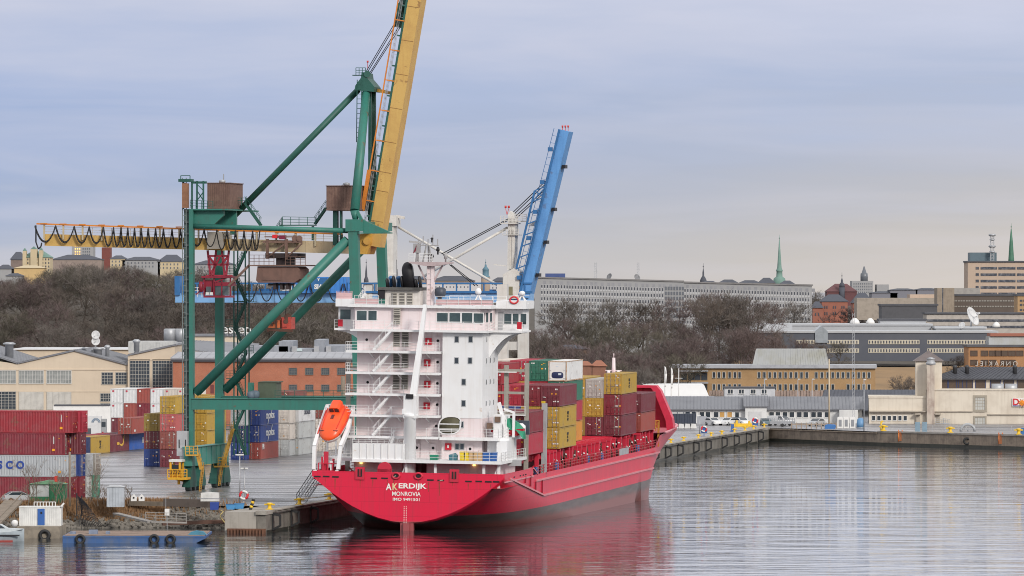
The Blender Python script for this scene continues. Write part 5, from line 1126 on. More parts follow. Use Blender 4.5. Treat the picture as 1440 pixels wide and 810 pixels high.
for px,py in((600,480),(598.5,510),(599,540),(598.5,570.5),(632,627.5)):o=put('fire_box',fbm,ship,(SX(px,7.2),7.2 if px<610 else 6.05,SZ(px,py,7)));put('white_mark',fsm,o)
dm_=MB();dm_.bx(-.36,.36,-.05,.0,0,1.75);dme_=dm_.mesh('door',M_pk);wv=MB();wv.tube((0,-.08,1.25),(0,-.04,1.25),.17,10);wvm=wv.mesh('porthole',M_dark)
for px,lv in((613,1),(613,2),(613,3),(613,4),(515,2),(513,4),(612,0)):
 o=put('door',dme_,ship,(SX(px,7.2),7.18,LV[lv]));put('porthole',wvm,o)
for px in(606,660,583):o=put('door',dme_,ship,(SX(px,6),5.98 if px>620 else 6.85,ZP));put('porthole',wvm,o)
for px in(641.5,648.5):o=put('porthole',pf,ship,(SX(px,6),6.03,SZ(px,628,6)));put('pane',pgm,o)
zu=LV[0]
b=MB();b.bx(TX0,SX(700,5),4.7,8,zu-.35,zu);b.prism([(SX(700,5),4.7),(SX(716,7),6.5),(11.2,9.5),(11.2,17),(HX1,17),(HX1,8),(SX(700,5),8)],zu-.35,zu,ax='z');w=b.build('boat_deck',M_wh,ship)
b=MB();b.rail([(TX0,4.75,zu),(SX(700,5),4.75,zu),(11.1,9.5,zu),(11.1,17,zu)],1.05,.022,1.4);b.build('railing',M_rl,w)
b=MB();b.bx(SX(683,6),9.6,6.5,15,ZP,zu-.35);b.build('side_house',M_wh,ship)
b=MB();b.rail([(SX(568,.9),.9,ZP),(SX(704,.9),.9,ZP),(11.2,4,ZP),(11.2,17,ZP)],1.05,.022,1.4);b.rail([(-11.2,4,ZP),(-11.2,17,ZP)],1.05,.022,1.5);b.build('poop_railing',M_rl,ship)
b=MB();b.bx(SX(494,1),SX(566,1),1.0,3.2,ZP,SZ(530,624,1));w=b.build('deck_locker',M_wh,ship)
b=MB();[b.bar((SX(x,1),.97,ZP+.1),(SX(x,1),.97,SZ(530,624,1)),.1)for x in range(495,567,10)];b.rail([(SX(494,1),1.0,SZ(530,624,1)),(SX(566,1),1.0,SZ(530,624,1))],.5,.025,.8,2);b.build('locker_ribs',M_rl,w)
b=MB();b.bx(SX(697,5),SX(712,5),5,11,ZP,zu-.3);b.build('white_cabinet',M_wh,ship);b=MB();b.bx(SX(711,7),SX(734,9),7.8,8.2,SZ(722,655,8),SZ(722,647,8));b.build('accommodation_ladder',M_grs,ship)
b=MB();b.bx(SX(691,6),SX(701,6),6.6,7.8,zu,SZ(696,583,6));b.bx(SX(690,7),SX(707,7),8,11,zu,SZ(700,585,7));b.build('vent_box',M_wh,ship)
for px,py in((697,590),(686,599)):b=MB();b.bx(SX(px-4,6),SX(px+4,6),6.4,6.6,SZ(px,py+4,6),SZ(px,py-4,6));b.build('vent_screen',mat('rusty_screen',(.16,.10,.07),.7,dirt=.4),ship)
wx0,wx1=SX(470,11),SX(738,13)
b=MB();b.bx(HX0-.5,HX1+.6,5.2,16.5,ZB-.25,ZB);b.bx(wx0,wx1,9.8,15.5,ZB-.25,ZB);w=b.build('bridge_deck',M_wh,ship)
b=MB();b.rail([(HX0-.4,9.8,ZB),(HX0-.4,5.3,ZB),(HX1+.5,5.3,ZB),(HX1+.5,9.8,ZB)],1.05,.022,1.4);b.rail([(wx0,9.9,ZB),(HX0-.4,9.9,ZB)],1.05,.022,1.2);b.rail([(HX1+.5,9.9,ZB),(wx1,9.9,ZB)],1.05,.022,1.2);b.build('railing',M_rl,w)
for s,xe,xh in((-1,wx0,HX0),(1,wx1,HX1)):
 for y0 in(10.2,14.8):
  b=MB();zz=ZB-.25;x1=xe-s*.4;n_=8
  pl=[(xh,zz-(3.0 if s>0 else 1.6))]+[(xh+(x1-xh)*(k/n_),zz-.12-(3.0 if s>0 else 1.4)*(1-k/n_)**2.2)for k in range(n_+1)]+[(x1,zz),(xh,zz)]
  b.prism(pl,y0,y0+.3);b.build('wing_bracket',M_wh,ship)
bx0,bx1=SX(497,8),SX(686,8)
b=MB();b.prism([(bx0,7.6),(bx1-1.2,7.6),(bx1,9.6),(bx1,15.5),(bx0-.6,15.5),(bx0-.6,9.6)],ZB,ZR-.2,ax='z');b.build('wheelhouse',M_pk,ship)
b=MB();b.bx(wx0+.2,bx0-.62,11.2,15.2,ZB,ZR-.2);b.build('wing_house',M_wh,ship)
b=MB();b.bx(bx1+.02,wx1-.2,11.2,15.2,ZB,ZR-.2);b.build('wing_house',M_wh,ship)
def bwin(px0,px1,py0,py1,yl):
 x0,x1,z0,z1=SX(px0,yl),SX(px1,yl),SZ(px0,py1,yl),SZ(px0,py0,yl);f=MB()
 f.bx(x0-.09,x1+.09,yl-.05,yl+.03,z0-.09,z1+.09);o=f.build('bridge_window',M_wh,ship);p=MB();p.bx(x0,x1,yl-.075,yl-.05,z0,z1);p.build('pane',M_glassw,o)
M_glassw=mat('bridge_glass',(.03,.055,.06),.1,dirt=.5,dcol=(.08,.13,.13),scale=.7,spec=.8)
for a in((611.5,626.5,440,453),(629,644,440,453),(646.5,661,440,453.5),(663,676,440.5,454),(499,512.5,437,450),(515,526.5,437,450)):bwin(*a,7.6)
for a in((475.5,490,435,449),(706,716,441,455),(718,726,441,455),(729,737,441,456)):bwin(*a,11.2)
for k,t_ in enumerate((.25,.55,.85)):
 x=bx1-1.2+1.2*t_;y=7.6+2.0*t_;b=MB();b.bar((x+.04,y-.06,ZB+1.0),(x+.04,y-.06,ZR-.7),.28,.1);b.build('bridge_window',M_glassw,ship)
b=MB();b.bx(SX(697,11),SX(704,11),11.12,11.2,ZB,ZR-.6);b.build('wing_door',M_grs,ship)
b=MB();b.bx(bx0-.8,bx1+.3,7.0,16.2,ZR-.2,ZR+.12);b.build('wheelhouse_roof',M_wh,ship)
b=MB();b.bx(SX(468,10),bx0-.8,10.2,15.8,ZR-.2,ZR+.75);b.build('wing_roof',M_wh,ship);b=MB();b.bx(bx1+.3,SX(740,12),10.2,15.8,ZR-.2,ZR+.75);b.build('wing_roof',M_wh,ship)
for px,z_ in((475.5,ZB),(727,ZB)):
 b=MB();b.bx(SX(px-3,9.8),SX(px+3.5,9.8),9.7,9.8,z_+.2,z_+1.05);b.build('red_banner',M_redbox,ship)
zt_=ZR+.12
for xa,xb in((495,529),(609,690)):
 b=MB();b.bx(SX(xa,7.2),SX(xb,7.2),7.15,7.2,zt_+.1,zt_+.75);w=b.build('canvas_dodger',mat('dodger_pink',(.66,.44,.45),.8,dirt=.2),ship);c=MB();c.rail([(SX(xa,7.1),7.1,zt_),(SX(xb,7.1),7.1,zt_)],1.1,.025,1.3);c.rail([(SX(xa,7.1),15.8,zt_),(SX(xb,7.1),15.8,zt_)],1.1,.025,1.6);c.build('railing',M_rl,w)
b=MB();b.bx(SX(469,10),SX(491,10),10.3,10.36,ZR+.75,ZR+1.5);b.rail([(SX(469,10),10.3,ZR+.75),(SX(491,10),10.3,ZR+.75)],.9,.025,1.2);b.build('canvas_dodger',mat('dodger_pink',(.66,.44,.45)),ship)
b=MB();b.stair((SX(499,8),9,zt_),(SX(508,8),9,zt_+1.3),.7,steps=5);b.build('stairs',M_rl,ship)
fx0,fx1,zf0=SX(538,8.5),SX(587,8.5),SZ(560,408,8.5)
b=MB();b.bx(fx0,fx1,8.5,14.5,zt_,zf0);b.build('funnel_casing',mat('casing_white',(.68,.64,.60),.6,dirt=.35,dcol=(.3,.26,.23),scale=.6,streak=.5),ship)
b=MB();b.bx(SX(528,8.3),fx1+.1,8.0,14.8,zf0,zf0+.32);b.build('casing_top',mat('soot_grey',(.10,.095,.09),.7,dirt=.5,dcol=(.02,.02,.02),scale=.6),ship)
M_soot=mat('soot_black',(.010,.009,.012),.55,dirt=.2,dcol=(.03,.028,.03))
b=MB();b.bx(SX(528,8.3),fx0,8.2,10,SZ(530,420,8.3),zf0);b.build('black_box',M_soot,ship)
for px in(551,562,573):
 b=MB();b.bx(SX(px-4,8.5),SX(px+4,8.5),8.4,8.5,SZ(px,428,8.5),SZ(px,411,8.5));o=b.build('casing_louvre',mat('louvre_beige',(.45,.42,.37)),ship);c=MB();[c.bx(SX(px-3.4,8.5),SX(px+3.4,8.5),8.34,8.4,SZ(px,y+2,8.5),SZ(px,y,8.5))for y in(412.5,416.5,420.5,424.5)];c.build('slats',mat('louvre_slot',(.12,.11,.10)),o)
def uptake(px,py0,py1,rpx,lean=-.12,name='exhaust_pipe',dp=1.0):
 k=S0.y/F*1.02;r_=rpx*k;x0=SX(px,10);z0,z1=SZ(px,py0,10),SZ(px,py1,10);h=z1-z0;pl=[(x0-r_,z0),(x0+r_,z0)]
 for j in range(13):a=math.pi*j/12;pl.append((x0+r_*math.cos(a)+lean*h,z1-1.5*r_+1.5*r_*math.sin(a)))
 b=MB();n=len(pl);b.loft([[(x0+(x-x0)*q,y,z0+(z-z0)*q)for x,z in pl]for y,q in((10,.9),(10.25,1),(10+1.6*dp,1),(10.3+1.6*dp,.9))]);b.build(name,M_soot,ship)
uptake(571.5,405,368.5,7.8,-.1,'funnel',.55)
for px,y1 in((541,391),(550.5,387.5),(562,388),(581.5,392),(587,388)):uptake(px,405,y1,1.6,dp=.4)
b=MB();[b.lathe([(.22,0),(.22,.9),(.34,1.0),(.34,1.25),(.1,1.4)],10,(SX(px,11),11.5,zf0+.3))for px in(556,545)];b.build('blue_vent',mat('vent_blue',(.05,.16,.36),.5),ship)
mx,my=SX(602,10),10.0;zpm=SZ(602,369.5,10)
b=MB();b.bar((mx,my,zt_),(mx,my,zpm),.85,.85);b.ladder((mx-.1,my-.48,zt_),(mx-.1,my-.48,zpm),.5);mast=b.build('radar_mast',M_pk,ship)
pl0,pl1=SX(573,10),SX(632,10)
b=MB();b.prism([(pl0,zpm+.1),(pl1,zpm+.1),(pl1,zpm-.05),(mx+.5,zpm-.4),(mx-.5,zpm-.4),(pl0,zpm-.05)],my-1.0,my+1.0);b.bar((mx-.4,my,zpm-2.6),(pl0+1.0,my,zpm-.3),.2);b.bar((mx+.4,my,zpm-2.2),(pl1-1.2,my,zpm-.3),.2);b.build('mast_platform',mat('mast_pink',(.48,.38,.385),.5,dirt=.3),mast)
b=MB();b.rail([(pl0,my-.9,zpm+.1),(SX(581,10),my-.9,zpm+.1)],1.0,.025,.8);b.rail([(SX(588,10),my-.9,zpm+.1),(SX(606,10),my-.9,zpm+.1)],1.0,.025,.8);b.build('railing',M_rl,mast)
M_gm=mat('mast_grey',(.34,.33,.33),.5,dirt=.3)
b=MB();z1=SZ(595,345,10)
for dx,dy in((-.55,-.4),(.55,-.4),(0,.5)):b.bar((mx-.4+dx,my+dy,zpm),(mx-.4+dx*.3,my+dy*.3,z1),.14)
b.bar((mx-.9,my,zpm+1),(mx+.1,my,zpm+1),.1);b.bar((mx-2.0,my,z1),(mx+.9,my,z1),.14);b.bar((mx-.4,my,z1),(mx-.4,my,SZ(595,336,10)),.1)
for dx,h_ in((-1.6,.7),(-1.0,1.1),(.2,1.3),(.8,.8)):b.bar((mx+dx,my,z1),(mx+dx,my,z1+h_),.1)
b.build('signal_mast',M_gm,mast)
b=MB();b.bar((SX(581,10),my,zpm),(SX(583,10),my,zpm+1.2),.25);b.bar((SX(585,10),my,zpm),(SX(583,10),my,zpm+1.3),.2);b.bx(SX(582,10)-.4,SX(582,10)+.4,my-.3,my+.3,zpm+1.2,zpm+2.3);b.bar((SX(572,10),my-.4,zpm+2.55),(SX(588,10),my+.2,zpm+2.4),.3,.22);b.build('radar_scanner',M_gm,mast)
b=MB();b.add([(SX(577,10),my-.5,zpm+1.0),(SX(581.5,10),my-.5,zpm+1.4),(SX(583,10),my-.5,zpm+2.2),(SX(579.5,10),my-.45,zpm+1.5),(SX(577,10),my-.47,zpm+1.0),(SX(581.5,10),my-.47,zpm+1.4),(SX(583,10),my-.47,zpm+2.2),(SX(579.5,10),my-.42,zpm+1.5)],[(0,1,2,3),(4,5,6,7),(0,1,5,4),(1,2,6,5),(2,3,7,6),(3,0,4,7)]);b.build('flag',mat('flag_maroon',(.20,.02,.04),.8),mast)
for px,y0,y1 in((603.5,367,357),(603,341,334),(611.5,358,347),(622.5,369,355)):b=MB();zz=SZ(px,y0,10);b.lathe([(.1,0),(.1,.4),(.22,.45),(.22,(SZ(px,y1,10)-zz)*.7),(.1,SZ(px,y1,10)-zz)],8,(SX(px,10),my,zz));b.build('nav_light',M_gm if px>620 else M_soot,mast)
def dome(px,py0,py1,yl):
 z0,z1=SZ(px,py0,yl),SZ(px,py1,yl);x=SX(px,yl);b=MB();hh=z1-z0
 for a in range(4):b.bar((x+.9*math.cos(a*1.57+.7),yl+.6*math.sin(a*1.57+.7),z0),(x,yl,z0+hh*.68),.1)
 b.lathe([(.28,hh*.66),(.38,hh*.75),(.38,hh*.86),(.25,hh*.96),(.05,hh)],12,(x,yl,z0));b.bar((x-.9,yl,z0+hh*.62),(x+.9,yl,z0+hh*.62),.07);b.build('satellite_dome',M_wh,ship)
dome(669,431,405,8.5);dome(730.5,427,409,11)
b=MB();b.loft([[((.5+.1*math.cos(a))*math.cos(c),.1*math.sin(a),(.4+.1*math.cos(a))*math.sin(c))for a in[2*math.pi*i/6 for i in range(6)]]for c in[2*math.pi*j/14 for j in range(15)]],caps=False);tag(b.build('lifebuoy',mat('buoy_red',(.65,.03,.04),.5),None,MS@Vector((SX(719,10),10.1,SZ(719,422,10))),ANG),'red lifebuoy hanging on the starboard end of the bridge roof','lifebuoy')
b=MB();b.bx(SX(612,9),SX(617,9),8.8,9.4,SZ(614,431,9),SZ(614,416,9));b.lathe([(.55,0),(.7,.4),(.7,1.0),(.4,1.2)],10,(SX(615,9),9.2,SZ(614,418,9)));b.bar((SX(609,9),9,SZ(614,410,9)),(SX(622,9),9,SZ(614,406,9)),.12);b.build('search_light',mat('dark_grey_kit',(.05,.06,.08),.5),ship)
for px,y1,y0,yl in((555,378,405,12),(553.5,365,405,13),(548,413,430,8)):b=MB();b.bar((SX(px,yl),yl,SZ(px,y0,yl)),(SX(px,yl),yl,SZ(px,y1,yl)),.07);b.build('whip_aerial',M_gm,ship)
px_=575.0;yk=2.6;kx0=SX(575,yk)
b=MB();b.lathe([(.75,0),(.75,SZ(575,588,yk)-5.2),(.95,SZ(575,586,yk)-5.2),(.95,SZ(575,582,yk)-5.2)],16,(kx0,yk,5.2));cr=b.build('stores_crane',M_wh,ship)
b=MB();b.bx(SX(567,yk),SX(585,yk),1.9,3.4,SZ(575,588,yk),SZ(575,556,yk));b.bx(SX(565.5,yk),SX(568,yk),1.7,2.2,SZ(575,582,yk),SZ(575,575,yk));b.build('slewing_house',M_wh,cr);b=MB();b.bx(SX(571,yk),SX(581,yk),1.7,1.9,SZ(575,560,yk),SZ(575,554,yk));b.build('winch_drum',M_soot,cr)
b=MB();p0=Vector((SX(579,yk),2.4,SZ(579,562,yk)));p1=Vector((SX(590.5,yk),4.4,SZ(590,428,4.4)))
b.loft([[p+Vector((sx_*w_,sy_*.35,0))for sx_,sy_ in((-1,-1),(1,-1),(1,1),(-1,1))]for p,w_ in((p0,.42),(p0.lerp(p1,.5),.31),(p1,.18))],sm=False);b.build('jib',M_wh,cr)
b=MB()
for px0,px1 in((441,457),(484,494)):
 pth=[(SX(px0 if px0<460 else 475,1),.9,SZ(px0,660,1)),(SX(px0 if px0<460 else 478,1.2),1.2,SZ(px0,628,1)),(SX(px0+6 if px0<460 else 487,3.4),3.6,SZ(px0,605,3)),(SX(px1,7),7.6,SZ(px1,572,7))]
 for a,c in zip(pth,pth[1:]):b.bar(a,c,.42,.5)
 b.bar(pth[0],(pth[0][0]+(1.6 if px0<460 else-1.5),1.2,5.3),.3)
b.build('lifeboat_davit',M_wh,ship)
b=MB();b.bx(SX(455,6),HX0,6.5,12,LV[1]-.2,LV[1]);b.rail([(SX(455,6),6.6,LV[1]),(HX0-.1,6.6,LV[1])],1.05,.03,.8);b.rail([(SX(455,6),6.6,LV[1]),(SX(455,6),12,LV[1])],1.05,.03,.8)
for px in(458,470,482,491):b.bar((SX(px,8),8.5,ZP),(SX(px,8),8.5,LV[1]),.22)
b.build('boat_platform',M_wh,ship)
b=MB();b.rail([(SX(470,7),7.2,z_)for z_ in(LV[0],)]+[(HX0,7.2,LV[0])],1.05,.03,.6);b.rail([(SX(478,7),7.2,ZP),(HX0,7.2,ZP)],1.05,.03,.6);[b.bx(SX(486,9),SX(496,9),9,12,z_,z_+1.9,0)for z_ in(ZP,)];b.build('port_side_rails',M_rl,ship)
b=MB();b.bar((SX(457.5,2),2.0,5.3),(SX(457.5,2),2.0,SZ(457,635,2)),.5);b.bar((SX(452,2),2,5.4),(SX(452,2),2,SZ(452,642,2)),.2);b.bar((SX(466,2),2,5.4),(SX(468,2),2,SZ(466,645,2)),.25);b.rail([(SX(448,2),1.5,ZP-2.4),(SX(475,2),1.5,ZP-2.4)],1.8,.06,.6,2);b.build('red_bitts',M_shred,ship)
# lifeboat (free fall, bow down aft)
def lifeboat():
 t=thing('lifeboat','orange free-fall lifeboat tilted bow down on the port quarter of the ship','lifeboat');Ln=6.6
 c=Vector((SX(467,3.5),4.0,SZ(467,598,3.5)))
 t.matrix_world=MS@Matrix.Translation(c)@Matrix.Rotation(R(-9),4,'Z')@Matrix.Rotation(R(40),4,'X')@Matrix.Diagonal((1.14,.86,1.1,1))
 M_lb=mat('lifeboat_orange',(.92,.105,.02),.35,dirt=.25,dcol=(.8,.04,.03),scale=.5)
 def sec(y,w_,zt,zb):return[(w_*math.cos(a)*(1 if math.sin(a)>-.2 else .9),y,(zt*abs(math.sin(a))**.8 if math.sin(a)>=0 else-zb*abs(math.sin(a))**.9))for a in[2*math.pi*j/20 for j in range(20)]]
 L2=Ln/2;st=[(-L2,.12,.1,.25),(-L2+.3,.62,.38,.5),(-L2+.9,1.02,.66,.8),(-L2+1.8,1.25,.9,.95),(0,1.38,1.02,1.0),(L2-1.4,1.36,1.05,1.0),(L2-.5,1.25,1.0,.95),(L2,1.0,.75,.8)]
 b=MB();b.loft([sec(y,w_,zt,.02)for y,w_,zt,zb in st]);b.build('canopy',M_lb,t)
 b=MB();b.loft([sec(y,w_*1.02,.05,zb)for y,w_,zt,zb in st]);b.build('hull',mat('lifeboat_white',(.72,.70,.68),.4,dirt=.2),t)
 b=MB();b.loft([[(x,y,z)for x,z in((-.62,.6),(-.58,1.45),(-.4,1.62),(.4,1.62),(.58,1.45),(.62,.6))]for y in(L2-2.0,L2-.35)],sm=False);w=b.build('cockpit',M_lb,t)
 for x in(-.3,.3):c_=MB();c_.bx(x-.22,x+.22,L2-2.05,L2-1.98,1.05,1.45);c_.build('window',M_glass,w)
 b=MB();b.bx(-.16,.16,-.1,.7,.98,1.06);b.bx(-1.05,1.05,-2.1,-2.02,.62,.68);b.build('hatch',mat('hatch_dark',(.12,.03,.03),.5),t)
 b=MB();[b.bar((s*1.28,-2.2,.25),(s*1.42,2.6,.35),.1)for s in(-1,1)];[b.bar((s*.85,-1.8,.75),(s*1.0,2.2,.95),.07)for s in(-1,1)];b.build('fender_rail',mat('lifeboat_deep',(.75,.05,.02),.4),t)
lifeboat()
t=thing('rescue_boat','small red rescue boat under a green tarpaulin on the starboard boat deck','boat');c=Vector((SX(711,9),9.2,zu+.55));t.matrix_world=MS@Matrix.Translation(c)
b=MB();b.loft([[(-1.9,-.6,.35),(-1.9,.6,.35),(-1.9,.3,.0),(-1.9,-.3,0)],[(-1.2,-.9,.45),(-1.2,.9,.45),(-1.2,.6,-.35),(-1.2,-.6,-.35)],[(1.4,-.95,.45),(1.4,.95,.45),(1.4,.65,-.35),(1.4,-.65,-.35)],[(2.1,-.7,.5),(2.1,.7,.5),(2.1,.4,-.1),(2.1,-.4,-.1)]],sm=False);b.build('hull',M_redbox,t)
b=MB();b.loft([[(x,-1.0,z0),(x,-.5,z1),(x,.5,z1),(x,1.0,z0)]for x,z0,z1 in((-1.7,.3,.6),(-.6,.3,1.2),(.3,.35,1.75),(1.3,.3,1.25),(2.0,-.5,.5),(2.15,-.75,.1))],closed=True,sm=False);b.build('tarpaulin',mat('tarp_green',(.02,.25,.14),.7,dirt=.3,scale=1.5),t)
b=MB();p=Vector((SX(712,9),8.0,zu));b.bar(p,p+Vector((0,0,1.2)),.5);b.bar(p+Vector((0,0,1.0)),p+Vector((-.9,0,4.2)),.4,.4);b.bar(p+Vector((.9,.3,0)),p+Vector((.9,.3,3.1)),.3);b.bar(p+Vector((.9,.3,3.0)),p+Vector((-.3,.2,3.4)),.25);b.bar(p+Vector((.0,-.2,0)),p+Vector((.1,-.2,2.2)),.12);b.build('boat_davit',M_wh,ship)
p=Vector((SX(728,11),11.5,zu));b=MB();b.lathe([(.75,0),(.75,1.3),(.4,1.6)],10,tuple(p));b.bx(p.x-1.2,p.x-.6,11,12,zu,zu+1.6);b.build('davit_winch',M_wh,ship);b=MB();b.bx(p.x-1.0,p.x+1.0,12.3,12.9,zu+.2,zu+1.9);b.build('dark_machinery',mat('dark_grey_kit',(.05,.06,.08)),ship)
bn=MB();bn.prism([(-.28,0),(.28,0),(.34,.95),(-.34,.95)],-.3,.3);
for(c_,m_,xs_b)in(('yellow',mat('bin_yellow',(.75,.55,.02),.5,dirt=.1),(649.5,655.5)),('beige',mat('bin_beige',(.55,.36,.18),.6,dirt=.1),(662,668,674.5)),('blue',mat('bin_blue',(.03,.11,.35),.5,dirt=.1),(681.5,688,694))):
 bme_=bn.mesh('bin',m_);
 for i,px in enumerate(xs_b):
  t=thing('waste_bin','%s waste bin on the poop deck, %s of its colour'%(c_,('left','right')[i]if len(xs_b)==2 else('left','middle','right')[i]),'bin',group='coloured bins on the poop deck');t.matrix_world=MS@Matrix.Translation((SX(px,2),2.0,ZP+.02))@Matrix.Diagonal((1.0,1,1,1))
  put('bin',bme_,t);b=MB();b.prism([(-.36,.96),(.36,.96),(.34,1.06),(-.34,1.06)],-.33,.33);b.build('lid',m_,t)
for px,s,m_ in((609,'green plastic crate on the poop deck right of the stores crane',mat('crate_green',(.02,.22,.13),.5)),(636,'heap of turquoise netting on the poop deck left of the yellow bins',mat('net_teal',(.04,.16,.20),.8))):
 t=MB();t.prism([(-.45,0),(.45,0),(.5,.6),(.2,.85 if 'heap' in s else .62),(-.4,.7 if 'heap' in s else .62),(-.5,.6)],-.4,.4);o=t.build('deck_crate' if 'crate' in s else 'net_heap',m_);tag(o,s,'crate' if 'crate' in s else 'net');o.matrix_world=MS@Matrix.Translation((SX(px,2),2.2,ZP+.02))
 # lashing bridge and cargo deck
ylb=17.8
b=MB();x1=11.15;xs_l=[x1,x1-2.55,x1-5.1,x1-7.65,x1-10.2,-x1+7.65,-x1+5.1,-x1+2.55,-x1]
ztl=SZ(738,514,ylb)
for i,x in enumerate(xs_l):b.bar((x,ylb,5.3),(x,ylb,ztl+(.3 if i%2==0 else 0)),.5,.45)
for z in(SZ(725,521,ylb),SZ(725,552.5,ylb),SZ(725,582,ylb)):b.bar((-x1,ylb,z),(x1,ylb,z),.35,.3)
for x in xs_l[:4]:b.bar((x,ylb,ztl-.2),(x-.9,ylb,ztl-1.0),.2)
b.build('lashing_bridge',M_cage,ship)
b=MB();b.bx(-x1,x1-1.2,ylb-.9,ylb-.3,SZ(715,524,17),SZ(715,522.5,17));b.build('lashing_walkway',M_rl,ship)
b=MB();[b.bx(-x1,x1,ylb-1.0,ylb-.4,z-.12,z)for z in(SZ(725,583,17),)];b.rail([(x1-5,ylb-1,SZ(725,583,17)),(x1,ylb-1,SZ(725,583,17))],1.05,.03,1.2);b.build('lashing_platform',M_rl,ship)
yg=38.2;b=MB();b.bar((11.35,29.0,5.3),(11.35,29.0,SZ(765,567,29)),.6,.6);b.build('cell_guide_post',M_grs,ship);b=MB();b.bx(11.0,11.4,28.7,29.3,SZ(765,567,29),SZ(765,564,29));b.build('lamp_head',mat('amber',(.6,.42,.02),.5),ship)
HZ_=8.45
b=MB();b.bx(-8.7,8.7,18.5,117.5,5.2,7.4);b.build('hatch_coaming',mat('coaming_shaded_red',(.14,.012,.02),.6,dirt=.4),ship)  # ship red darkened in the colour: painted shade for the gaps behind the stanchions
for a,c in((19,31.6),(32,43.6),(44,55.4),(55.8,71.5),(72,87),(87.4,100.4),(100.8,116.5)):
 b=MB();b.bx(-10.0,10.0,a,c,7.5,HZ_-.06);[b.bx(-10.1,10.1,a+k*(c-a)/6-.1,a+k*(c-a)/6+.1,7.4,HZ_)for k in range(7)];[b.bx(x-.12,x+.12,a,c,HZ_-.06,HZ_+.05)for x in(-9,-6.5,-4,-1.5,1.5,4,6.5,9)];b.build('hatch_cover',M_shred,ship)
stn=MB();stn.bar((0,0,5.2),(0,0,HZ_-.1),.5,.4);stn.bx(-1.2,.3,-.3,.3,HZ_-.3,HZ_-.02);stn.bar((-.2,0,7.0),(-1.6,0,5.4),.2);stn.bar((.15,.5,5.2),(-.5,1.0,7.6),.14);sme_=stn.mesh('container_stanchion',M_shred)
rr0=random.Random(9)
for k in range(30):
 y=27+3.05*k+rr0.uniform(-.7,.7);o=put('container_stanchion',sme_,ship,(11.0-rr0.uniform(0,.5),y,0));o.scale=(1,rr0.uniform(.6,1.3),1)
 if k%2==0:o=put('container_stanchion',sme_,ship,(-11.0,y,0),R(180))
rr_=random.Random(5);gear=MB()
for k in range(120):
 y=27+.75*k+rr_.uniform(-.5,.5);z=rr_.uniform(5.3,7.2);gear.bar((10.9,y,z),(10.2+rr_.uniform(0,.8),y+rr_.uniform(-.8,.8),z+rr_.uniform(.3,1.2)),.17)
gear.build('lashing_rods',mat('rust_dark',(.10,.04,.03),.7,dirt=.4),ship)
gear=MB()
for k in range(34):y=27+2.6*k+rr_.uniform(-1,1);h=rr_.uniform(.5,1.5);gear.bx(10.0,10.0+rr_.uniform(.4,.9),y,y+rr_.uniform(.5,1.3),5.25,5.25+h)if k%3 else gear.lathe([(.3,0),(.3,h),(.5,h+.1),(.5,h+.5),(.2,h+.6)],8,(10.3,y,5.25))
gear.build('deck_machinery',mat('machinery_dark',(.06,.045,.05),.6,dirt=.5),ship)
gear=MB()
for k in range(3):gear.tube((10.75-.3*k,24,5.6+.5*k),(10.75-.3*k,115,5.6+.5*k),.1,6)
gear.build('deck_pipes',mat('pipe_pink',(.50,.16,.17),.5,dirt=.4),ship)
gear=MB();gear.bx(10.6,10.7,30,30.2,5.3,5.4);gear.build('pipe_clip',mat('rust_dark',(.10,.04,.03),.7,dirt=.4),ship)
b=MB()
for k in range(40):y=27+2.25*k+rr_.uniform(-.3,.3);b.lathe([(.12,0),(.16,.1),(.05,.2)],6,(10.9,y-.3,rr_.uniform(6.6,7.6)))
b.build('deck_lights',M_mw,ship)
b=MB();b.rail([(11.5,24,6.0),(11.5,115.5,6.0)],1.05,.035,2.0);b.rail([(-11.5,20.5,6.0),(-11.5,115.5,6.0)],1.05,.035,2.2);b.build('side_railing',mat('rail_red',(.45,.06,.07),.5),ship)
for px,yl in((783,39),(823,62),(841,72.5),(895.5,101.5),(751.5,24.8)):b=MB();b.lathe([(.26,0),(.3,.1),(.3,.85),(.26,.95)],10,(11.15,yl,5.9));b.build('blue_drum',mat('drum_blue',(.06,.17,.42),.5),ship)
b=MB();b.bx(11.5,11.62,84.5,91.5,5.7,6.9);b.build('name_board',M_grs,ship)
yb=119.0;M_hood=mat('hood_red',(.60,.03,.07),.45,dirt=.2)
zb0,zb1=SZ(900,600,yb),SZ(900,542,yb)
xq=[SX(921,yb),SX(927,yb),SX(944,yb),SX(946,yb)];zq=[SZ(918,542,yb),SZ(926,549,yb),SZ(942,588,yb),SZ(945,602,yb)]
out_=[(-xq[3],zq[3]),(-xq[2],zq[2]),(-xq[1],zq[1]),(-xq[0],zq[0]),(xq[0],zq[0]),(xq[1],zq[1]),(xq[2],zq[2]),(xq[3],zq[3])]
b=MB();b.prism(out_,yb+1.5,yb+1.75);w=b.build('breakwater',M_hood,ship)
b=MB();inn=[(x*.93,z-.35)for x,z in out_]
for(a,c,a2,c2)in((out_[i],out_[i+1],inn[i],inn[i+1])for i in range(7)):
 b.add([(a[0],yb,a[1]),(c[0],yb,c[1]),(c[0],yb+1.6,c[1]),(a[0],yb+1.6,a[1]),(a2[0],yb,a2[1]),(c2[0],yb,c2[1]),(c2[0],yb+1.6,c2[1]),(a2[0],yb+1.6,a2[1])],[(0,1,2,3),(4,5,6,7),(0,1,5,4),(1,2,6,5),(2,3,7,6),(3,0,4,7)])
b.build('breakwater_flange',M_hood,w)
b=MB()
for x in(-9,-6,-3,0,3,6,8.6):b.prism([(yb+1.5,zb0),(yb+1.5,zb1-.4),(yb+1.2,zb1-.4),(yb+.1,zb0)],x-.06,x+.06,ax='x')
b.build('breakwater_stiffeners',M_hood,w)
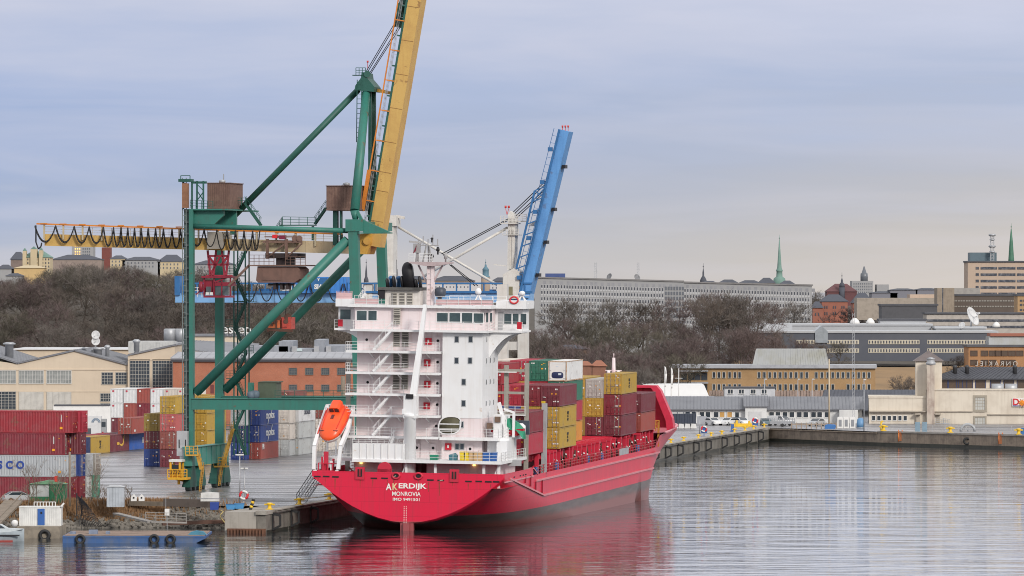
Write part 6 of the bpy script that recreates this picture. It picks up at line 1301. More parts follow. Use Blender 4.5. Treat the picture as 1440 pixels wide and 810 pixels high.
b=MB();b.rail([(10.2,117,8.2),(11.3,119,8.2)],1.4,.08,.8);b.bar((10.6,116.5,6),(10.6,116.5,9.6),.35);b.bar((11.3,118.5,6),(11.3,118.5,9.4),.25);b.rail([(8.5,115.8,8.5),(10.6,115.8,8.5)],1.1,.05,.7);b.build('forward_ladder_rails',mat('ochre_rails',(.50,.22,.04),.6),ship)
b=MB()
tip=[(r_[-1])for r_,y in zip(rings,ys_)if y>=122]
for a,c in zip(tip,tip[1:]):
 for s in(-1,1):b.bar((s*a[0],a[1],a[2]+.05),(s*c[0],c[1],c[2]+.05),.35,.18)
b.build('bulwark_cap',M_bar,ship)
fx=SX(861,122);b=MB();z0=SZ(861,540,122);z1=SZ(861,503,122)
b.tube((fx,122,8),(fx,122,z0),.5,10,.38);b.tube((fx,122,z0),(fx,122,z1),.34,10,.22);b.tube((fx,122,z1),(fx,122,SZ(861,497,122)),.07,6);zy=SZ(861,521,122);b.bar((fx-1.15,122,zy),(fx+1.15,122,zy),.14);b.bar((fx-.3,122,zy-.8),(fx-.8,122,zy),.1);b.bar((fx+.3,122,zy-.8),(fx+.8,122,zy),.1)
fm_=b.build('foremast',M_pk,ship)
for s in(-1,1):b=MB();b.lathe([(.14,-.25),(.26,-.1),(.26,.15),(.1,.25)],8,(fx+s*.7,121.9,zy-.25));b.build('floodlight',M_wh,fm_)
# deck cargo
GS='containers stacked on the ship deck'
def deck(yl,xr,cols,sd,L=12.19,z0=HZ_+.08,hs=1.01):
 z=z0
 for k,c in enumerate(cols):
  c,kw=(c,{})if isinstance(c,str)else c
  kw=dict(kw);h=kw.pop('hs',hs);tn='bottom' if k==0 else 'top' if k==len(cols)-1 else('second tier' if k==1 else 'third tier' if k==2 else 'fourth tier')
  if not kw.pop('skip',False):container(MS@Matrix.Translation((xr-1.22,yl,z)),c,kw.pop('label','%s container, %s of the deck stack %s'%(c,tn,sd)),GS,L=L,hs=h,**kw)
  z+=CH*h+.045
XR=11.3;W_=2.5
ya=SX and 0
def yl_of(px,xr):
 lo,hi=10.0,140.0
 for _ in range(50):
  m=(lo+hi)/2;p=MS@Vector((xr,m,10));q=720+F*p.x/p.y
  lo,hi=(m,hi)if q<px else(lo,m)
 return lo
YA,YB,YC,YD,YE=yl_of(742.5,XR),yl_of(786.7,XR),yl_of(796,XR-W_),yl_of(874,XR),yl_of(901.5,XR)
print('bays',YA,YB,YC,YD,YE)
msc=dict(logos=(('msc',6,1.3,1),))
deck(YA,XR,['bright red',('dark red',dict(label='dark red container on a bright red one beside the grey lashing frame'))],'beside the lashing frame')
deck(YA,XR-W_,['brown red','maroon'],'second from the rail at the lashing frame')
deck(YA,XR-2*W_,['blue',('olive yellow',{})],'third from the rail, behind the lashing frame')
deck(YA,XR-3*W_,['dark red','orange'],'fourth from the rail, behind the lashing frame')
deck(YB,XR,[('yellow',msc),('yellow',msc),'maroon'],'of two yellow boxes under maroon')
deck(YB,XR-W_,['maroon','yellow','dark red'],'inboard of the two yellow rail boxes')
deck(YB,XR-2*W_,['yellow','blue','bright red'],'inboard behind the lashing frame top')
deck(YB,XR-3*W_,['yellow','yellow','red','red'],'right beside the white tower')
deck(YB,XR-4*W_,['yellow','yellow','brick red','red'],'close behind the white tower')
deck(YC,XR-W_,['orange','bright red','green',('white',dict(reefer='rust',label='white refrigerated container with a dark blue fan panel, top of its deck stack'))],'under the white refrigerated box')
deck(YC,XR-2*W_,['red','maroon','red',('green',dict(label='dark green container end left of the white refrigerated box'))],'left of the white refrigerated box')
deck(YC,XR-3*W_,['yellow','maroon','yellow','bright red'],'with bright red on top')
deck(YC,XR-4*W_,['maroon','yellow','maroon','cream'],'with cream on top')
deck(YD,XR,['maroon',('dark red',{}),('yellow',msc)],'with yellow above two maroon',hs=1.06)
deck(YD,XR-W_,['maroon','yellow','silver'],'with the silver top',hs=.96)
deck(YD,XR-2*W_,['olive yellow','yellow','yellow'],'all yellow, left of the silver topped stack',hs=.985)
deck(YD,XR-3*W_,['maroon','yellow'],'low one hidden left of the all yellow stack')
deck(YE,XR,['brick red','maroon'],'nearest the bow',hs=1.0)
deck(YE,XR-W_,['maroon','dark red'],'second from the rail nearest the bow')
# mooring lines and gangway
M_rope=mat('pale_rope',(.50,.42,.33),.9,dirt=.3)
def rope(a,c,sag,name,label):
 a,c=Vector(a),Vector(c);n=10;b=MB();b.path([a.lerp(c,k/n)-Vector((0,0,sag*4*(k/n)*(1-k/n)))for k in range(n+1)],.05,5,0);tag(b.build(name,M_rope),label,'rope','mooring lines')
rope(MS@Vector((SX(556,0),-.2,SZ(556,669,0))),qw(-.65,quv(gnd(407,711))[1],QZ+.8),.5,'mooring_line','pale mooring line from the left round fairlead of the transom to the quay bollard')
rope(MS@Vector((SX(622,0),-.2,SZ(622,675,0))),qw(-.65,quv(gnd(407,711))[1]+.1,QZ+.9),.35,'mooring_line','thin mooring line running low across the transom below the ship name')
t=thing('gangway','grey aluminium gangway leaning from the quay up to the port quarter','gangway')
a=gnd(423,708)+Vector((0,0,.1));c=MS@Vector((-11.5,4.5,6.6));ax=(c-a).cross(Vector((0,0,1))).normalized()
b=MB();b.stair(a,c,1.1,axis=ax,rails=False,steps=14);b.build('treads',M_steel,t)
for s in(-1,1):b=MB();o_=ax*.55*s;b.bar(a+o_+Vector((0,0,1)),c+o_+Vector((0,0,1)),.07);b.bar(a+o_+Vector((0,0,.5)),c+o_+Vector((0,0,.5)),.05);[b.bar(a.lerp(c,k/7)+o_,a.lerp(c,k/7)+o_+Vector((0,0,1)),.06)for k in range(8)];b.build('handrail',mat('gangway_dark',(.12,.12,.13),.6),t)
# quay cranes
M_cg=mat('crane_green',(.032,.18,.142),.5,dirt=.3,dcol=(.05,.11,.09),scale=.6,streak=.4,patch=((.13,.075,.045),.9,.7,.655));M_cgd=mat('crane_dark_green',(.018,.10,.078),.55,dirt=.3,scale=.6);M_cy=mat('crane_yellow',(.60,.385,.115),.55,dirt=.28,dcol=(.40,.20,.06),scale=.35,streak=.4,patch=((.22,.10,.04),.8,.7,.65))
M_cyg=mat('crane_gold',(.62,.37,.07),.55,dirt=.35,dcol=(.34,.13,.03),scale=.5,streak=.35);M_rust=mat('brown_plate',(.155,.088,.07),.75,dirt=.4,dcol=(.26,.16,.12),scale=1.5,streak=.3);M_fo=mat('festoon_orange',(.65,.22,.03),.5,dirt=.3);M_cable=mat('cable_black',(.015,.015,.017),.6,dirt=0)
M_cred=mat('cabin_red',(.36,.03,.055),.5,dirt=.3,scale=1.0);M_yw=mat('worn_yellow',(.62,.36,.06),.6,dirt=.5,dcol=(.35,.16,.04),scale=2);M_cwh=mat('crane_white',(.64,.62,.58),.5,dirt=.35,dcol=(.42,.38,.33),scale=.6,streak=.3)
def solve_u(px,n):
 lo,hi=-50,600
 for _ in range(60):
  m=(lo+hi)/2;p=qw(n,m);lo,hi=(m,hi)if 720+F*p.x/p.y<px else(lo,m)
 return lo
U1=solve_u(508,-3.4);DF=solve_u(546,-3.4)-U1
C0=qw(0,U1,0);fc=FR(C0.x,C0.y,ANG);X_=fc.x;Z_=fc.z
print('crane',U1,DF,'landside',X_(266,0))
cr1=thing('quay_crane','green portal quay crane with a yellow boom raised above the red ship stern','crane',C0,ANG)
XL,XW=X_(266,0),-3.4;DM=DF/2
def P_(px,py,d):return(X_(px,d),d,Z_(px,py,d))
XLf=X_(309,DF)
legs=[]
b=MB();b.bx(XL+.1,XL+.62,-.55,.55,QZ+2.6,Z_(266,294,0));b.build('leg',M_cg,cr1);b=MB();b.bx(XL-.72,XL+.1,.1,.5,QZ+3,Z_(262,294,0));[b.bx(XL-.6,XL+.1,-.2,.1,QZ+5+1.5*k,QZ+5.2+1.5*k,1)for k in range(22)];b.build('cable_channel',[mat('channel_dark',(.075,.12,.115),.6,dirt=.4),mat('ladder_grey',(.17,.20,.20),.6)],cr1)
b=MB();b.ladder((XL-.52,-.5,QZ+5),(XL-.52,-.5,Z_(262,250,0)),.5,step=.7,r=.05);b.build('leg_ladder',mat('ladder_grey',(.17,.20,.20),.6),cr1)
b=MB();b.bx(XLf-.55,XLf+.55,DF-.5,DF+.5,QZ+2.6,Z_(309,340,DF));b.build('leg',M_cg,cr1)
tn0,tn1=P_(497.5,325,0),P_(500,409,0)
b=MB();b.bar((X_(509,0),0,QZ+2.5),tn0,1.25,1.3,up=(0,1,0));b.build('leg',M_cg,cr1)
tf0=P_(536,335,DF)
b=MB();b.bar((X_(549,DF),DF,QZ+2.5),tf0,1.2,1.3,up=(0,1,0));b.build('leg',M_cg,cr1)
zp1,zp0=Z_(300,561,0),Z_(300,576,0)
for d,x0 in((0,XL+.5),(DF,XLf+.5)):
 x1=X_(508,0)if d==0 else X_(545,DF);b=MB();b.bx(x0,x1,d-.6,d+.6,zp0,zp1);b.bx(x0,x1,d-.75,d+.75,zp1,zp1+.08);w=b.build('portal_beam',M_cg,cr1)
 if d==0:b=MB();b.rail([(X_(385,0),.7,zp1+.1),(x1,.7,zp1+.1)],1.05,.03,1.3);b.build('railing',M_cgd,w)
b=MB();b.bx(X_(365,4),X_(391,4),3,6,zp1+.1,Z_(378,537,4));b.bx(X_(365,3),X_(391,3),2.9,6.1,Z_(378,538,3),Z_(378,536.5,3));b.build('switch_house',mat('olive_cabinet',(.085,.11,.075),.6,dirt=.3),cr1)
b=MB();b.bx(X_(349.5,3),X_(356,3),2.6,3.6,zp1,Z_(352,538,3));b.build('green_cabinet',M_cg,cr1)
b=MB();b.lathe([(.5,0),(.62,.4),(.62,.9),(.3,1.1)],10,(X_(361,3),2,zp1));b.lathe([(.4,0),(.5,.3),(.5,.8),(.2,1.0)],10,(X_(354,2),1.5,zp1));b.build('cable_drum',mat('blue_grey_drum',(.10,.14,.18),.6),cr1)
for xx,vis in((XL+.3,True),(XW,False)):
 za,zb_=Z_(271,655,0),Z_(271,629,0)
 b=MB();b.bx(xx-.55,xx+.55,-2.0,DF+1.6,za,zb_);[b.bx(xx-.62,xx+.62,y-.1,y+.1,za,zb_+.02)for y in(.8,3.5,6.2,8.9,11.6,14.3)];b.bx(xx-.75,xx+.75,-2.0,DF+1.6,zb_,zb_+.08);b.build('sill_beam',mat('sill_green',(.06,.26,.22),.5,dirt=.3,scale=.5,streak=.2),cr1)
 for y in(-.6,4.3,DF-3.2,DF+1.2):
  b=MB();b.prism([(y-1.9,QZ+.5),(y+1.9,QZ+.5),(y+1.9,QZ+1.2),(y+.8,za+.05),(y-.8,za+.05),(y-1.9,QZ+1.2)],xx-.45,xx+.45,ax='x');b.bx(xx-.8,xx-.45,y-.5,y+.5,QZ+1.0,QZ+1.9);b.tube((xx-1.1,y+.9,QZ+1.3),(xx-.45,y+.9,QZ+1.3),.3,10);b.bar((xx-.6,y-1.7,QZ+.6),(xx-.6,y+.4,QZ+2.2),.2);o=b.build('bogie',M_cgd,cr1)
  for yy in(-1.2,1.2):c=MB();c.tube((xx-.3,y+yy,QZ+.42),(xx+.42,y+yy,QZ+.42),.42,12);c.build('wheel',mat('wheel_dark',(.035,.05,.05),.5),o)
b=MB();b.bx(X_(250,-1),X_(264.5,-1),-1.6,-.7,Z_(257,641,-1),Z_(257,606,-1));b.bx(X_(254,-1),X_(262,-1),-1.5,-.8,Z_(257,655,-1),Z_(257,641,-1));[b.bx(X_(x,-1),X_(x+1.2,-1),-1.65,-1.6,Z_(257,630,-1),Z_(257,618,-1),1)for x in(253,262)];b.build('electrical_cabinet',[mat('cabinet_grey',(.42,.43,.45),.5,dirt=.25),M_dark],cr1)
b=MB();z0,z1=Z_(250,671,-3),Z_(250,648,-3);xa,xb=X_(241,-3),X_(256,-3)
b.bx(xa-.1,xb+.2,-4.0,-1.9,z1-.12,z1+.18,1);b.bx(xa,xb,-3.9,-2.0,z0,z0+.9);[b.bx(x-.12,x+.12,y-.1,y+.1,z0+.8,z1)for x in(xa+.1,xb-.1)for y in(-3.8,-2.1)];b.bx(xa+.15,xb-.15,-3.7,-2.2,z0+.9,z1-.5,2);b.rail([(xa-.2,-4.2,z0-.05),(X_(266,-3),-4.2,z0-.05)],1.1,.05,.7,3);b.bx(xa-.2,X_(266,-3),-4.3,-1.8,z0-.3,z0);[b.bar((xa+.25+.33*k,-4.26,z0+.4),(xa+.45+.33*k,-4.26,z0+.9),.14,.05,m=2)for k in range(4)];b.bar((X_(252,-3),-3.2,QZ+.9),(X_(252,-3),-3.2,z0),.3);b.bar((X_(248,-3),-3.2,QZ+1.6),(X_(262,-2),-1.2,QZ+1.2),.25)
b.build('checker_cabin',[mat('cabin_yellow',(.78,.42,.03),.5,dirt=.25),M_mw,M_glass],cr1)
b=MB();x0=X_(262,-2.5);b.bx(x0,X_(279,-2.5),-3,-1.2,Z_(270,641,-2),Z_(270,639,-2));b.rail([(x0,-3,Z_(270,639,-2)),(X_(279,-2.5),-3,Z_(270,639,-2))],1.1,.05,.5,3);b.stair((X_(282,-2.5),-2,Z_(280,660,-2)),(X_(277,-2.5),-2,Z_(280,641,-2)),.9);b.stair((X_(280,-2.5),-2,QZ),(X_(284,-2.5),-2,Z_(280,660,-2)),.9);b.build('access_stairs',M_yw,cr1)
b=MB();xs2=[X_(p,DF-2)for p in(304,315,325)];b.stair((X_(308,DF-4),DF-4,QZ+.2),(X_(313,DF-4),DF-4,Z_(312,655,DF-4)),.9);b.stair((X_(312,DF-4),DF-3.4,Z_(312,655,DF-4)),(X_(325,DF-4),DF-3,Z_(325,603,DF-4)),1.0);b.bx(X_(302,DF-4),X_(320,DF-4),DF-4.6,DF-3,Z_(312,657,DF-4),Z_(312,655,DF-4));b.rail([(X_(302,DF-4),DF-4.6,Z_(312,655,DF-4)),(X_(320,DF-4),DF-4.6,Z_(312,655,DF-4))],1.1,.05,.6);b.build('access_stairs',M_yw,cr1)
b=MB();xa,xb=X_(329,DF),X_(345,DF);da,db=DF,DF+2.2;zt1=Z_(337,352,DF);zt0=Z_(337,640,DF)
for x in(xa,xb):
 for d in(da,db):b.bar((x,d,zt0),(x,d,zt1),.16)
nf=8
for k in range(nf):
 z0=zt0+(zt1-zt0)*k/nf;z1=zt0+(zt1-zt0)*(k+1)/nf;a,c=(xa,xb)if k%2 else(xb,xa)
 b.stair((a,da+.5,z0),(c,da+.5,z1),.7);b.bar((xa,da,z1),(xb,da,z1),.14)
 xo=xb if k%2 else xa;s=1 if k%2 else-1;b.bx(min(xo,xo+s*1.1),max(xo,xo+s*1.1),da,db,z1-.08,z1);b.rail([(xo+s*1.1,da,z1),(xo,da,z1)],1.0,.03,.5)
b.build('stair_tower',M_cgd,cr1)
b=MB();b.tube(P_(272,318,0),P_(489,324.5,0),.33,12);b.build('top_tube',M_cg,cr1)
b=MB();b.tube(P_(277,551,0),P_(489,337,0),.62,14);b.tube(P_(275,553,0),P_(281,547,0),.5,10);b.build('diagonal_brace',M_cg,cr1)
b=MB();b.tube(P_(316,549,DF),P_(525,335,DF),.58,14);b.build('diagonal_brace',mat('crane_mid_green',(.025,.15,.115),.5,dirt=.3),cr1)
b=MB();b.prism([(X_(267,1),Z_(267,294,1)),(X_(316,1),Z_(316,296,1)),(X_(316,1),Z_(316,303,1)),(X_(300,1),Z_(300,318,1)),(X_(267,1),Z_(267,318,1))],.4,1.0);b.prism([(X_(292,6),Z_(267,296,6)),(X_(332,6),Z_(332,297,6)),(X_(332,6),Z_(332,317,6)),(X_(298,6),Z_(300,318,6))],6,6.6);b.bx(X_(325,8),X_(333,8),7.5,8.3,Z_(329,330,8),Z_(329,294,8));b.bx(XL-.1,X_(326,2),-.4,DF+.4,Z_(300,296,2),Z_(300,294,2));b.build('landside_frame',M_cg,cr1)
b=MB();b.bx(X_(487.5,0),X_(512,0),-.8,.9,Z_(500,325.5,0),Z_(500,308.5,0));b.prism([(X_(512,0),Z_(512,309.5,0)),(X_(550,0),Z_(550,326.5,0)),(X_(512,0),Z_(512,327,0))],-.6,.2);b.bx(X_(506,0),X_(551,0),-.9,.5,Z_(530,328.5,0),Z_(530,326.8,0));b.bx(X_(487.5,0),X_(512,0),.9,DF+.8,Z_(520,324,7),Z_(520,312,7));b.bar((X_(512,.5),-.2,Z_(512,313,0)),(X_(502.5,0),-.2,Z_(502,297,0)),.5,.4);b.build('waterside_head',M_cg,cr1)
apn=P_(515,130,DM-1.4);apf=P_(523.5,130,DM+1.8)
b=MB();b.tube((X_(499,0),0,Z_(499,296,0)),apn,.62,14,.56);b.tube((X_(500,0),0,Z_(500,310,0)),(X_(499,0),0,Z_(499,296,0)),.35,10,.62);b.build('mast_leg',M_cg,cr1)
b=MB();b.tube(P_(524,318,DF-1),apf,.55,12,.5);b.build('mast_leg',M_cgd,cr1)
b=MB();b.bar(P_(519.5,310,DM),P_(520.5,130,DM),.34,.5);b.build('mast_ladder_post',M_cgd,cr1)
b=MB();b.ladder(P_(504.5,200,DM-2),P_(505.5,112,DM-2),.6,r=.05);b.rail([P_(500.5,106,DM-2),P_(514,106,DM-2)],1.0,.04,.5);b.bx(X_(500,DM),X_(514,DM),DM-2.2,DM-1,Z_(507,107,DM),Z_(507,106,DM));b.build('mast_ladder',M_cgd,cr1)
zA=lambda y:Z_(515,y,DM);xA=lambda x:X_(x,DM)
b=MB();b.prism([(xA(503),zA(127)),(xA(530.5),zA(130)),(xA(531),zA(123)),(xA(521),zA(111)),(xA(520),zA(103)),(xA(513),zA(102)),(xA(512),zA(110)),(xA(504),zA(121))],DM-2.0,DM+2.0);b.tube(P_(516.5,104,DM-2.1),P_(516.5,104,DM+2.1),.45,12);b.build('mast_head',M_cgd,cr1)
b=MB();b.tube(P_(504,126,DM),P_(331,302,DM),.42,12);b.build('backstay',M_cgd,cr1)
b=MB();b.bar(P_(517,98,DM),P_(517,88,DM),.06);b.lathe([(.13,0),(.13,.25)],8,P_(517,88,DM));b.build('warning_lamp',mat('lamp_red',(.6,.03,.02),.4),cr1)
b=MB();b.bar(P_(531,127,DM),P_(553,131.5,DM),.55,.45);b.build('boom_latch',M_cyg,cr1)
GA=Vector(P_(69,337.5,DM));GB_=Vector(P_(508,349,DM));gx0,gx1=GA.x,GB_.x
b=MB();gh=.78
gzz=lambda x:GA.z+(GB_.z-GA.z)*(x-gx0)/(gx1-gx0)
for xa,xb,m_ in((gx0,X_(328,DM),M_cy),(X_(328,DM),gx1,mat('girder_cream',(.52,.42,.27),.55,dirt=.35,dcol=(.36,.24,.13),scale=.35,streak=.4))):
 za,zb_,d0,d1=gzz(xa),gzz(xb),DM-2.3,DM+2.3;b=MB();b.add([(xa,d0,za-gh),(xb,d0,zb_-gh),(xb,d1,zb_-gh),(xa,d1,za-gh),(xa,d0,za+gh),(xb,d0,zb_+gh),(xb,d1,zb_+gh),(xa,d1,za+gh)],[(0,3,2,1),(4,5,6,7),(0,1,5,4),(1,2,6,5),(2,3,7,6),(3,0,4,7)]);[b.bx(x-.04,x+.04,d0-.04,d0,gzz(x)-gh,gzz(x)+gh)for x in[xa+(xb-xa)*k/5 for k in range(1,5)]];b.build('girder',m_,cr1)
gz=lambda x,o=0:GA.z+(GB_.z-GA.z)*(x-gx0)/(gx1-gx0)+o
b=MB();b.prism([(X_(503,DM),Z_(503,357.5,DM)),(X_(521,DM),Z_(521,357.5,DM)),(X_(527,DM),Z_(527,342,DM)),(X_(527,DM),Z_(527,328,DM)),(X_(503,DM),Z_(503,330,DM))],DM-2.2,DM+2.4);b.tube(P_(516,339,DM-2.5),P_(516,339,DM+2.5),.5,12);b.build('boom_hinge',M_cyg,cr1)
b=MB();b.rail([(gx0,DM-2.2,gz(gx0,gh)),(gx1-2,DM-2.2,gz(gx1-2,gh))],1.0,.022,1.3);b.build('girder_railing',mat('cream_rail',(.50,.42,.28),.6),cr1)
fo=MB();fo.bar((gx0-1.0,DM-2.6,gz(gx0,gh+1.35)),(X_(487,DM),DM-2.6,gz(X_(487,DM),gh+1.0)),.22,.2);npost=15
fp=MB()
for k in range(npost):x=gx0+(gx1-gx0-3)*k/npost;fp.bx(x-.1,x+.1,DM-2.6,DM-2.35,gz(x,.1),gz(x,gh+1.2));fo.bx(x-.4,x+.4,DM-2.8,DM-2.4,gz(x,gh+1.3),gz(x,gh+1.45))
fp.build('festoon_post',mat('cream_rail',(.50,.42,.28)),cr1)
fo.build('festoon_rail',M_fo,cr1)
lx=[57,86,112,133,153,167,177.5,187,196.5,206,215.5,226,237,249,261,274,294,312,326,338,350,362,372]
for a,c in zip(lx,lx[1:]):
 xa,xb=X_(a,DM),X_(c,DM);dp=2.1 if c-a>15 else 2.4
 for o in(0,.12):
  b=MB();b.path([(xa+(xb-xa)*t,DM-2.75-o,gz(xa,gh+1.1)-dp*(1-abs(2*t-1)**2.2)-o)for t in[i/12 for i in range(13)]],.085,5);b.build('festoon_cable',M_cable,cr1)
b=MB();xa=X_(57,DM);b.path([(xa+.1,DM-2.7,gz(xa,gh+1.1)),(xa+.1,DM-2.7,gz(xa,-.3)),(xa+.45,DM-2.7,gz(xa,-1.25)),(xa+.8,DM-2.7,gz(xa,-.9)),(xa+.9,DM-2.7,gz(xa,-.4))],.1,5);b.build('festoon_cable',M_cable,cr1)
bb=Vector(P_(530,338,DM));bt=Vector(P_(530+57*1.22,338-340*1.22,DM));bd=(bt-bb).normalized();bp=Vector((bd.z,0,-bd.x))
hw_=.86
vs8=[c+bp*s*hw_+Vector((0,t_*1.75,0))for c in(bb-bd*.8,bt)for s,t_ in((-1,-1),(1,-1),(1,1),(-1,1))]
b=MB();b.add(vs8,[(3,2,1,0),(4,5,6,7),(0,1,5,4),(1,2,6,5),(2,3,7,6),(3,0,4,7)]);b.build('boom',M_cy,cr1)
b=MB();[b.add([c+bp*s*hw_+Vector((0,-1.78,0))for c,s in((bb+bd*k,-1),(bb+bd*k,.9),(bb+bd*(k+.06),.9),(bb+bd*(k+.06),-1))]+[c+bp*s*hw_+Vector((0,-1.7,0))for c,s in((bb+bd*k,-1),(bb+bd*k,.9),(bb+bd*(k+.06),.9),(bb+bd*(k+.06),-1))],[(0,1,2,3),(4,5,6,7),(0,1,5,4),(1,2,6,5),(2,3,7,6),(3,0,4,7)])for k in(2.5,6.5,9,13,17.5,22,26.5,31)];b.build('boom_seams',mat('seam_brown',(.30,.15,.05),.7),cr1)
b=MB();e=-bp*(hw_+.12);b.bar(bb+e+bd*1.5+Vector((0,-1.6,0)),bt+e+Vector((0,-1.6,0)),.3,.3);[b.bar(bb+e+bd*k+Vector((0,-1.6,0)),bb+e*1.6+bd*k+Vector((0,-1.6,0)),.2)for k in range(3,36,2)];b.build('boom_walkway',M_cgd,cr1)
b=MB();e2=-bp*(hw_+1.25);b.ladder(bb+e*1.8+bd*1.5+Vector((0,-1.5,0)),bt+e*1.8+Vector((0,-1.5,0)),.7,axis=(0,1,0),step=1.2,r=.025);b.ladder(bb+e*1.3+bd*1.5+Vector((0,-1.7,0)),bt+e*1.3+Vector((0,-1.7,0)),.5,axis=bp,step=1.6,r=.022);b.build('boom_ladder',M_steel,cr1)
b=MB();b.bar(bb+e2+bd*3.5+Vector((0,-1.9,0)),bt+e2+Vector((0,-1.9,0)),.16,.16);b.bar(bb+e2*1.02+bd*3.6+Vector((0,-2.0,0)),bb+e2*1.02+bd*9+Vector((0,-2.0,0)),.5,.3);[b.bar(bb+bd*k+e2+Vector((0,-1.9,0)),bb+bd*k-bp*hw_+Vector((0,-1.8,0)),.14)for k in range(5,36,4)];b.build('boom_festoon_rail',M_fo,cr1)
b=MB();q=Vector(P_(572,8,DM))-bp*.2;b.bar(q-bd*3-bp*.5,q+bd*1.5-bp*.3,.7,.9);b.bx(q.x-.9,q.x-.2,DM-1,DM+1,q.z-1.5,q.z+.3);b.build('stay_anchor',M_cgd,cr1)
for d,(xa,ya),(xb,yb_)in((-1.2,(514,102),(566,14)),(-.5,(516,103),(567.5,16)),(.5,(519,104),(568.5,25)),(1.2,(521,104),(570,27))):b=MB();b.tube(P_(xa,ya,DM+d),P_(xb,yb_,DM+d),.055,6);b.build('stay_rope',M_cable,cr1)
for(xa,xb,ya,yb_,d0,d1)in((292,323,258,291.5,3.0,10.5),(459.5,506,262,294,5.0,11.0)):
 b=MB();b.bx(X_(xa,d0),X_(xb,d0),d0,d1,Z_(xa,yb_,d0),Z_(xa,ya,d0));n_=12
 for k in range(n_+1):x=X_(xa,d0)+(X_(xb,d0)-X_(xa,d0))*k/n_;b.bx(x-.04,x+.04,d0-.05,d0,Z_(xa,yb_-2,d0),Z_(xa,ya,d0))
 b.bx(X_(xa,d0)-.12,X_(xb,d0)+.12,d0-.12,d1+.1,Z_(xa,ya,d0),Z_(xa,ya-1.2,d0));b.bx(X_(xa,d0)-.1,X_(xb,d0)+.1,d0-.1,d1+.1,Z_(xa,yb_+2,d0),Z_(xa,yb_,d0));w=b.build('machinery_house',M_rust,cr1)
 c=MB();xx=X_((xa+xb)/2,d0);c.lathe([(.3,0),(.45,.1),(.45,.35),(.1,.45)],8,(xx,d0+2,Z_(xa,ya-1,d0)));c.bar((X_(xa+15,d0),d0+3,Z_(xa,ya,d0)),(X_(xa+15,d0),d0+3,Z_(xa,ya-(14 if xa<300 else 3),d0)),.12);c.build('roof_fitting',M_steel,w)
b=MB();[b.bx(X_(x,6),X_(x+w_,6),5.6,6.6,Z_(x,345,6),Z_(x,294,6))for x,w_ in((469,6),(478.5,2))];b.build('house_support',M_cgd,cr1)
b=MB();b.bx(X_(258.5,0),X_(266.5,0),-1.0,-.3,Z_(262,292.5,0),Z_(262,258,0));b.build('rusty_panel',mat('panel_copper',(.27,.13,.07),.6,dirt=.4),cr1)
b=MB();zt_f=Z_(262,254.5,0);b.bx(X_(253,0),X_(271,0),-.9,.6,zt_f-.12,zt_f+.25);b.bx(X_(271,0),X_(300,4),.1,.4,zt_f-.35,zt_f-.05);[b.bar((X_(x,0),0,Z_(x,294,0)),(X_(x,0),0,zt_f),.2)for x in(258,270,277,286)];b.bar((X_(277,0),0,Z_(277,282,0)),(X_(286,0),0,Z_(286,270,0)),.12);b.bar((X_(277,0),0,Z_(277,268,0)),(X_(286,0),0,Z_(286,282,0)),.12);b.bar((X_(277,0),0,Z_(277,259,0)),(X_(286,0),0,Z_(286,268,0)),.1);b.rail([(X_(268,0),-.2,Z_(268,293,0)),(X_(300,0),-.2,Z_(300,295,0))],1.1,.035,.8);b.rail([(X_(255,0),-.3,zt_f+.2),(X_(268,0),-.3,zt_f+.2)],.5,.05,1.5,1);b.build('landside_mast',M_cgd,cr1)
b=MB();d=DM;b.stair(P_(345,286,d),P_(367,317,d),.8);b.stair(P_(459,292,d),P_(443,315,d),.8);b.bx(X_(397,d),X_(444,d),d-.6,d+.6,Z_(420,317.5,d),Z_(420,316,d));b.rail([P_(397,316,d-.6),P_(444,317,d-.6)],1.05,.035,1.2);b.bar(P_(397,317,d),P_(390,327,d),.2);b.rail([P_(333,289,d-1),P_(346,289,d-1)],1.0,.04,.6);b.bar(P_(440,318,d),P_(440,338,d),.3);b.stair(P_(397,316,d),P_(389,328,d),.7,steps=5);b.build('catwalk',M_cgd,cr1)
# trolley and cabins on the girder
tr=thing('crane_trolley','rust brown trolley with machinery cab hanging under the yellow girder','crane trolley',C0,ANG);d0,d1=DM-3.2,DM+3.2
b=MB()
for px in(376,403):
 for d in(d0,d1):b.bar(P_(px,336,d),P_(px,364,d),.34)
for d in(d0,d1):b.bar(P_(370,340,d),P_(424,340,d),.28);b.bar(P_(376,362,d),P_(403,341,d),.18);b.bar(P_(403,362,d),P_(424,343,d),.18);b.bar(P_(424,333,d),P_(424,344,d),.2);b.bar(P_(372,333,d),P_(424,333,d),.14)
b.build('frame',M_rust,tr)
b=MB();b.bx(X_(373,d0),X_(415,d0),d0,d1,Z_(395,363,d0),Z_(395,356,d0));b.bx(X_(387,d0),X_(402,d0),d0+.5,d1-1,Z_(395,374,d0),Z_(395,363,d0));b.build('lower_beam',mat('dark_brown_steel',(.045,.03,.03),.7,dirt=.3),tr)
zpl=Z_(390,372.5,d0);b=MB();b.bx(X_(351,d0),X_(430,d0),d0-.4,d1,zpl-.15,zpl);b.rail([(X_(351,d0),d0-.3,zpl),(X_(386,d0),d0-.3,zpl)],1.3,.035,.7);b.rail([(X_(402,d0),d0-.3,zpl),(X_(430,d0),d0-.3,zpl)],1.1,.035,.7);b.bar((X_(351,d0),d0,zpl),(X_(336,d0),d0,zpl-1.4),.2,.3);b.bar((X_(336,d0),d0,zpl-1.4),(X_(321,d0),d0,zpl-2.8),.2,.3);b.build('platform',M_rust,tr)
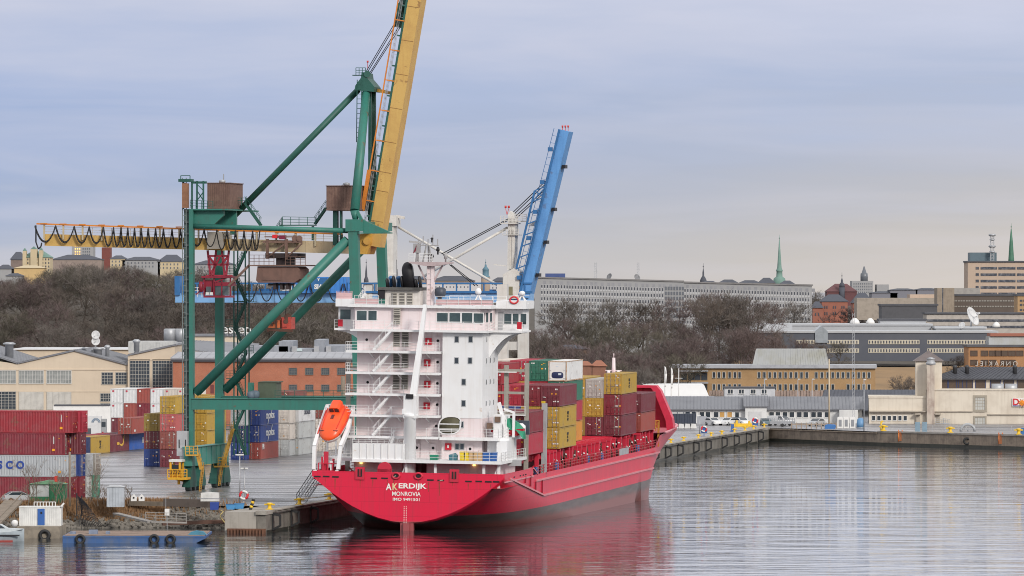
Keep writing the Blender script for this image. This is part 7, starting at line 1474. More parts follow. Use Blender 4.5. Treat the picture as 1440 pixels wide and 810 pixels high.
b=MB();xa,xb=X_(360,d0),X_(404,d0);z0,z1=Z_(390,397.5,d0),Z_(390,374.5,d0);b.prism([(xa,z0+.3),(xa+.3,z0),(X_(420,d0)-.6,z0),(X_(421.5,d0),z0+.5),(X_(421.5,d0),z1-.35),(X_(417,d0),z1),(xa+.2,z1)],d0,d0+5.5);b.prism([(X_(369,d0),z0+.35),(X_(395,d0),z0+.35),(X_(395,d0),z1-.3),(X_(369,d0),z1-.3)],d0-.08,d0);b.build('machinery_cab',mat('cab_brown',(.18,.10,.078),.7,dirt=.35,dcol=(.10,.06,.05),scale=1.0,streak=.3),tr)
b=MB();[b.tube(P_(px,335.5,d0-.2),P_(px,335.5,d0+1.2),r_,12)for px,r_ in((415,.45),(421,.4))];b.build('rope_sheave',M_rust,tr);b=MB();b.bx(X_(383.5,d0),X_(390,d0),d0-.3,d0+.8,Z_(387,335,d0),Z_(387,330,d0));b.build('red_motor',mat('motor_red',(.70,.02,.03),.4),tr);b=MB();b.bx(X_(393,d0),X_(401,d0),d0-.3,d0+.8,Z_(397,336.5,d0),Z_(397,331,d0));b.build('maroon_motor',mat('motor_maroon',(.20,.015,.05),.5),tr)
b=MB();[b.bx(X_(px,d0),X_(px+4,d0),d0+.5,d0+2,Z_(px,407,d0),Z_(px,398,d0))for px in(383,392,400)];b.bar(P_(377,400,d0+1),P_(414,400,d0+1),.3);b.build('underslung_gear',mat('dark_brown_steel',(.045,.03,.03)),tr)
b=MB();[b.tube(P_(px,400,d),P_(px2,447,d),.035,5)for px,px2 in((386,387),(402,401))for d in(DM-1,DM+1)];b.build('hoist_rope',M_cable,tr)
sp_=thing('headblock','orange red lifting headblock hanging on ropes between the green braces','headblock',C0,ANG);d=DM-1.2
b=MB();b.bx(X_(377.5,d),X_(393.5,d),d,d+2.4,Z_(385,461,d),Z_(385,450.5,d));b.bx(X_(384,d),X_(394,d),d+.2,d+2.2,Z_(385,450.5,d),Z_(385,446,d));b.build('winch_housing',mat('headblock_orange',(.62,.155,.05),.6,dirt=.5,dcol=(.20,.05,.03),scale=2.5),sp_)
b=MB();b.bx(X_(396,d),X_(409.5,d),d,d+2.4,Z_(400,463,d),Z_(400,446,d));b.bx(X_(397,d),X_(404,d),d-.1,d,Z_(400,460,d),Z_(400,449,d));b.build('winch_housing',mat('headblock_red',(.50,.07,.05),.6,dirt=.5,dcol=(.18,.03,.02),scale=2.5),sp_)
b=MB();b.bar(P_(376,463.5,d),P_(411,465,d),.3,.35);[b.tube(P_(px,446,d),P_(px,446,d+.6),.5,12)for px in(390,405)];[b.bar(P_(px,463,d),P_(px,466.5,d),.25)for px in(377,394,410.5)];b.bx(X_(393.5,d),X_(396,d),d+.3,d+2,Z_(394,462,d),Z_(394,449,d));[b.tube(P_(px,452,d-.15),P_(px,452,d-.02),.32,10)for px in(387,402)];b.bx(X_(388,d),X_(389.5,d),d-.2,d,Z_(388,461,d),Z_(388,450,d));b.bx(X_(381,d),X_(384,d),d-.2,d,Z_(388,458,d),Z_(388,454,d));b.build('lifting_frame',mat('frame_dark',(.10,.045,.03),.7,dirt=.4),sp_)
b=MB();d=DM-2.9;b.prism([(X_(291,d),Z_(291,350,d)),(X_(313,d),Z_(313,350,d)),(X_(315,d),Z_(315,345,d)),(X_(311,d),Z_(311,326,d)),(X_(292,d),Z_(292,326,d))],d,d+5.6);tag(b.build('equipment_screen',mat('screen_grey',(.33,.30,.26),.7,dirt=.3),None,C0,ANG),'pale grey sheet screen wrapped over the girder above the red cabin','screen')
oc=thing('operator_cabin','red operator cabin on a red lattice frame hanging below the girder','crane cabin',C0,ANG);d=DM-1.5;b=MB()
for(xa,ya),(xb,yb_)in(((292,352),(296,388)),((322,352),(318,388)),((304,352),(300,388)),((312,352),(316,388)),((292,360),(322,360)),((292,372),(322,372)),((293,360),(304,374)),((321,360),(310,374)),((290,388),(327,388)),((309,362),(296,386))):
 for dd in(d,d+2.2):b.bar(P_(xa,ya,dd),P_(xb,yb_,dd),.26)
b.build('hanger_frame',M_cred,oc)
b=MB();b.bx(X_(284,d),X_(325,d),d-.3,d+2.6,Z_(300,391,d),Z_(300,388,d));b.bx(X_(287,d),X_(300,d),d+.3,d+2.4,Z_(300,414,d),Z_(300,394,d));b.bx(X_(302,d),X_(326,d),d,d+2.4,Z_(300,402,d),Z_(300,397,d));b.bx(X_(286,d),X_(324,d),d,d+2.4,Z_(300,418.5,d),Z_(300,415.5,d));[b.bx(X_(x,d),X_(x+1.6,d),d,d+.2,Z_(300,416,d),Z_(300,389,d))for x in(286,300,311,323)];b.tube(P_(282.5,396,d),P_(282.5,411,d),.25,8);b.bar(P_(276,414,d),P_(287,405,d),.14);b.bar(P_(302,397,d),P_(322,389,d),.2);b.bar(P_(326,400,d),P_(330,396,d),.2);b.build('cabin',mat('cabin_dark_red',(.27,.018,.04),.5,dirt=.3),oc)
b=MB();b.bx(X_(302.5,d),X_(321,d),d+.1,d+2.2,Z_(310,415,d),Z_(310,402,d));b.bx(X_(290,d),X_(297,d),d-.05,d,Z_(293,412,d),Z_(293,403,d));b.build('window',mat('cabin_glass',(.10,.12,.13),.1),oc);b=MB();[b.bx(X_(x,d),X_(x+4.5,d),d-.1,d-.05,Z_(293,415,d),Z_(293,411,d))for x in(289.5,295)];b.rail([P_(272,418,d),P_(284,418,d)],1.3,.04,.6);b.build('sign_plate',M_mw,oc)
# the blue and white crane farther up the quay
U2=solve_u(707,-3.4);D2=min(18.5,solve_u(736,-3.4)-U2);C2=qw(0,U2,0);f2c=FR(C2.x,C2.y,ANG);X2,Z2=f2c.x,f2c.z;D2M=D2/2
print('crane2',U2,D2,C2)
M_cb=mat('crane_blue',(.115,.31,.63),.5,dirt=.25,dcol=(.06,.18,.42),scale=.5,streak=.4,patch=((.12,.16,.26),.7,.6,.63));M_cbd=mat('crane_deep_blue',(.03,.14,.34),.5,dirt=.3);M_cbl=mat('crane_light_blue',(.20,.40,.68),.5,dirt=.2)
c2=thing('quay_crane','blue and white quay crane with a raised blue boom behind the ship bridge','crane',C2,ANG)
def P2(px,py,d):return(X2(px,d),d,Z2(px,py,d))
x2l=X2(712,0)-22
for x,d,top in((X2(707,0),0,400),(X2(736,D2),D2,392),(x2l,0,415),(x2l+.5,D2,415)):
 b=MB();b.bx(x-.75,x+.75,d-.7,d+.7,QZ+1.5,Z2(710,top,d));b.build('leg',M_cwh,c2)
 b=MB();b.prism([(d-2.2,QZ+.3),(d+2.2,QZ+.3),(d+1.2,QZ+1.6),(d-1.2,QZ+1.6)],x-.4,x+.4,ax='x');b.build('bogie',M_cbd,c2)
b=MB();b.bx(x2l,X2(712,0),-.5,.5,Z2(700,494,0),Z2(700,482,0));b.bx(x2l,X2(712,0),D2-.5,D2+.5,Z2(700,494,0),Z2(700,482,0));b.build('portal_beam',M_cwh,c2)
b=MB();b.bx(X2(250,D2M),X2(748,D2M),D2M-1.6,D2M+1.6,Z2(420,425.5,D2M),Z2(420,412,D2M));b.build('girder',M_cbl,c2)
b=MB();za,zb_=Z2(420,411.5,D2M),Z2(420,398.5,D2M)
for d in(D2M-1.9,D2M+1.9):
 b.bar((X2(258,d),d,zb_),(X2(748,d),d,zb_),.25);b.bar((X2(258,d),d,za+.1),(X2(748,d),d,za+.1),.3)
 for k in range(26):x=X2(258+19.2*k,d);b.bar((x,d,za),(x,d,zb_),.2)
b.bx(X2(250,D2M),X2(257,D2M),D2M-2,D2M+2,Z2(250,415,D2M),Z2(250,388,D2M));b.build('girder_walkway',M_cbd,c2)
b=MB();b.bx(X2(421,D2M),X2(492,D2M),D2M-2.6,D2M+2.6,Z2(450,412,D2M),Z2(450,389.5,D2M));[b.bx(X2(x,D2M-2.6)-.06,X2(x,D2M-2.6)+.06,D2M-2.68,D2M-2.6,Z2(450,412,D2M),Z2(450,390,D2M))for x in range(424,492,6)];w=b.build('machinery_house',mat('house_blue',(.05,.22,.58),.5,dirt=.2),c2)
dd=D2M-2.72;b=MB();b.bx(X2(437,dd),X2(459,dd),dd,dd+.05,Z2(450,411,dd),Z2(450,391,dd));b.build('logo_panel',M_cbd,w)
text('port_logo','SIA',.95,M_mw,w,(X2(448,dd),dd-.03,Z2(448,403.5,dd)),bold=.04);text('port_logo','Y',.42,M_mw,w,(X2(448,dd),dd-.03,Z2(448,393.5,dd)),bold=.04)
for a in range(340,500,24):
 for o in(0,):b=MB();xa,xb=X2(a,D2M-2.9),X2(a+22,D2M-2.9);b.path([(xa+(xb-xa)*t,D2M-2.9,Z2(a,399,D2M)-2.6*(1-abs(2*t-1)**2.2))for t in[i/10 for i in range(11)]],.09,5);b.build('festoon_cable',M_cable,c2)
b=MB();[b.bx(X2(x,D2M),X2(x+w_,D2M),D2M-1,D2M+1,Z2(x,411,D2M),Z2(x,411-h_,D2M))for x,w_,h_ in((366,14,5),(384,6,8),(555,14,12),(576,6,12),(510,5,6),(690,6,4))];b.build('girder_gear',M_cbd,c2)
b=MB();zc=lambda y:Z2(725,y,D2M);b.prism([(X2(711,D2M),zc(420)),(X2(734,D2M),zc(420)),(X2(734,D2M),zc(382)),(X2(726,D2M),zc(377)),(X2(711,D2M),zc(386))],D2M-2.2,D2M+2.2);b.build('tower_house',M_cwh,c2)
b=MB();b.bx(X2(713,D2M-2.2),X2(721,D2M-2.2),D2M-2.26,D2M-2.2,zc(415),zc(403));b.build('tower_window',mat('yellowed_glass',(.22,.20,.12),.4,dirt=.4),c2)
b=MB();b.prism([(X2(715.5,D2M),zc(380)),(X2(725,D2M),zc(377)),(X2(727,D2M),zc(310)),(X2(724,D2M),zc(300)),(X2(719,D2M),zc(297)),(X2(716.5,D2M),zc(302))],D2M-1.2,D2M+1.2);[b.bar((X2(719+4*k,D2M),D2M-1.25,zc(378)),(X2(719+3*k,D2M),D2M-1.25,zc(312)),.12)for k in(0,1)];b.build('tower',M_cwh,c2)
b=MB();b.bx(X2(707,D2M),X2(730,D2M),D2M-1.8,D2M+1.4,zc(315),zc(313.5));b.rail([(X2(707,D2M),D2M-1.8,zc(313.5)),(X2(730,D2M),D2M-1.8,zc(313.5))],1.0,.04,.7);b.bx(X2(709,D2M),X2(732,D2M),D2M-1.6,D2M+1.2,zc(331),zc(330));b.rail([(X2(709,D2M),D2M-1.6,zc(330)),(X2(732,D2M),D2M-1.6,zc(330))],.8,.04,.7);b.bx(X2(741,D2M),X2(754,D2M),D2M-1,D2M+1,zc(318),zc(312));b.bx(X2(727,D2M),X2(742,D2M),D2M-.8,D2M+.8,zc(312),zc(310.5));b.rail([(X2(730,D2M),D2M-1,zc(311)),(X2(742,D2M),D2M-1,zc(311))],1.0,.04,.7);b.bar((X2(696,D2M),D2M-1,zc(372)),(X2(714,D2M),D2M-1,zc(374)),.15);b.build('tower_platforms',M_cwh,c2)
for px in(711,715.5):b=MB();b.bar((X2(713,D2M),D2M,zc(302)),(X2(px,D2M),D2M,zc(293)),.07);b.lathe([(.16,0),(.16,.35)],8,(X2(px,D2M),D2M,zc(292.5)));b.build('warning_lamp',mat('lamp_red',(.6,.03,.02)),c2)
b=MB();zl=lambda y:Z2(550,y,D2M);b.bx(X2(546.5,D2M),X2(556,D2M),D2M-1.5,D2M+1.5,zl(385),zl(306));b.bx(X2(547,D2M),X2(560,D2M),D2M-1.7,D2M+1.7,zl(318),zl(303));b.bar((X2(557,D2M),D2M,zl(304)),(X2(569,D2M),D2M,zl(306.5)),.4);b.bx(X2(543,D2M),X2(558,D2M),D2M-1.8,D2M+1.8,zl(420),zl(385));b.build('tower',M_cwh,c2)
b=MB();b.bx(X2(516,D2M),X2(527,D2M),D2M-1.8,D2M+1.8,zl(420),zl(397));b.build('landside_house',M_cwh,c2)
for a,c,r_ in(((560,319),(712,408),.2),((714,320),(590,392),.2)):b=MB();b.tube(P2(*a,D2M),P2(*c,D2M),r_,8);b.build('tower_brace',M_cwh,c2)
for a,c in(((716,307),(621,357)),((716,309),(623,359)),((632,372),(668,402)),((634,372),(672,402))):b=MB();b.tube(P2(*a,D2M-1),P2(*c,D2M-1),.07,5);b.build('stay_rope',M_cable,c2)
q0,q1=Vector(P2(740.5,418,D2M)),Vector(P2(797,184,D2M));bd=(q1-q0).normalized();bp=Vector((bd.z,0,-bd.x));hw_=.66
vs8=[c+bp*s*hw_+Vector((0,t_*1.9,0))for c in(q0,q1)for s,t_ in((-1,-1),(1,-1),(1,1),(-1,1))]
b=MB();b.add(vs8,[(3,2,1,0),(4,5,6,7),(0,1,5,4),(1,2,6,5),(2,3,7,6),(3,0,4,7)]);b.build('boom',M_cb,c2)
b=MB();[b.bx(q0.x+bd.x*k+hw_+.0,q0.x+bd.x*k+hw_+.55,D2M-1,D2M+1,q0.z+bd.z*k-.35,q0.z+bd.z*k+.15)for k in(3.5,8.5,13.5,20)];b.build('boom_lamp',M_soot,c2)
e=-bp*(hw_+.1);o=Vector((0,-2.1,0));b=MB();b.bar(q0+e+o,q1+e+o,.22,.3);b.ladder(q0+e*1.9+o,q1+e*1.6+o,.7,axis=bp,step=1.1,r=.035);[b.bx(*(sorted((q0.x+bd.x*k+e.x*1.9-.3,q0.x+bd.x*k+e.x*1.9+.3))),D2M-2.6,D2M-1.8,q0.z+bd.z*k-.3,q0.z+bd.z*k+.3)for k in(3,9,13,17.5,22.5)];b.build('boom_walkway',M_cbd,c2)
b=MB();f0,f1=Vector(P2(726,378,D2M-2.2)),Vector(P2(752,268,D2M-2.2));g0,g1=Vector(P2(742,372,D2M-2.2)),Vector(P2(768,262,D2M-2.2));b.bar(f0,f1,.28);
for k in range(8):t_=k/7;a,c=f0.lerp(f1,t_),g0.lerp(g1,t_);b.bar(a,c,.16)
b.bar(f1,g0.lerp(g1,.86),.14);b.bar(f0.lerp(f1,.86),g1,.14);b.bar(g0,g1,.2);b.build('boom_side_frame',M_cbd,c2)
for a,c in(((722,298),(768,254)),((723,301),(769,257)),((724,305),(765,268)),((725,308),(764,272))):b=MB();b.tube(P2(*a,D2M),P2(*c,D2M),.07,5);b.build('stay_rope',M_cable,c2)
for px in(791,795,799):b=MB();b.bar((X2(px,D2M),D2M,q1.z),(X2(px,D2M),D2M,q1.z+.5),.08);b.lathe([(.13,0),(.13,.3)],8,(X2(px,D2M),D2M,q1.z+.5));b.build('warning_lamp',mat('lamp_red',(.6,.03,.02)),c2)
# bank, barge, cars, small things
M_rip=mat('riprap_stone',(.20,.18,.155),.95,dirt=.6,dcol=(.07,.065,.055),scale=1.2,bump=.6,bscale=3)
M_dry=mat('dry_grass',(.33,.19,.095),.95,dirt=.45,dcol=(.17,.11,.06),scale=.6)
def bank_y(X):
 pts=bank+[(qw(-5,19).x,qw(-5,19).y),(qw(-5,0).x+.2,qw(-5,0).y)]
 for(a,c),(d,e)in zip(pts,pts[1:]):
  if a<=X<=d:return c+(e-c)*(X-a)/(d-a)
 return pts[-1][1]if X>pts[-1][0]else pts[0][1]
rb=random.Random(4);b=MB();XR0=qw(-5,0).x-.2;nx=130;xs=[-95+(XR0+95)*i/nx for i in range(nx+1)];rows=[]
for j in range(9):
 t_=j/8;r_=[]
 for x in xs:
  yb=bank_y(x);r_.append((x,yb+1.5-t_*7.5+rb.uniform(-.3,.3)*(0<j),QZ+.03-t_*3.2+rb.uniform(-.22,.22)*(0<j)))
 rows.append(r_)
vs=[p for r_ in rows for p in r_];n1=nx+1
b.add(vs,[(j*n1+i,j*n1+i+1,(j+1)*n1+i+1,(j+1)*n1+i)for j in range(8)for i in range(nx)])
struct(b.build('bank',M_rip))
b=MB()
for _ in range(2600):
 x=rb.uniform(-92,XR0+.3);t_=rb.random()**.8;y=bank_y(x)+1.2-t_*7.2;z=QZ-t_*3.0;r_=rb.uniform(.12,.38)
 vs=[Vector((rb.uniform(.6,1.2)*math.cos(a)*c,rb.uniform(.6,1.2)*math.sin(a)*c,h))*r_+Vector((x,y,z))for c,h in((.7,-.6),(1,.1),(.55,.7))for a in[2*math.pi*k/5 for k in range(5)]]
 b.add(vs,[(i*5+k,i*5+(k+1)%5,(i+1)*5+(k+1)%5,(i+1)*5+k)for i in range(2)for k in range(5)]+[(10,11,12,13,14)])
struct(b.build('rubble',M_rip),'stuff')
b=MB()
for _ in range(15000):
 px=rb.choice((rb.uniform(-30,345),rb.uniform(85,235)))
 if 232<px<345 and rb.random()<.85:continue
 x=(px-720)*705/F;t_=rb.random()**1.6;y=bank_y(x)+2.0-t_*5;z=QZ-max(0,t_-.25)*3.0;h=rb.uniform(.3,1.1);a=rb.uniform(0,6.28);lx,ly=rb.uniform(-.35,.35),rb.uniform(-.3,.1);w_=.075
 b.add([(x-w_*math.cos(a),y-w_*math.sin(a),z),(x+w_*math.cos(a),y+w_*math.sin(a),z),(x+lx,y+ly,z+h)],[(0,1,2)])
struct(b.build('dry_grass',M_dry),'stuff')
p0,p1=gnd(-40,700),gnd(335,711)
def wall(px0,px1,py0,py1,h,label,m,name='low_wall',th=.4):
 a,c=gnd(px0,py0),gnd(px1,py1);b=MB();b.bar(a+Vector((0,0,h/2)),c+Vector((0,0,h/2)),th,h,up=(0,0,1));tag(b.build(name,m),label,'wall')
wall(184,232,711,712,.55,'low brown concrete wall below the two white bollard caps',mat('brown_concrete2',(.20,.16,.12),.9,dirt=.5))
wall(231,306,712,714,.95,'dark plank retaining wall behind the white box and blue skip',mat('dark_planks',(.12,.095,.08),.9,dirt=.5))
b=MB();a,c=at(228,737,702),at(336,733,706);b.bar(a,c,.35,.35);b.bar(a+Vector((0,.9,.1)),c+Vector((0,.9,.1)),.2,.3);tag(b.build('steel_beam',mat('rusty_brown',(.10,.05,.035),.8,dirt=.4)),'rusty steel beam lying along the foot of the rubble slope','beam')
b=MB();a,c=at(163,722,704),at(212,734,696);b.bar(a,c,.9,.18);b.bar(c,at(262,735,697),.9,.18);b.rail([at(205,732,695.6),at(262,734,696.6)],1.0,.04,1.3);tag(b.build('footbridge',mat('grey_walk',(.30,.28,.26),.7,dirt=.4)),'sloping grey gangboard leading down to the blue barge','gangboard')
t=thing('barge','flat blue work barge with a rusty deck moored below the rubble bank','barge');Yb=F*H/(763.5-HZ)
xa,xb=(88-720)*Yb/F,(290-720)*Yb/F;M_bb=mat('barge_blue',(.04,.105,.27),.55,dirt=.5,dcol=(.12,.14,.18),scale=.7,streak=.5)
b=MB();b.prism([(xa,-.5),(xb-2.2,-.5),(xb,.55),(xb,.8),(xa,.8)],Yb,Yb+13);b.bx(xa,xb,Yb-.08,Yb+.05,.6,.76);b.build('hull',M_bb,t)
b=MB();b.bx(xa+.2,xb-.2,Yb+.3,Yb+12.8,.8,.87);b.build('deck',mat('barge_deck',(.27,.19,.145),.9,dirt=.6,dcol=(.13,.09,.07),scale=.5),t)
for k,px in enumerate((113,217,240)):
 o=put('tyre_fender',tyre_me,None,((px-720)*Yb/F,Yb-.2,.42),0);o.scale=(.85,1,.85);tag(o,'black tyre fender hung on the side of the blue barge, %s of three'%('left','middle','right')[k],'tyre','tyres on the barge')
b=MB();[b.bx((px-720)*Yb/F,(px+w_-720)*Yb/F,Yb+3,Yb+4.5,.87,.87+h_)for px,w_,h_ in((122,12,.45),(146,5,.3),(95,8,.25))];tag(b.build('deck_clutter',mat('tarp_blue_grey',(.20,.24,.33),.8,dirt=.5)),'low bundles lying on the barge deck','bundle')
b=MB();b.prism([(-1.1,0),(1.0,0),(.6,.35),(-.2,.45),(-.8,.3)],-.8,.8);tag(b.build('tarpaulin',mat('tarp_teal',(.06,.22,.32),.7,dirt=.3),None,((277-720)*Yb/F,Yb+2,.87)),'crumpled blue green tarpaulin at the right end of the barge','tarpaulin')
Yp=F*H/(757-HZ);xa,xb=(24-720)*Yp/F,(84-720)*Yp/F
b=MB();b.bx(xa,xb,Yp,Yp+10,-2,1.35);tag(b.build('concrete_pier',mat('pier_concrete',(.28,.24,.19),.9,dirt=.6,dcol=(.13,.11,.09),scale=.7,bump=.4)),'weathered concrete pier carrying the white container office','pier')
t=thing('container_office','small white container office with a blue door on the concrete pier','site office');zo=1.36
x0,x1,z1=(25-720)*Yp/F,(84-720)*Yp/F,H-(714.5-HZ)*Yp/F
b=MB();b.bx(x0,x1,Yp+2,Yp+4.4,zo,z1);nn=22
for k in range(nn):x=x0+(x1-x0)*k/nn;b.bx(x,x+.1,Yp+1.95,Yp+2,zo+.1,z1-.1)
b.bx(x0-.05,x1+.05,Yp+1.9,Yp+4.5,z1-.02,z1+.1);b.build('body',mat('office_white',(.72,.72,.70),.6,dirt=.25,streak=.3),t)
b=MB();b.bx((51-720)*Yp/F,(61-720)*Yp/F,Yp+1.9,Yp+1.94,zo+.1,z1-.15);dr=b.build('door',mat('door_blue',(.03,.11,.36),.5,dirt=.15),t);b=MB();b.bx((55-720)*Yp/F,(57.5-720)*Yp/F,Yp+1.86,Yp+1.9,z1-.75,z1-.5);b.build('emblem',M_soot,dr)
b=MB();b.bar((x1-.1,Yp+2,z1),(x1+.35,Yp+2,z1+.5),.2);b.rail([((45-720)*Yp/F,Yp+3,z1+.1),((75-720)*Yp/F,Yp+3,z1+.1)],.5,.04,.35,1);b.build('roof_rail',M_white,t)
for px in(21,19):
 b=MB();b.lathe([(.1,-.45),(.33,-.25),(.4,0),(.33,.28),(.1,.4)],12);tag(b.build('buoy',M_white,None,((px-720)*Yp/F+(0 if px>20 else-.2),Yp-.35,1.75 if px>20 else .75)),'white round mooring buoy at the left corner of the concrete pier, %s one'%('upper' if px>20 else 'lower'),'buoy','white buoys')
o=put('tyre_fender',tyre_me,None,((63-720)*Yp/F,Yp-.2,.35));tag(o,'black tyre fender on the face of the concrete pier','tyre')
t=thing('motor_boat','small pale blue motor boat with a red waterline at the left edge','boat',((4-720)*668/F,668,0));b=MB()
def bsec(x,w_,zt):return[(x,-w_,zt),(x,-w_*.75,-.25),(x,0,-.45),(x,w_*.75,-.25),(x,w_,zt)]
b.loft([bsec(-3.4,.95,.95),bsec(-1,1.15,.95),bsec(1,1.05,1.1),bsec(2.0,.5,1.3),bsec(2.45,.05,1.45)],closed=False,caps=False);b.build('hull',mat('boat_blue',(.44,.50,.54),.4,dirt=.3),t)
b=MB();b.prism([(-3.4,.95),(-1,.95),(1,1.1),(2.35,1.4),(.6,1.5),(-.2,1.95),(-3.2,2.0)],-.75,.75);b.build('cuddy',mat('boat_pale',(.55,.60,.62),.4,dirt=.3),t);b=MB();b.prism([(-.4,1.5),(.35,1.5),(-.15,1.85),(-.4,1.85)],-.78,.78);b.build('window',M_glass,t);b=MB();b.bx(-3.3,2.0,-1.16,-.98,.62,.78);b.build('rubbing_strake',M_soot,t);b=MB();b.bx(-3.3,1.2,-1.0,1.0,-.2,.13);b.build('waterline',mat('boat_red',(.35,.05,.04),.5),t)
p=gnd(42,711);p2=gnd(92,711);t=thing('site_shed','green and white painted steel shed in front of the long container stack','shed',p)
wx=p2.x-p.x;hz=(711-681)*p.y/F;sp=wx*.55;b=MB();b.bx(0,sp,0,3.2,0,hz*.42);b.bx(sp,wx,-.02,3.2,0,hz);b.build('green_wall',mat('shed_green',(.025,.16,.07),.6,dirt=.3,streak=.4),t);b=MB();b.bx(0,sp,.0,3.2,hz*.42+.002,hz);b.build('white_wall',mat('shed_white',(.45,.47,.46),.6,dirt=.4,streak=.4),t);b=MB();b.prism([(-.2,hz),(wx+.1,hz),(wx*.5,hz+.45)],-.25,3.4);b.build('roof',mat('shed_roof',(.14,.30,.17),.6,dirt=.4),t);b=MB();[b.bx(x-.04,x+.04,-.06,.0,0,hz)for x in(0,sp,wx)];b.build('corner_post',mat('shed_dark',(.02,.10,.05),.6),t)
p=gnd(150,713);t=thing('cabinet','tall pale grey corrugated steel cabinet standing on the bank','cabinet',p);wx=gnd(174,713).x-p.x;hz=(713-685)*p.y/F;b=MB();b.bx(0,wx,0,1.8,0,hz);[b.bx(wx*k/6+.05,wx*k/6+.15,-.05,0,.1,hz-.1)for k in range(6)];b.build('body',mat('cabinet_pale',(.45,.48,.52),.5,dirt=.3,streak=.3),t);b=MB();b.prism([(-.08,hz),(wx+.08,hz),(wx*.75,hz+.18),(.3,hz+.18)],-.1,1.9);b.build('lid',mat('cabinet_lid',(.52,.53,.55),.5),t)
b=MB();a=at(-20,745,672);c=at(19,705,706);b.bar(a,c,2.2,.25);[b.bar(a+Vector((s,0,.9)),c+Vector((s,0,.9)),.1)for s in(-1,1)];tag(b.build('timber_ramp',mat('ramp_timber',(.26,.21,.16),.85,dirt=.4)),'timber ramp climbing from the small boat to the silver car','ramp')
# cars
def car(name,label,pos,rz,body,cat='car',L=4.4,van=False,group=None):
 t=thing(name,label,cat,pos,rz,group);W=.88;hh=1.95 if van else 1.43;b=MB()
 if van:pf=[(-L/2,.35),(-L/2,.9),(-L/2+.1,hh),(L/2-1.6,hh),(L/2-.9,1.15),(L/2-.05,.95),(L/2,.35)]
 else:pf=[(-L/2,.35),(-L/2,.85),(-L/2+.25,.98),(-L/2+.95,hh),(L/2-2.1,hh),(L/2-1.25,.98),(L/2-.1,.8),(L/2,.35)]
 mid=[(y,z)for y,z in pf]
 b.loft([[(x,y*(1 if abs(x)<W else .97),z if z<1.0 or abs(x)<W*.8 else z-.06)for y,z in mid]for x in(-W,-W*.82,W*.82,W)],sm=False);b.build('body',body,t)
 g=MB()
 for s in(-1,1):
  gl=[(-L/2+.5,1.0),(-L/2+1.0,hh-.1),(L/2-2.15,hh-.1),(L/2-1.5,1.0)]if not van else[(L/2-2.4,1.15),(L/2-2.4,hh-.15),(L/2-1.65,hh-.15),(L/2-1.15,1.15)]
  g.prism(gl,min(s*W,s*(W+.012)),max(s*W,s*(W+.012)),ax='x')
 ya,za,yc,zc_=(L/2-2.06,hh-.06,L/2-1.32,1.02)if not van else(L/2-1.56,hh-.06,L/2-.98,1.2)
 g.add([(-.7,ya+.02,za+.02),(.7,ya+.02,za+.02),(.74,yc+.03,zc_+.02),(-.74,yc+.03,zc_+.02),(-.7,ya,za),(.7,ya,za),(.74,yc,zc_),(-.74,yc,zc_)],[(0,1,2,3),(4,5,6,7),(0,1,5,4),(1,2,6,5),(2,3,7,6),(3,0,4,7)])
 if not van:ya,za,yc,zc_=-L/2+.92,hh-.06,-L/2+.3,1.0;g.add([(-.68,ya-.02,za+.02),(.68,ya-.02,za+.02),(.72,yc-.03,zc_+.02),(-.72,yc-.03,zc_+.02),(-.68,ya,za),(.68,ya,za),(.72,yc,zc_),(-.72,yc,zc_)],[(0,1,2,3),(4,5,6,7),(0,1,5,4),(1,2,6,5),(2,3,7,6),(3,0,4,7)])
 g.build('windows',M_glass,t)
 for x in(-1,1):
  for y in(-L/2+.85,L/2-.9):b=MB();b.tube((x*(W-.2),y,.32),(x*(W+.01),y,.32),.32,14);w_=b.build('wheel',M_black,t);c=MB();c.tube((x*(W-.1),y,.32),(x*(W+.02),y,.32),.19,10);c.build('rim',M_steel,w_)
  b=MB();b.bx(x*.68-.16,x*.68+.16,L/2-.06,L/2+.01,.62,.76);b.build('headlight',M_mw,t);b=MB();b.bx(x*.7-.14,x*.7+.14,-L/2-.01,-L/2+.05,.72,.88);b.build('tail_light',mat('tail_red',(.4,.01,.01),.4),t)
 return t
M_cw=mat('car_white',(.74,.74,.74),.3,dirt=.1);M_cs=mat('car_silver',(.48,.49,.50),.3,metal=.3,dirt=.1);M_cd=mat('car_dark_blue',(.03,.05,.09),.3,dirt=.1);M_ct=mat('car_teal',(.05,.10,.12),.3,dirt=.1)
car('parked_car','silver hatchback parked on the left bank beside the green shed',gnd(29,707),R(-75),M_cs)
GC='cars before the white shed'
Yc0=2.5
for px,py,rz,m,s,vn in((1003,598,205,M_cw,'white car parked next to the grey sheet gate',False),(1023.5,598,150,M_cw,'white estate car parked left of the shed door',False),(1034,597,160,M_cd,'dark low car half hidden behind the white estate car',False),(1044,598,200,M_cw,'white car parked in front of the shed porch',False),(1077,598.5,185,M_ct,'dark teal car parked right of the porch',False),(1148,599,150,M_cs,'silver car parked behind the wooden rail',False)):
 car('parked_car',s,gnd(px,py),R(rz),m,group=GC)
car('parked_car','white van with a grey cage trailer beside the shed',gnd(1097,598.5),R(-130),M_cw,'van',L=5.2,van=True)
p=gnd(1100,600);t=thing('cage_trailer','grey mesh sided trailer standing before the white van','trailer',p,R(-90));b=MB();b.bx(-.9,.9,-2.4,2.4,.5,.65);[b.rail([(x,-2.4,.65),(x,2.4,.65)],1.0,.04,.5)for x in(-.9,.9)];b.bx(-.9,.9,-2.4,2.4,.65,1.0);b.build('body',mat('trailer_grey',(.33,.34,.36),.6),t)
for x in(-1,1):b=MB();b.tube((x*.95,0,.32),(x*.75,0,.32),.32,12);b.build('wheel',M_black,t)
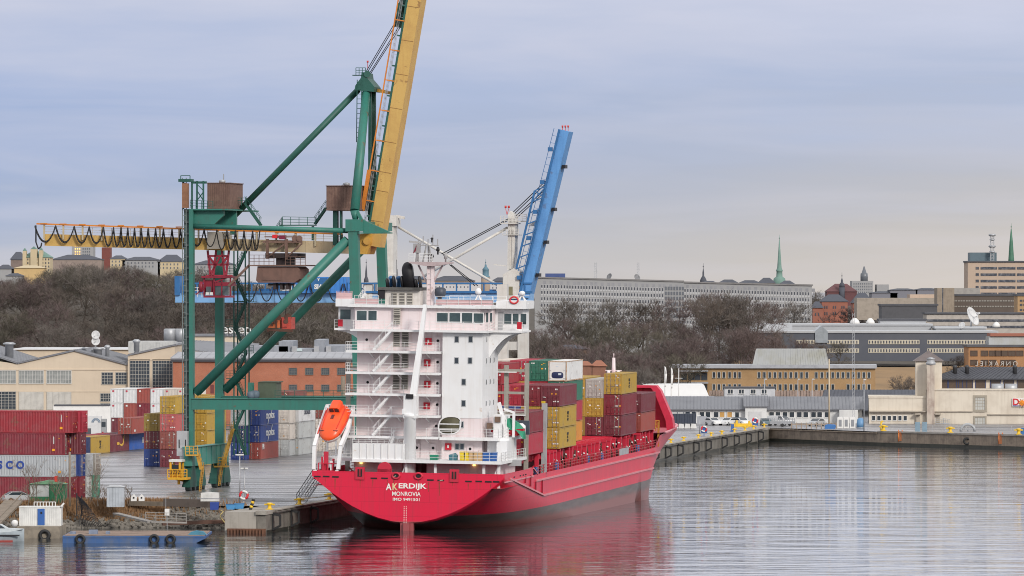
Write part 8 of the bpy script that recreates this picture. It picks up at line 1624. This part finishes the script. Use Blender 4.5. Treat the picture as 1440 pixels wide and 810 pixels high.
Yl=1030;t=thing('parked_lorry','long white lorry trailer with a dark roof behind the low container row','lorry',((100-720)*Yl/F,Yl,QZ));k=Yl/F
b=MB();b.bx(-25*k,55*k,0,2.5,1.0,(618-573)*k);b.build('box',M_white,t);b=MB();b.bx(-24*k,54*k,-.1,2.6,(618-573)*k,(618-571)*k);b.build('roof',M_darkroof,t)
for px in(-15,25,32,45):b=MB();b.tube((px*k,-.05,.5),(px*k,.5,.5),.5,14);b.build('wheel',M_black,t)
t=thing('parked_lorry','white lorry cab with a half round sun emblem between the container rows','lorry',((132-720)*1000/F,1000,QZ));k=1000/F
b=MB();b.bx(-15*k,10*k,0,2.4,.9,37*k);b.build('box',mat('lorry_white',(.62,.62,.62),.5,dirt=.2),t);b=MB();b.bx(10.2*k,17*k,0,2.4,.6,33*k);b.build('cab',mat('lorry_grey',(.30,.31,.32),.5),t)
b=MB();[b.add([(3*k+6.5*k*math.cos(a)*r0,-.03-.01*(i%2),28*k+6.5*k*math.sin(a)*r0)for r0,a in((.5,a0),(1,a0),(1,a1),(.5,a1))],[(0,1,2,3)])for i,(a0,a1)in enumerate([(math.pi*j/9+.04,math.pi*(j+1)/9-.04)for j in range(9)])];b.build('emblem',mat('emblem_blue',(.16,.22,.30),.5),t)
b=MB();b.bx(11*k,16.5*k,-.05,0,22*k,29*k);b.build('window',M_glass,t);b=MB();b.bx(-13*k,-4*k,-.04,0,1.0,20*k);b.build('dark_panel',M_darkroof,t);b=MB();b.bx(11.5*k,13.5*k,-.06,0,13*k,15*k);b.build('tail_light',mat('tail_red',(.4,.01,.01)),t)
for px in(-11,4,13):b=MB();b.tube((px*k,-.05,.5),(px*k,.4,.5),.5,14);b.build('wheel',M_black,t)
# things on the apron
p=gnd(282,716);t=thing('storage_box','worn white storage box standing on a small blue skip by the bank','box',p);k=p.y/F;b=MB();b.prism([(0,11*k),(26*k,11*k),(25.5*k,22.5*k),(13*k,23.5*k),(.5*k,22.5*k)],0,1.6);b.build('body',mat('box_white',(.62,.61,.58),.7,dirt=.4),t);b=MB();b.bx(-.05,26*k+.05,-.05,1.65,15*k,15.6*k);b.build('lid_edge',M_steel,t)
p=gnd(295.5,717);t=thing('skip','small dark blue steel skip under the white storage box','skip',p);b=MB();b.prism([(0,0),(11*k,0),(12.5*k,10.6*k),(-.3*k,10.6*k)],.1,1.5);b.build('body',mat('skip_blue',(.02,.05,.26),.5,dirt=.3),t)
p=gnd(280,717);
for px,py,wpx,s in((319,716.5,10.5,'left'),(331,715.5,11,'right')):
 p=gnd(px,py);k=p.y/F;t=thing('open_bin','open light blue bin by the life ring post, %s one of the pair'%s,'bin',p,0,'light blue bins');b=MB();b.prism([(0,0),(wpx*k,0),(wpx*k+.12,7*k),(-.12,7*k)],0,.8);b.build('body',mat('bin_sky',(.06,.25,.50),.5,dirt=.3),t);c=MB();c.bx(-.14,wpx*k+.14,-.06,.86,7*k,7.6*k);c.build('rim',mat('bin_sky2',(.04,.17,.38),.5),t)
def lifebuoy_post(px,py,s,ht=1.7,board=False):
 p=gnd(px,py);t=thing('lifebuoy_post',s,'lifebuoy',p,0,'lifebuoy posts');b=MB();b.bar((0,0,0),(0,0,ht),.12);
 if board:b.bx(-.55,.55,-.05,.05,.5,ht)
 b.build('post',mat('post_blue',(.04,.12,.35),.5)if board else M_steel,t)
 for kk in range(4):
  a0=kk*math.pi/2+.4;b=MB();b.loft([[((.46+.15*math.cos(a))*math.cos(c),-.15+.13*math.sin(a),ht-.35+(.46+.15*math.cos(a))*math.sin(c))for a in[2*math.pi*i/6 for i in range(6)]]for c in[a0+(math.pi/2)*j/4 for j in range(5)]]);b.build('ring_segment',mat('buoy_red',(.65,.03,.04))if kk%2 else M_mw,t)
lifebuoy_post(343,712,'red and white lifebuoy on a post near the quay corner')
lifebuoy_post(990,613,'red and white lifebuoy with a blue board and tall white pole on the quay edge',1.6,True)
lifebuoy_post(1062,602,'red and white lifebuoy with a blue board right of the yellow block',1.8,True)
b=MB();b.bx(-.3,.3,-.1,.1,0,1.4);b.bx(-.5,.1,-.3,.3,0,.1);tag(b.build('notice_post',mat('post_blue',(.04,.12,.35)),None,gnd(1030,607)),'small dark blue post on the quay edge between the two lifebuoys','post')
p=gnd(352,717);t=thing('striped_post','slanting black and yellow striped post at the quay corner','post',p);
for i in range(5):b=MB();b.tube((.08*i,0,.26*i),(.08*(i+1),0,.26*(i+1)),.2,10);b.build('band',M_black if i%2==0 else M_yel,t)
def lamp_post(px,y0,y1,s,arm=1.0,heads=2,grp='lamp posts',name='lamp_post',zb=QZ):
 p=gnd(px,y0,zb);h=(y0-y1)*p.y/F;t=thing(name,s,'lamp post',p,0,grp);b=MB();b.tube((0,0,0),(0,0,h),.11,8,.07);[b.bar((0,0,h),(sx*arm,0,h+.1),.09)for sx in((-1,1)if heads==2 else(1,))];b.build('pole',M_steel,t)
 for sx in((-1,1)if heads==2 else(1,)):b=MB();b.bx(min(sx*arm,sx*(arm-.5)),max(sx*arm,sx*(arm-.5)),-.15,.15,h+.06,h+.2);b.build('lamp_head',M_mw,t)
lamp_post(337,712,641,'thin grey lamp post with a short white head near the quay corner',.5,2)
lamp_post(343.5,709,660,'pale red and white measuring pole behind the lifebuoy',.45,2,name='pole')
lamp_post(1215,606,535,'tall thin lamp post at the left end of the cream warehouse',.4,1)
lamp_post(984,610,585,'slim white post with lamp behind the quay edge',.2,1)
for px,s in((1122,'left'),(1142,'middle'),(1075,'far left')):lamp_post(px,588,534,'thin street lamp in front of the tan brick office, %s'%{'left':'left of the dark porch','middle':'right of the dark porch','far left':'near the site office'}[s],.5,1)
for k,(px,y1)in enumerate(((935,515),(944,517),(954.5,518))):
 p=gnd(px,588);h=(588-y1)*p.y/F;t=thing('flagpole','white flagpole beside the bow of the ship, %s of three'%('left','middle','right with a cross arm')[k],'flagpole',p,0,'white flagpoles');b=MB();b.tube((0,0,0),(0,0,h),.13,8,.07);[b.bar((-.8,0,h-2.0),(.8,0,h-2.0),.09)]if k==2 else None;b.build('pole',M_white,t)
 if k<2:b=MB();b.path([(.05,0,h-.2),(.25,0,h-1.5),(.15,0,h-3.5),(.05,0,h-4.2)],.16,6);b.build('furled_flag',M_white,t)
b=MB();p=gnd(1166,600);h=(600-505)*p.y/F;b.tube((0,0,0),(0,0,h),.18,8,.12);tag(b.build('pole',mat('cream_pole',(.55,.45,.32),.7),None,p),'tall cream pole in front of the tan brick office windows','pole')
p=gnd(1200,596);h=(596-440)*p.y/F;b=MB();[b.bar((dx,dy,0),(dx,dy,h),.06)for dx in(-.2,.2)for dy in(-.15,)];[b.bar((-.22,-.2,h*k/30),(.22,-.2,h*(k+1)/30),.045)for k in range(30)];tag(b.build('lattice_mast',M_steel,None,p),'very thin lattice mast rising before the tan brick office','mast')
b=MB();p=gnd(1044,600);b.prism([(-2.2,0),(2.6,0),(2.3,.55),(1.6,.6),(1.5,1.1),(1.2,1.1),(1.1,.6),(-.8,.6),(-.9,1.2),(-1.2,1.2),(-1.3,.6),(-2.0,.55)],0,2.0);b.bx(-2.3,2.7,-.2,2.2,0,.18);tag(b.build('yellow_anchor_block',M_yel,None,p),'big yellow painted mooring block on the quay before the parked cars','mooring block')
p=gnd(944,602);k=p.y/F;t=thing('navy_skip','long navy steel skip behind a row of white barriers right of the bow','skip',p,R(14));b=MB();b.bx(0,35*k,0,2.4,0,20*k);[b.bx(35*k*i/9,35*k*i/9+.12,-.08,0,0,20*k)for i in range(10)];b.build('body',mat('skip_navy',(.025,.035,.06),.6,dirt=.4),t);b=MB();b.rail([(0,0,20*k),(35*k,0,20*k)],.35,.06,1.2,1);b.build('rim',mat('skip_navy2',(.05,.06,.09),.6),t)
b=MB();[b.prism([(x,0),(x+1.15,0),(x+1.0,.8),(x+.15,.85)],-.8,-.3)for x in(0,1.2,2.4,3.6)];tag(b.build('barrier_row',M_wcl,None,p,R(14)),'row of joined white concrete barriers at the foot of the navy skip','barrier')
p=gnd(980,597);b=MB();b.bx(0,1.9,0,.1,0,1.6);b.bx(1.9,2.6,-.3,.2,0,1.4);tag(b.build('sheet_gate',mat('grey_sheet',(.36,.37,.40)),None,p),'grey sheet metal gate between the navy skip and the white car','gate')
b=MB();[b.bar(gnd(1113+7*i,602.5),gnd(1113+7*i,602.5)+Vector((0,0,1.1)),.2)for i in range(10)];b.bar(gnd(1113,602.5)+Vector((0,0,.8)),gnd(1176,602.5)+Vector((0,0,.8)),.1,.2);tag(b.build('wooden_rail',mat('weathered_timber',(.34,.27,.21))),'low wooden rail fence along the timber quay deck','fence')
p=gnd(1160,603);b=MB();b.prism([(0,0),(1.95,0),(2.1,.55),(1.9,.8),(.6,.85),(.1,.7)],0,1.6);tag(b.build('covered_pallet',mat('tarp_bright_blue',(.04,.16,.42),.6,dirt=.3),None,p),'pallet under a bright blue cover behind the wooden rail','pallet')
for k,px in enumerate((1181.5,1190,1199)):
 p=gnd(px,602);t=thing('portable_toilet','white portable cabin with a dark panel by the cream warehouse, %s of three'%('left','middle','right')[k],'cabin',p,0,'white portable cabins');b=MB();b.bx(-.52,.52,0,1,0,1.9);b.prism([(-.55,1.9),(.55,1.9),(.35,2.1),(-.35,2.1)],-.02,1.05);b.build('body',M_white,t);c=MB();c.bx(-.28,.28,-.04,0,.3,1.6);c.build('door',mat('cabin_door_grey',(.25,.26,.28),.5),t)
p=gnd(1210,602);t=thing('wrapped_tank','tank under a pale blue wrap right of the white portable cabins','tank',p);b=MB();b.lathe([(.72,0),(.75,.8),(.6,1.7),(.2,1.95)],12);b.build('wrap',mat('wrap_blue',(.12,.26,.45),.5,dirt=.3),t);b=MB();b.lathe([(.78,0),(.78,.15)],12);b.build('pallet_base',M_steel,t)
p=gnd(1239,605);b=MB();b.tube((0,0,0),(0,0,1.6),.16,8);b.bar((0,0,1.5),(.4,0,1.7),.3);tag(b.build('yellow_post',M_yel,None,p),'tall yellow post at the left of the cream warehouse front','post')
p=gnd(1290,608);t=thing('blue_gate','pale blue metal gate leaves by the stained chimney','gate',p);
for x in(-.4,.9):b=MB();b.bx(x,x+.9,-.05,.05,0,1.9);[b.bx(x+.1+.2*i,x+.16+.2*i,-.08,-.05,0,1.9)for i in range(4)];b.build('leaf',mat('gate_blue',(.22,.32,.40),.6,dirt=.3),t)
b=MB();b.bx(0,2.2,0,1.2,0,1.0);b.prism([(0,1.0),(2.2,1.0),(2.0,1.15),(.2,1.15)],-.05,1.25);tag(b.build('blue_box',mat('bin_blue2',(.03,.15,.40),.5),None,B0+(B1-B0)*((1437-1235)/205.0)+Vector((0,1.2,QZ+.16))),'blue box at the right edge on the stone quay','box')
b=MB();p=gnd(1361,606.5);b.loft([[((1.3+.25*math.cos(a))*math.cos(c),.3*math.sin(a),max(-.0,(1.3+.25*math.cos(a))*math.sin(c)))for a in[2*math.pi*i/6 for i in range(6)]]for c in[math.pi*j/10 for j in range(11)]]);[b.bar((0,0,.1),(1.2*math.cos(a),0,1.2*math.sin(a)),.1)for a in(.6,1.2,1.9,2.5)];tag(b.build('round_grille',M_grs,None,p),'grey half round grille standing against the cream warehouse plinth','grille')
b=MB();p=B0+Vector((0,3.0,QZ));b.rail([p+Vector((.5,0,0)),p+Vector((27,-3.2,0))],1.1,.025,2.5,2);tag(b.build('quay_railing',M_steel),'thin grey railing between the stone quay and the cream warehouse','railing')
for k,(px,s)in enumerate(((188,'left'),(199,'right'))):
 p=gnd(px,711);t=thing('marker_house','small white house shaped marker on the low brown wall, %s of the pair'%s,'marker',p+Vector((0,0,.55)),0,'white house shaped markers');b=MB();b.prism([(-.35,0),(.35,0),(.35,.45),(0,.85),(-.35,.45)],0,.5);b.build('body',M_white,t);c=MB();c.tube((0,-.03,.4),(0,.02,.4),.12,8);c.build('opening',M_soot,t)
p=at(235,722,700);t=thing('meter_box','white meter box on a thin post on the rubble bank','box',p);b=MB();b.bx(-.28,.28,-.15,.15,-.3,.55);b.build('box',M_white,t);b=MB();b.bar((0,0,-2.2),(0,0,-.3),.08);b.bar((-.15,0,.5),(-.15,0,2.5),.05);b.build('post',M_steel,t)
p=at(108,719,705);b=MB();b.bar(p+Vector((.0,0,-.6)),p+Vector((0,0,2.2)),.14);b.bar(p+Vector((.6,0,-.6)),p+Vector((.6,0,1.9)),.14)
for k in range(14):b.bar(p+Vector((.1+.06*k,0,1.9-.05*k)),p+Vector((.4+.22*k,-.5,-1.8)),.05)
for k in range(6):b.bar(p+Vector((.15,0,1.6-.5*k)),p+Vector((1.2+.35*k,-.2,1.3-.55*k)),.04)
tag(b.build('net_fence',M_soot),'sagging dark net fence with two posts on the rubble bank','fence')
M_hose=mat('hose_yellow',(.55,.42,.15),.6)
for a,s in(((310,718,314,735),'left'),((340,712,324,735),'right')):
 p,q=at(a[0],a[1],703),at(a[2],a[3],699);b=MB();b.path([p.lerp(q,i/8)+Vector((.25*math.sin(i*.9),0,.3*math.sin(i*.4)))for i in range(9)],.07,6);tag(b.build('hose',M_hose),'yellow hose hanging down the rubble bank, %s one'%s,'hose','yellow hoses')
def bush(seed,ht,m):
 r=random.Random(seed);b=MB();tw=MB()
 def gr(p,d,ln,rad,lev):
  q=p+d*ln;b.tube(p,q,rad,4,rad*.6,caps=False)
  if lev>=4:return
  for _ in range(3 if lev<2 else r.choice((2,3))):gr(p.lerp(q,r.uniform(.6,1)),(d+Vector((r.gauss(0,.4),r.gauss(0,.4),.12))).normalized(),ln*r.uniform(.55,.8),rad*.58,lev+1)
 for _ in range(3):gr(Vector((r.uniform(-.2,.2),r.uniform(-.2,.2),0)),Vector((r.gauss(0,.22),r.gauss(0,.22),1)).normalized(),ht*.36,.05,0)
 return b.mesh('stems',m)
bms=[bush(s,h,mat('bush_bark',(.20,.155,.12),.9,dirt=.4))for s,h in((21,6.5),(22,4.5),(23,2.6))]
for k,(px,py,i,sc,s)in enumerate(((52,712,0,1.1,'tall bare bush in front of the blue container letters'),(75,712,1,1.2,'bare bush before the green shed'),(125,711,0,1.05,'tall bare sapling right of the long container stack'),(137,712,1,1.0,'reddish bare bush between the net fence and the grey cabinet'),(148,711,2,1.1,'low bare bush left of the grey cabinet'),(181,711,2,1.2,'thin bare shrub right of the grey cabinet'),(38,713,1,1.0,'bare bush behind the silver car'),(270,712,2,.9,'sparse twigs by the dark plank wall'),(88,714,0,.95,'tall bare bush at the right end of the green shed'))):
 t=thing('bare_bush',s,'bush',gnd(px,py),k*1.3,'bare bushes on the bank');put('stems',bms[i],t).scale=(sc,sc,sc)
for px,y0,y1,s in((8,700,676,'left'),(34,700,681,'right')):b=MB();b.bar(gnd(px,y0),gnd(px,y0)+Vector((0,0,(y0-y1)*.088)),.14);tag(b.build('dark_post',M_soot),'dark thin post before the bottom red container, %s one'%s,'post','dark posts')
b=MB();b.bx(-.22,.22,-.05,.05,1.5,3.0);b.bar((0,.08,0),(0,.08,2.2),.1);tag(b.build('red_sign',mat('sign_scarlet',(.7,.05,.03),.5),None,gnd(76.5,712)+Vector((0,3,.6))),'narrow upright red sign above the green shed roof','sign')
b=MB();b.tube((0,0,0),(0,0,6.6),.13,8);tag(b.build('wooden_pole',mat('ramp_timber',(.26,.21,.16)),None,gnd(98,712)),'slim wooden pole at the right corner of the long container stack','pole')
tag(MB().tube((0,0,0),(0,0,12.5),.42,10,.36).build('timber_mast',mat('ramp_timber',(.26,.21,.16)),None,gnd(482.5,640)+Vector((0,0,.0))),'brown timber post standing behind the port side of the wheelhouse','post')
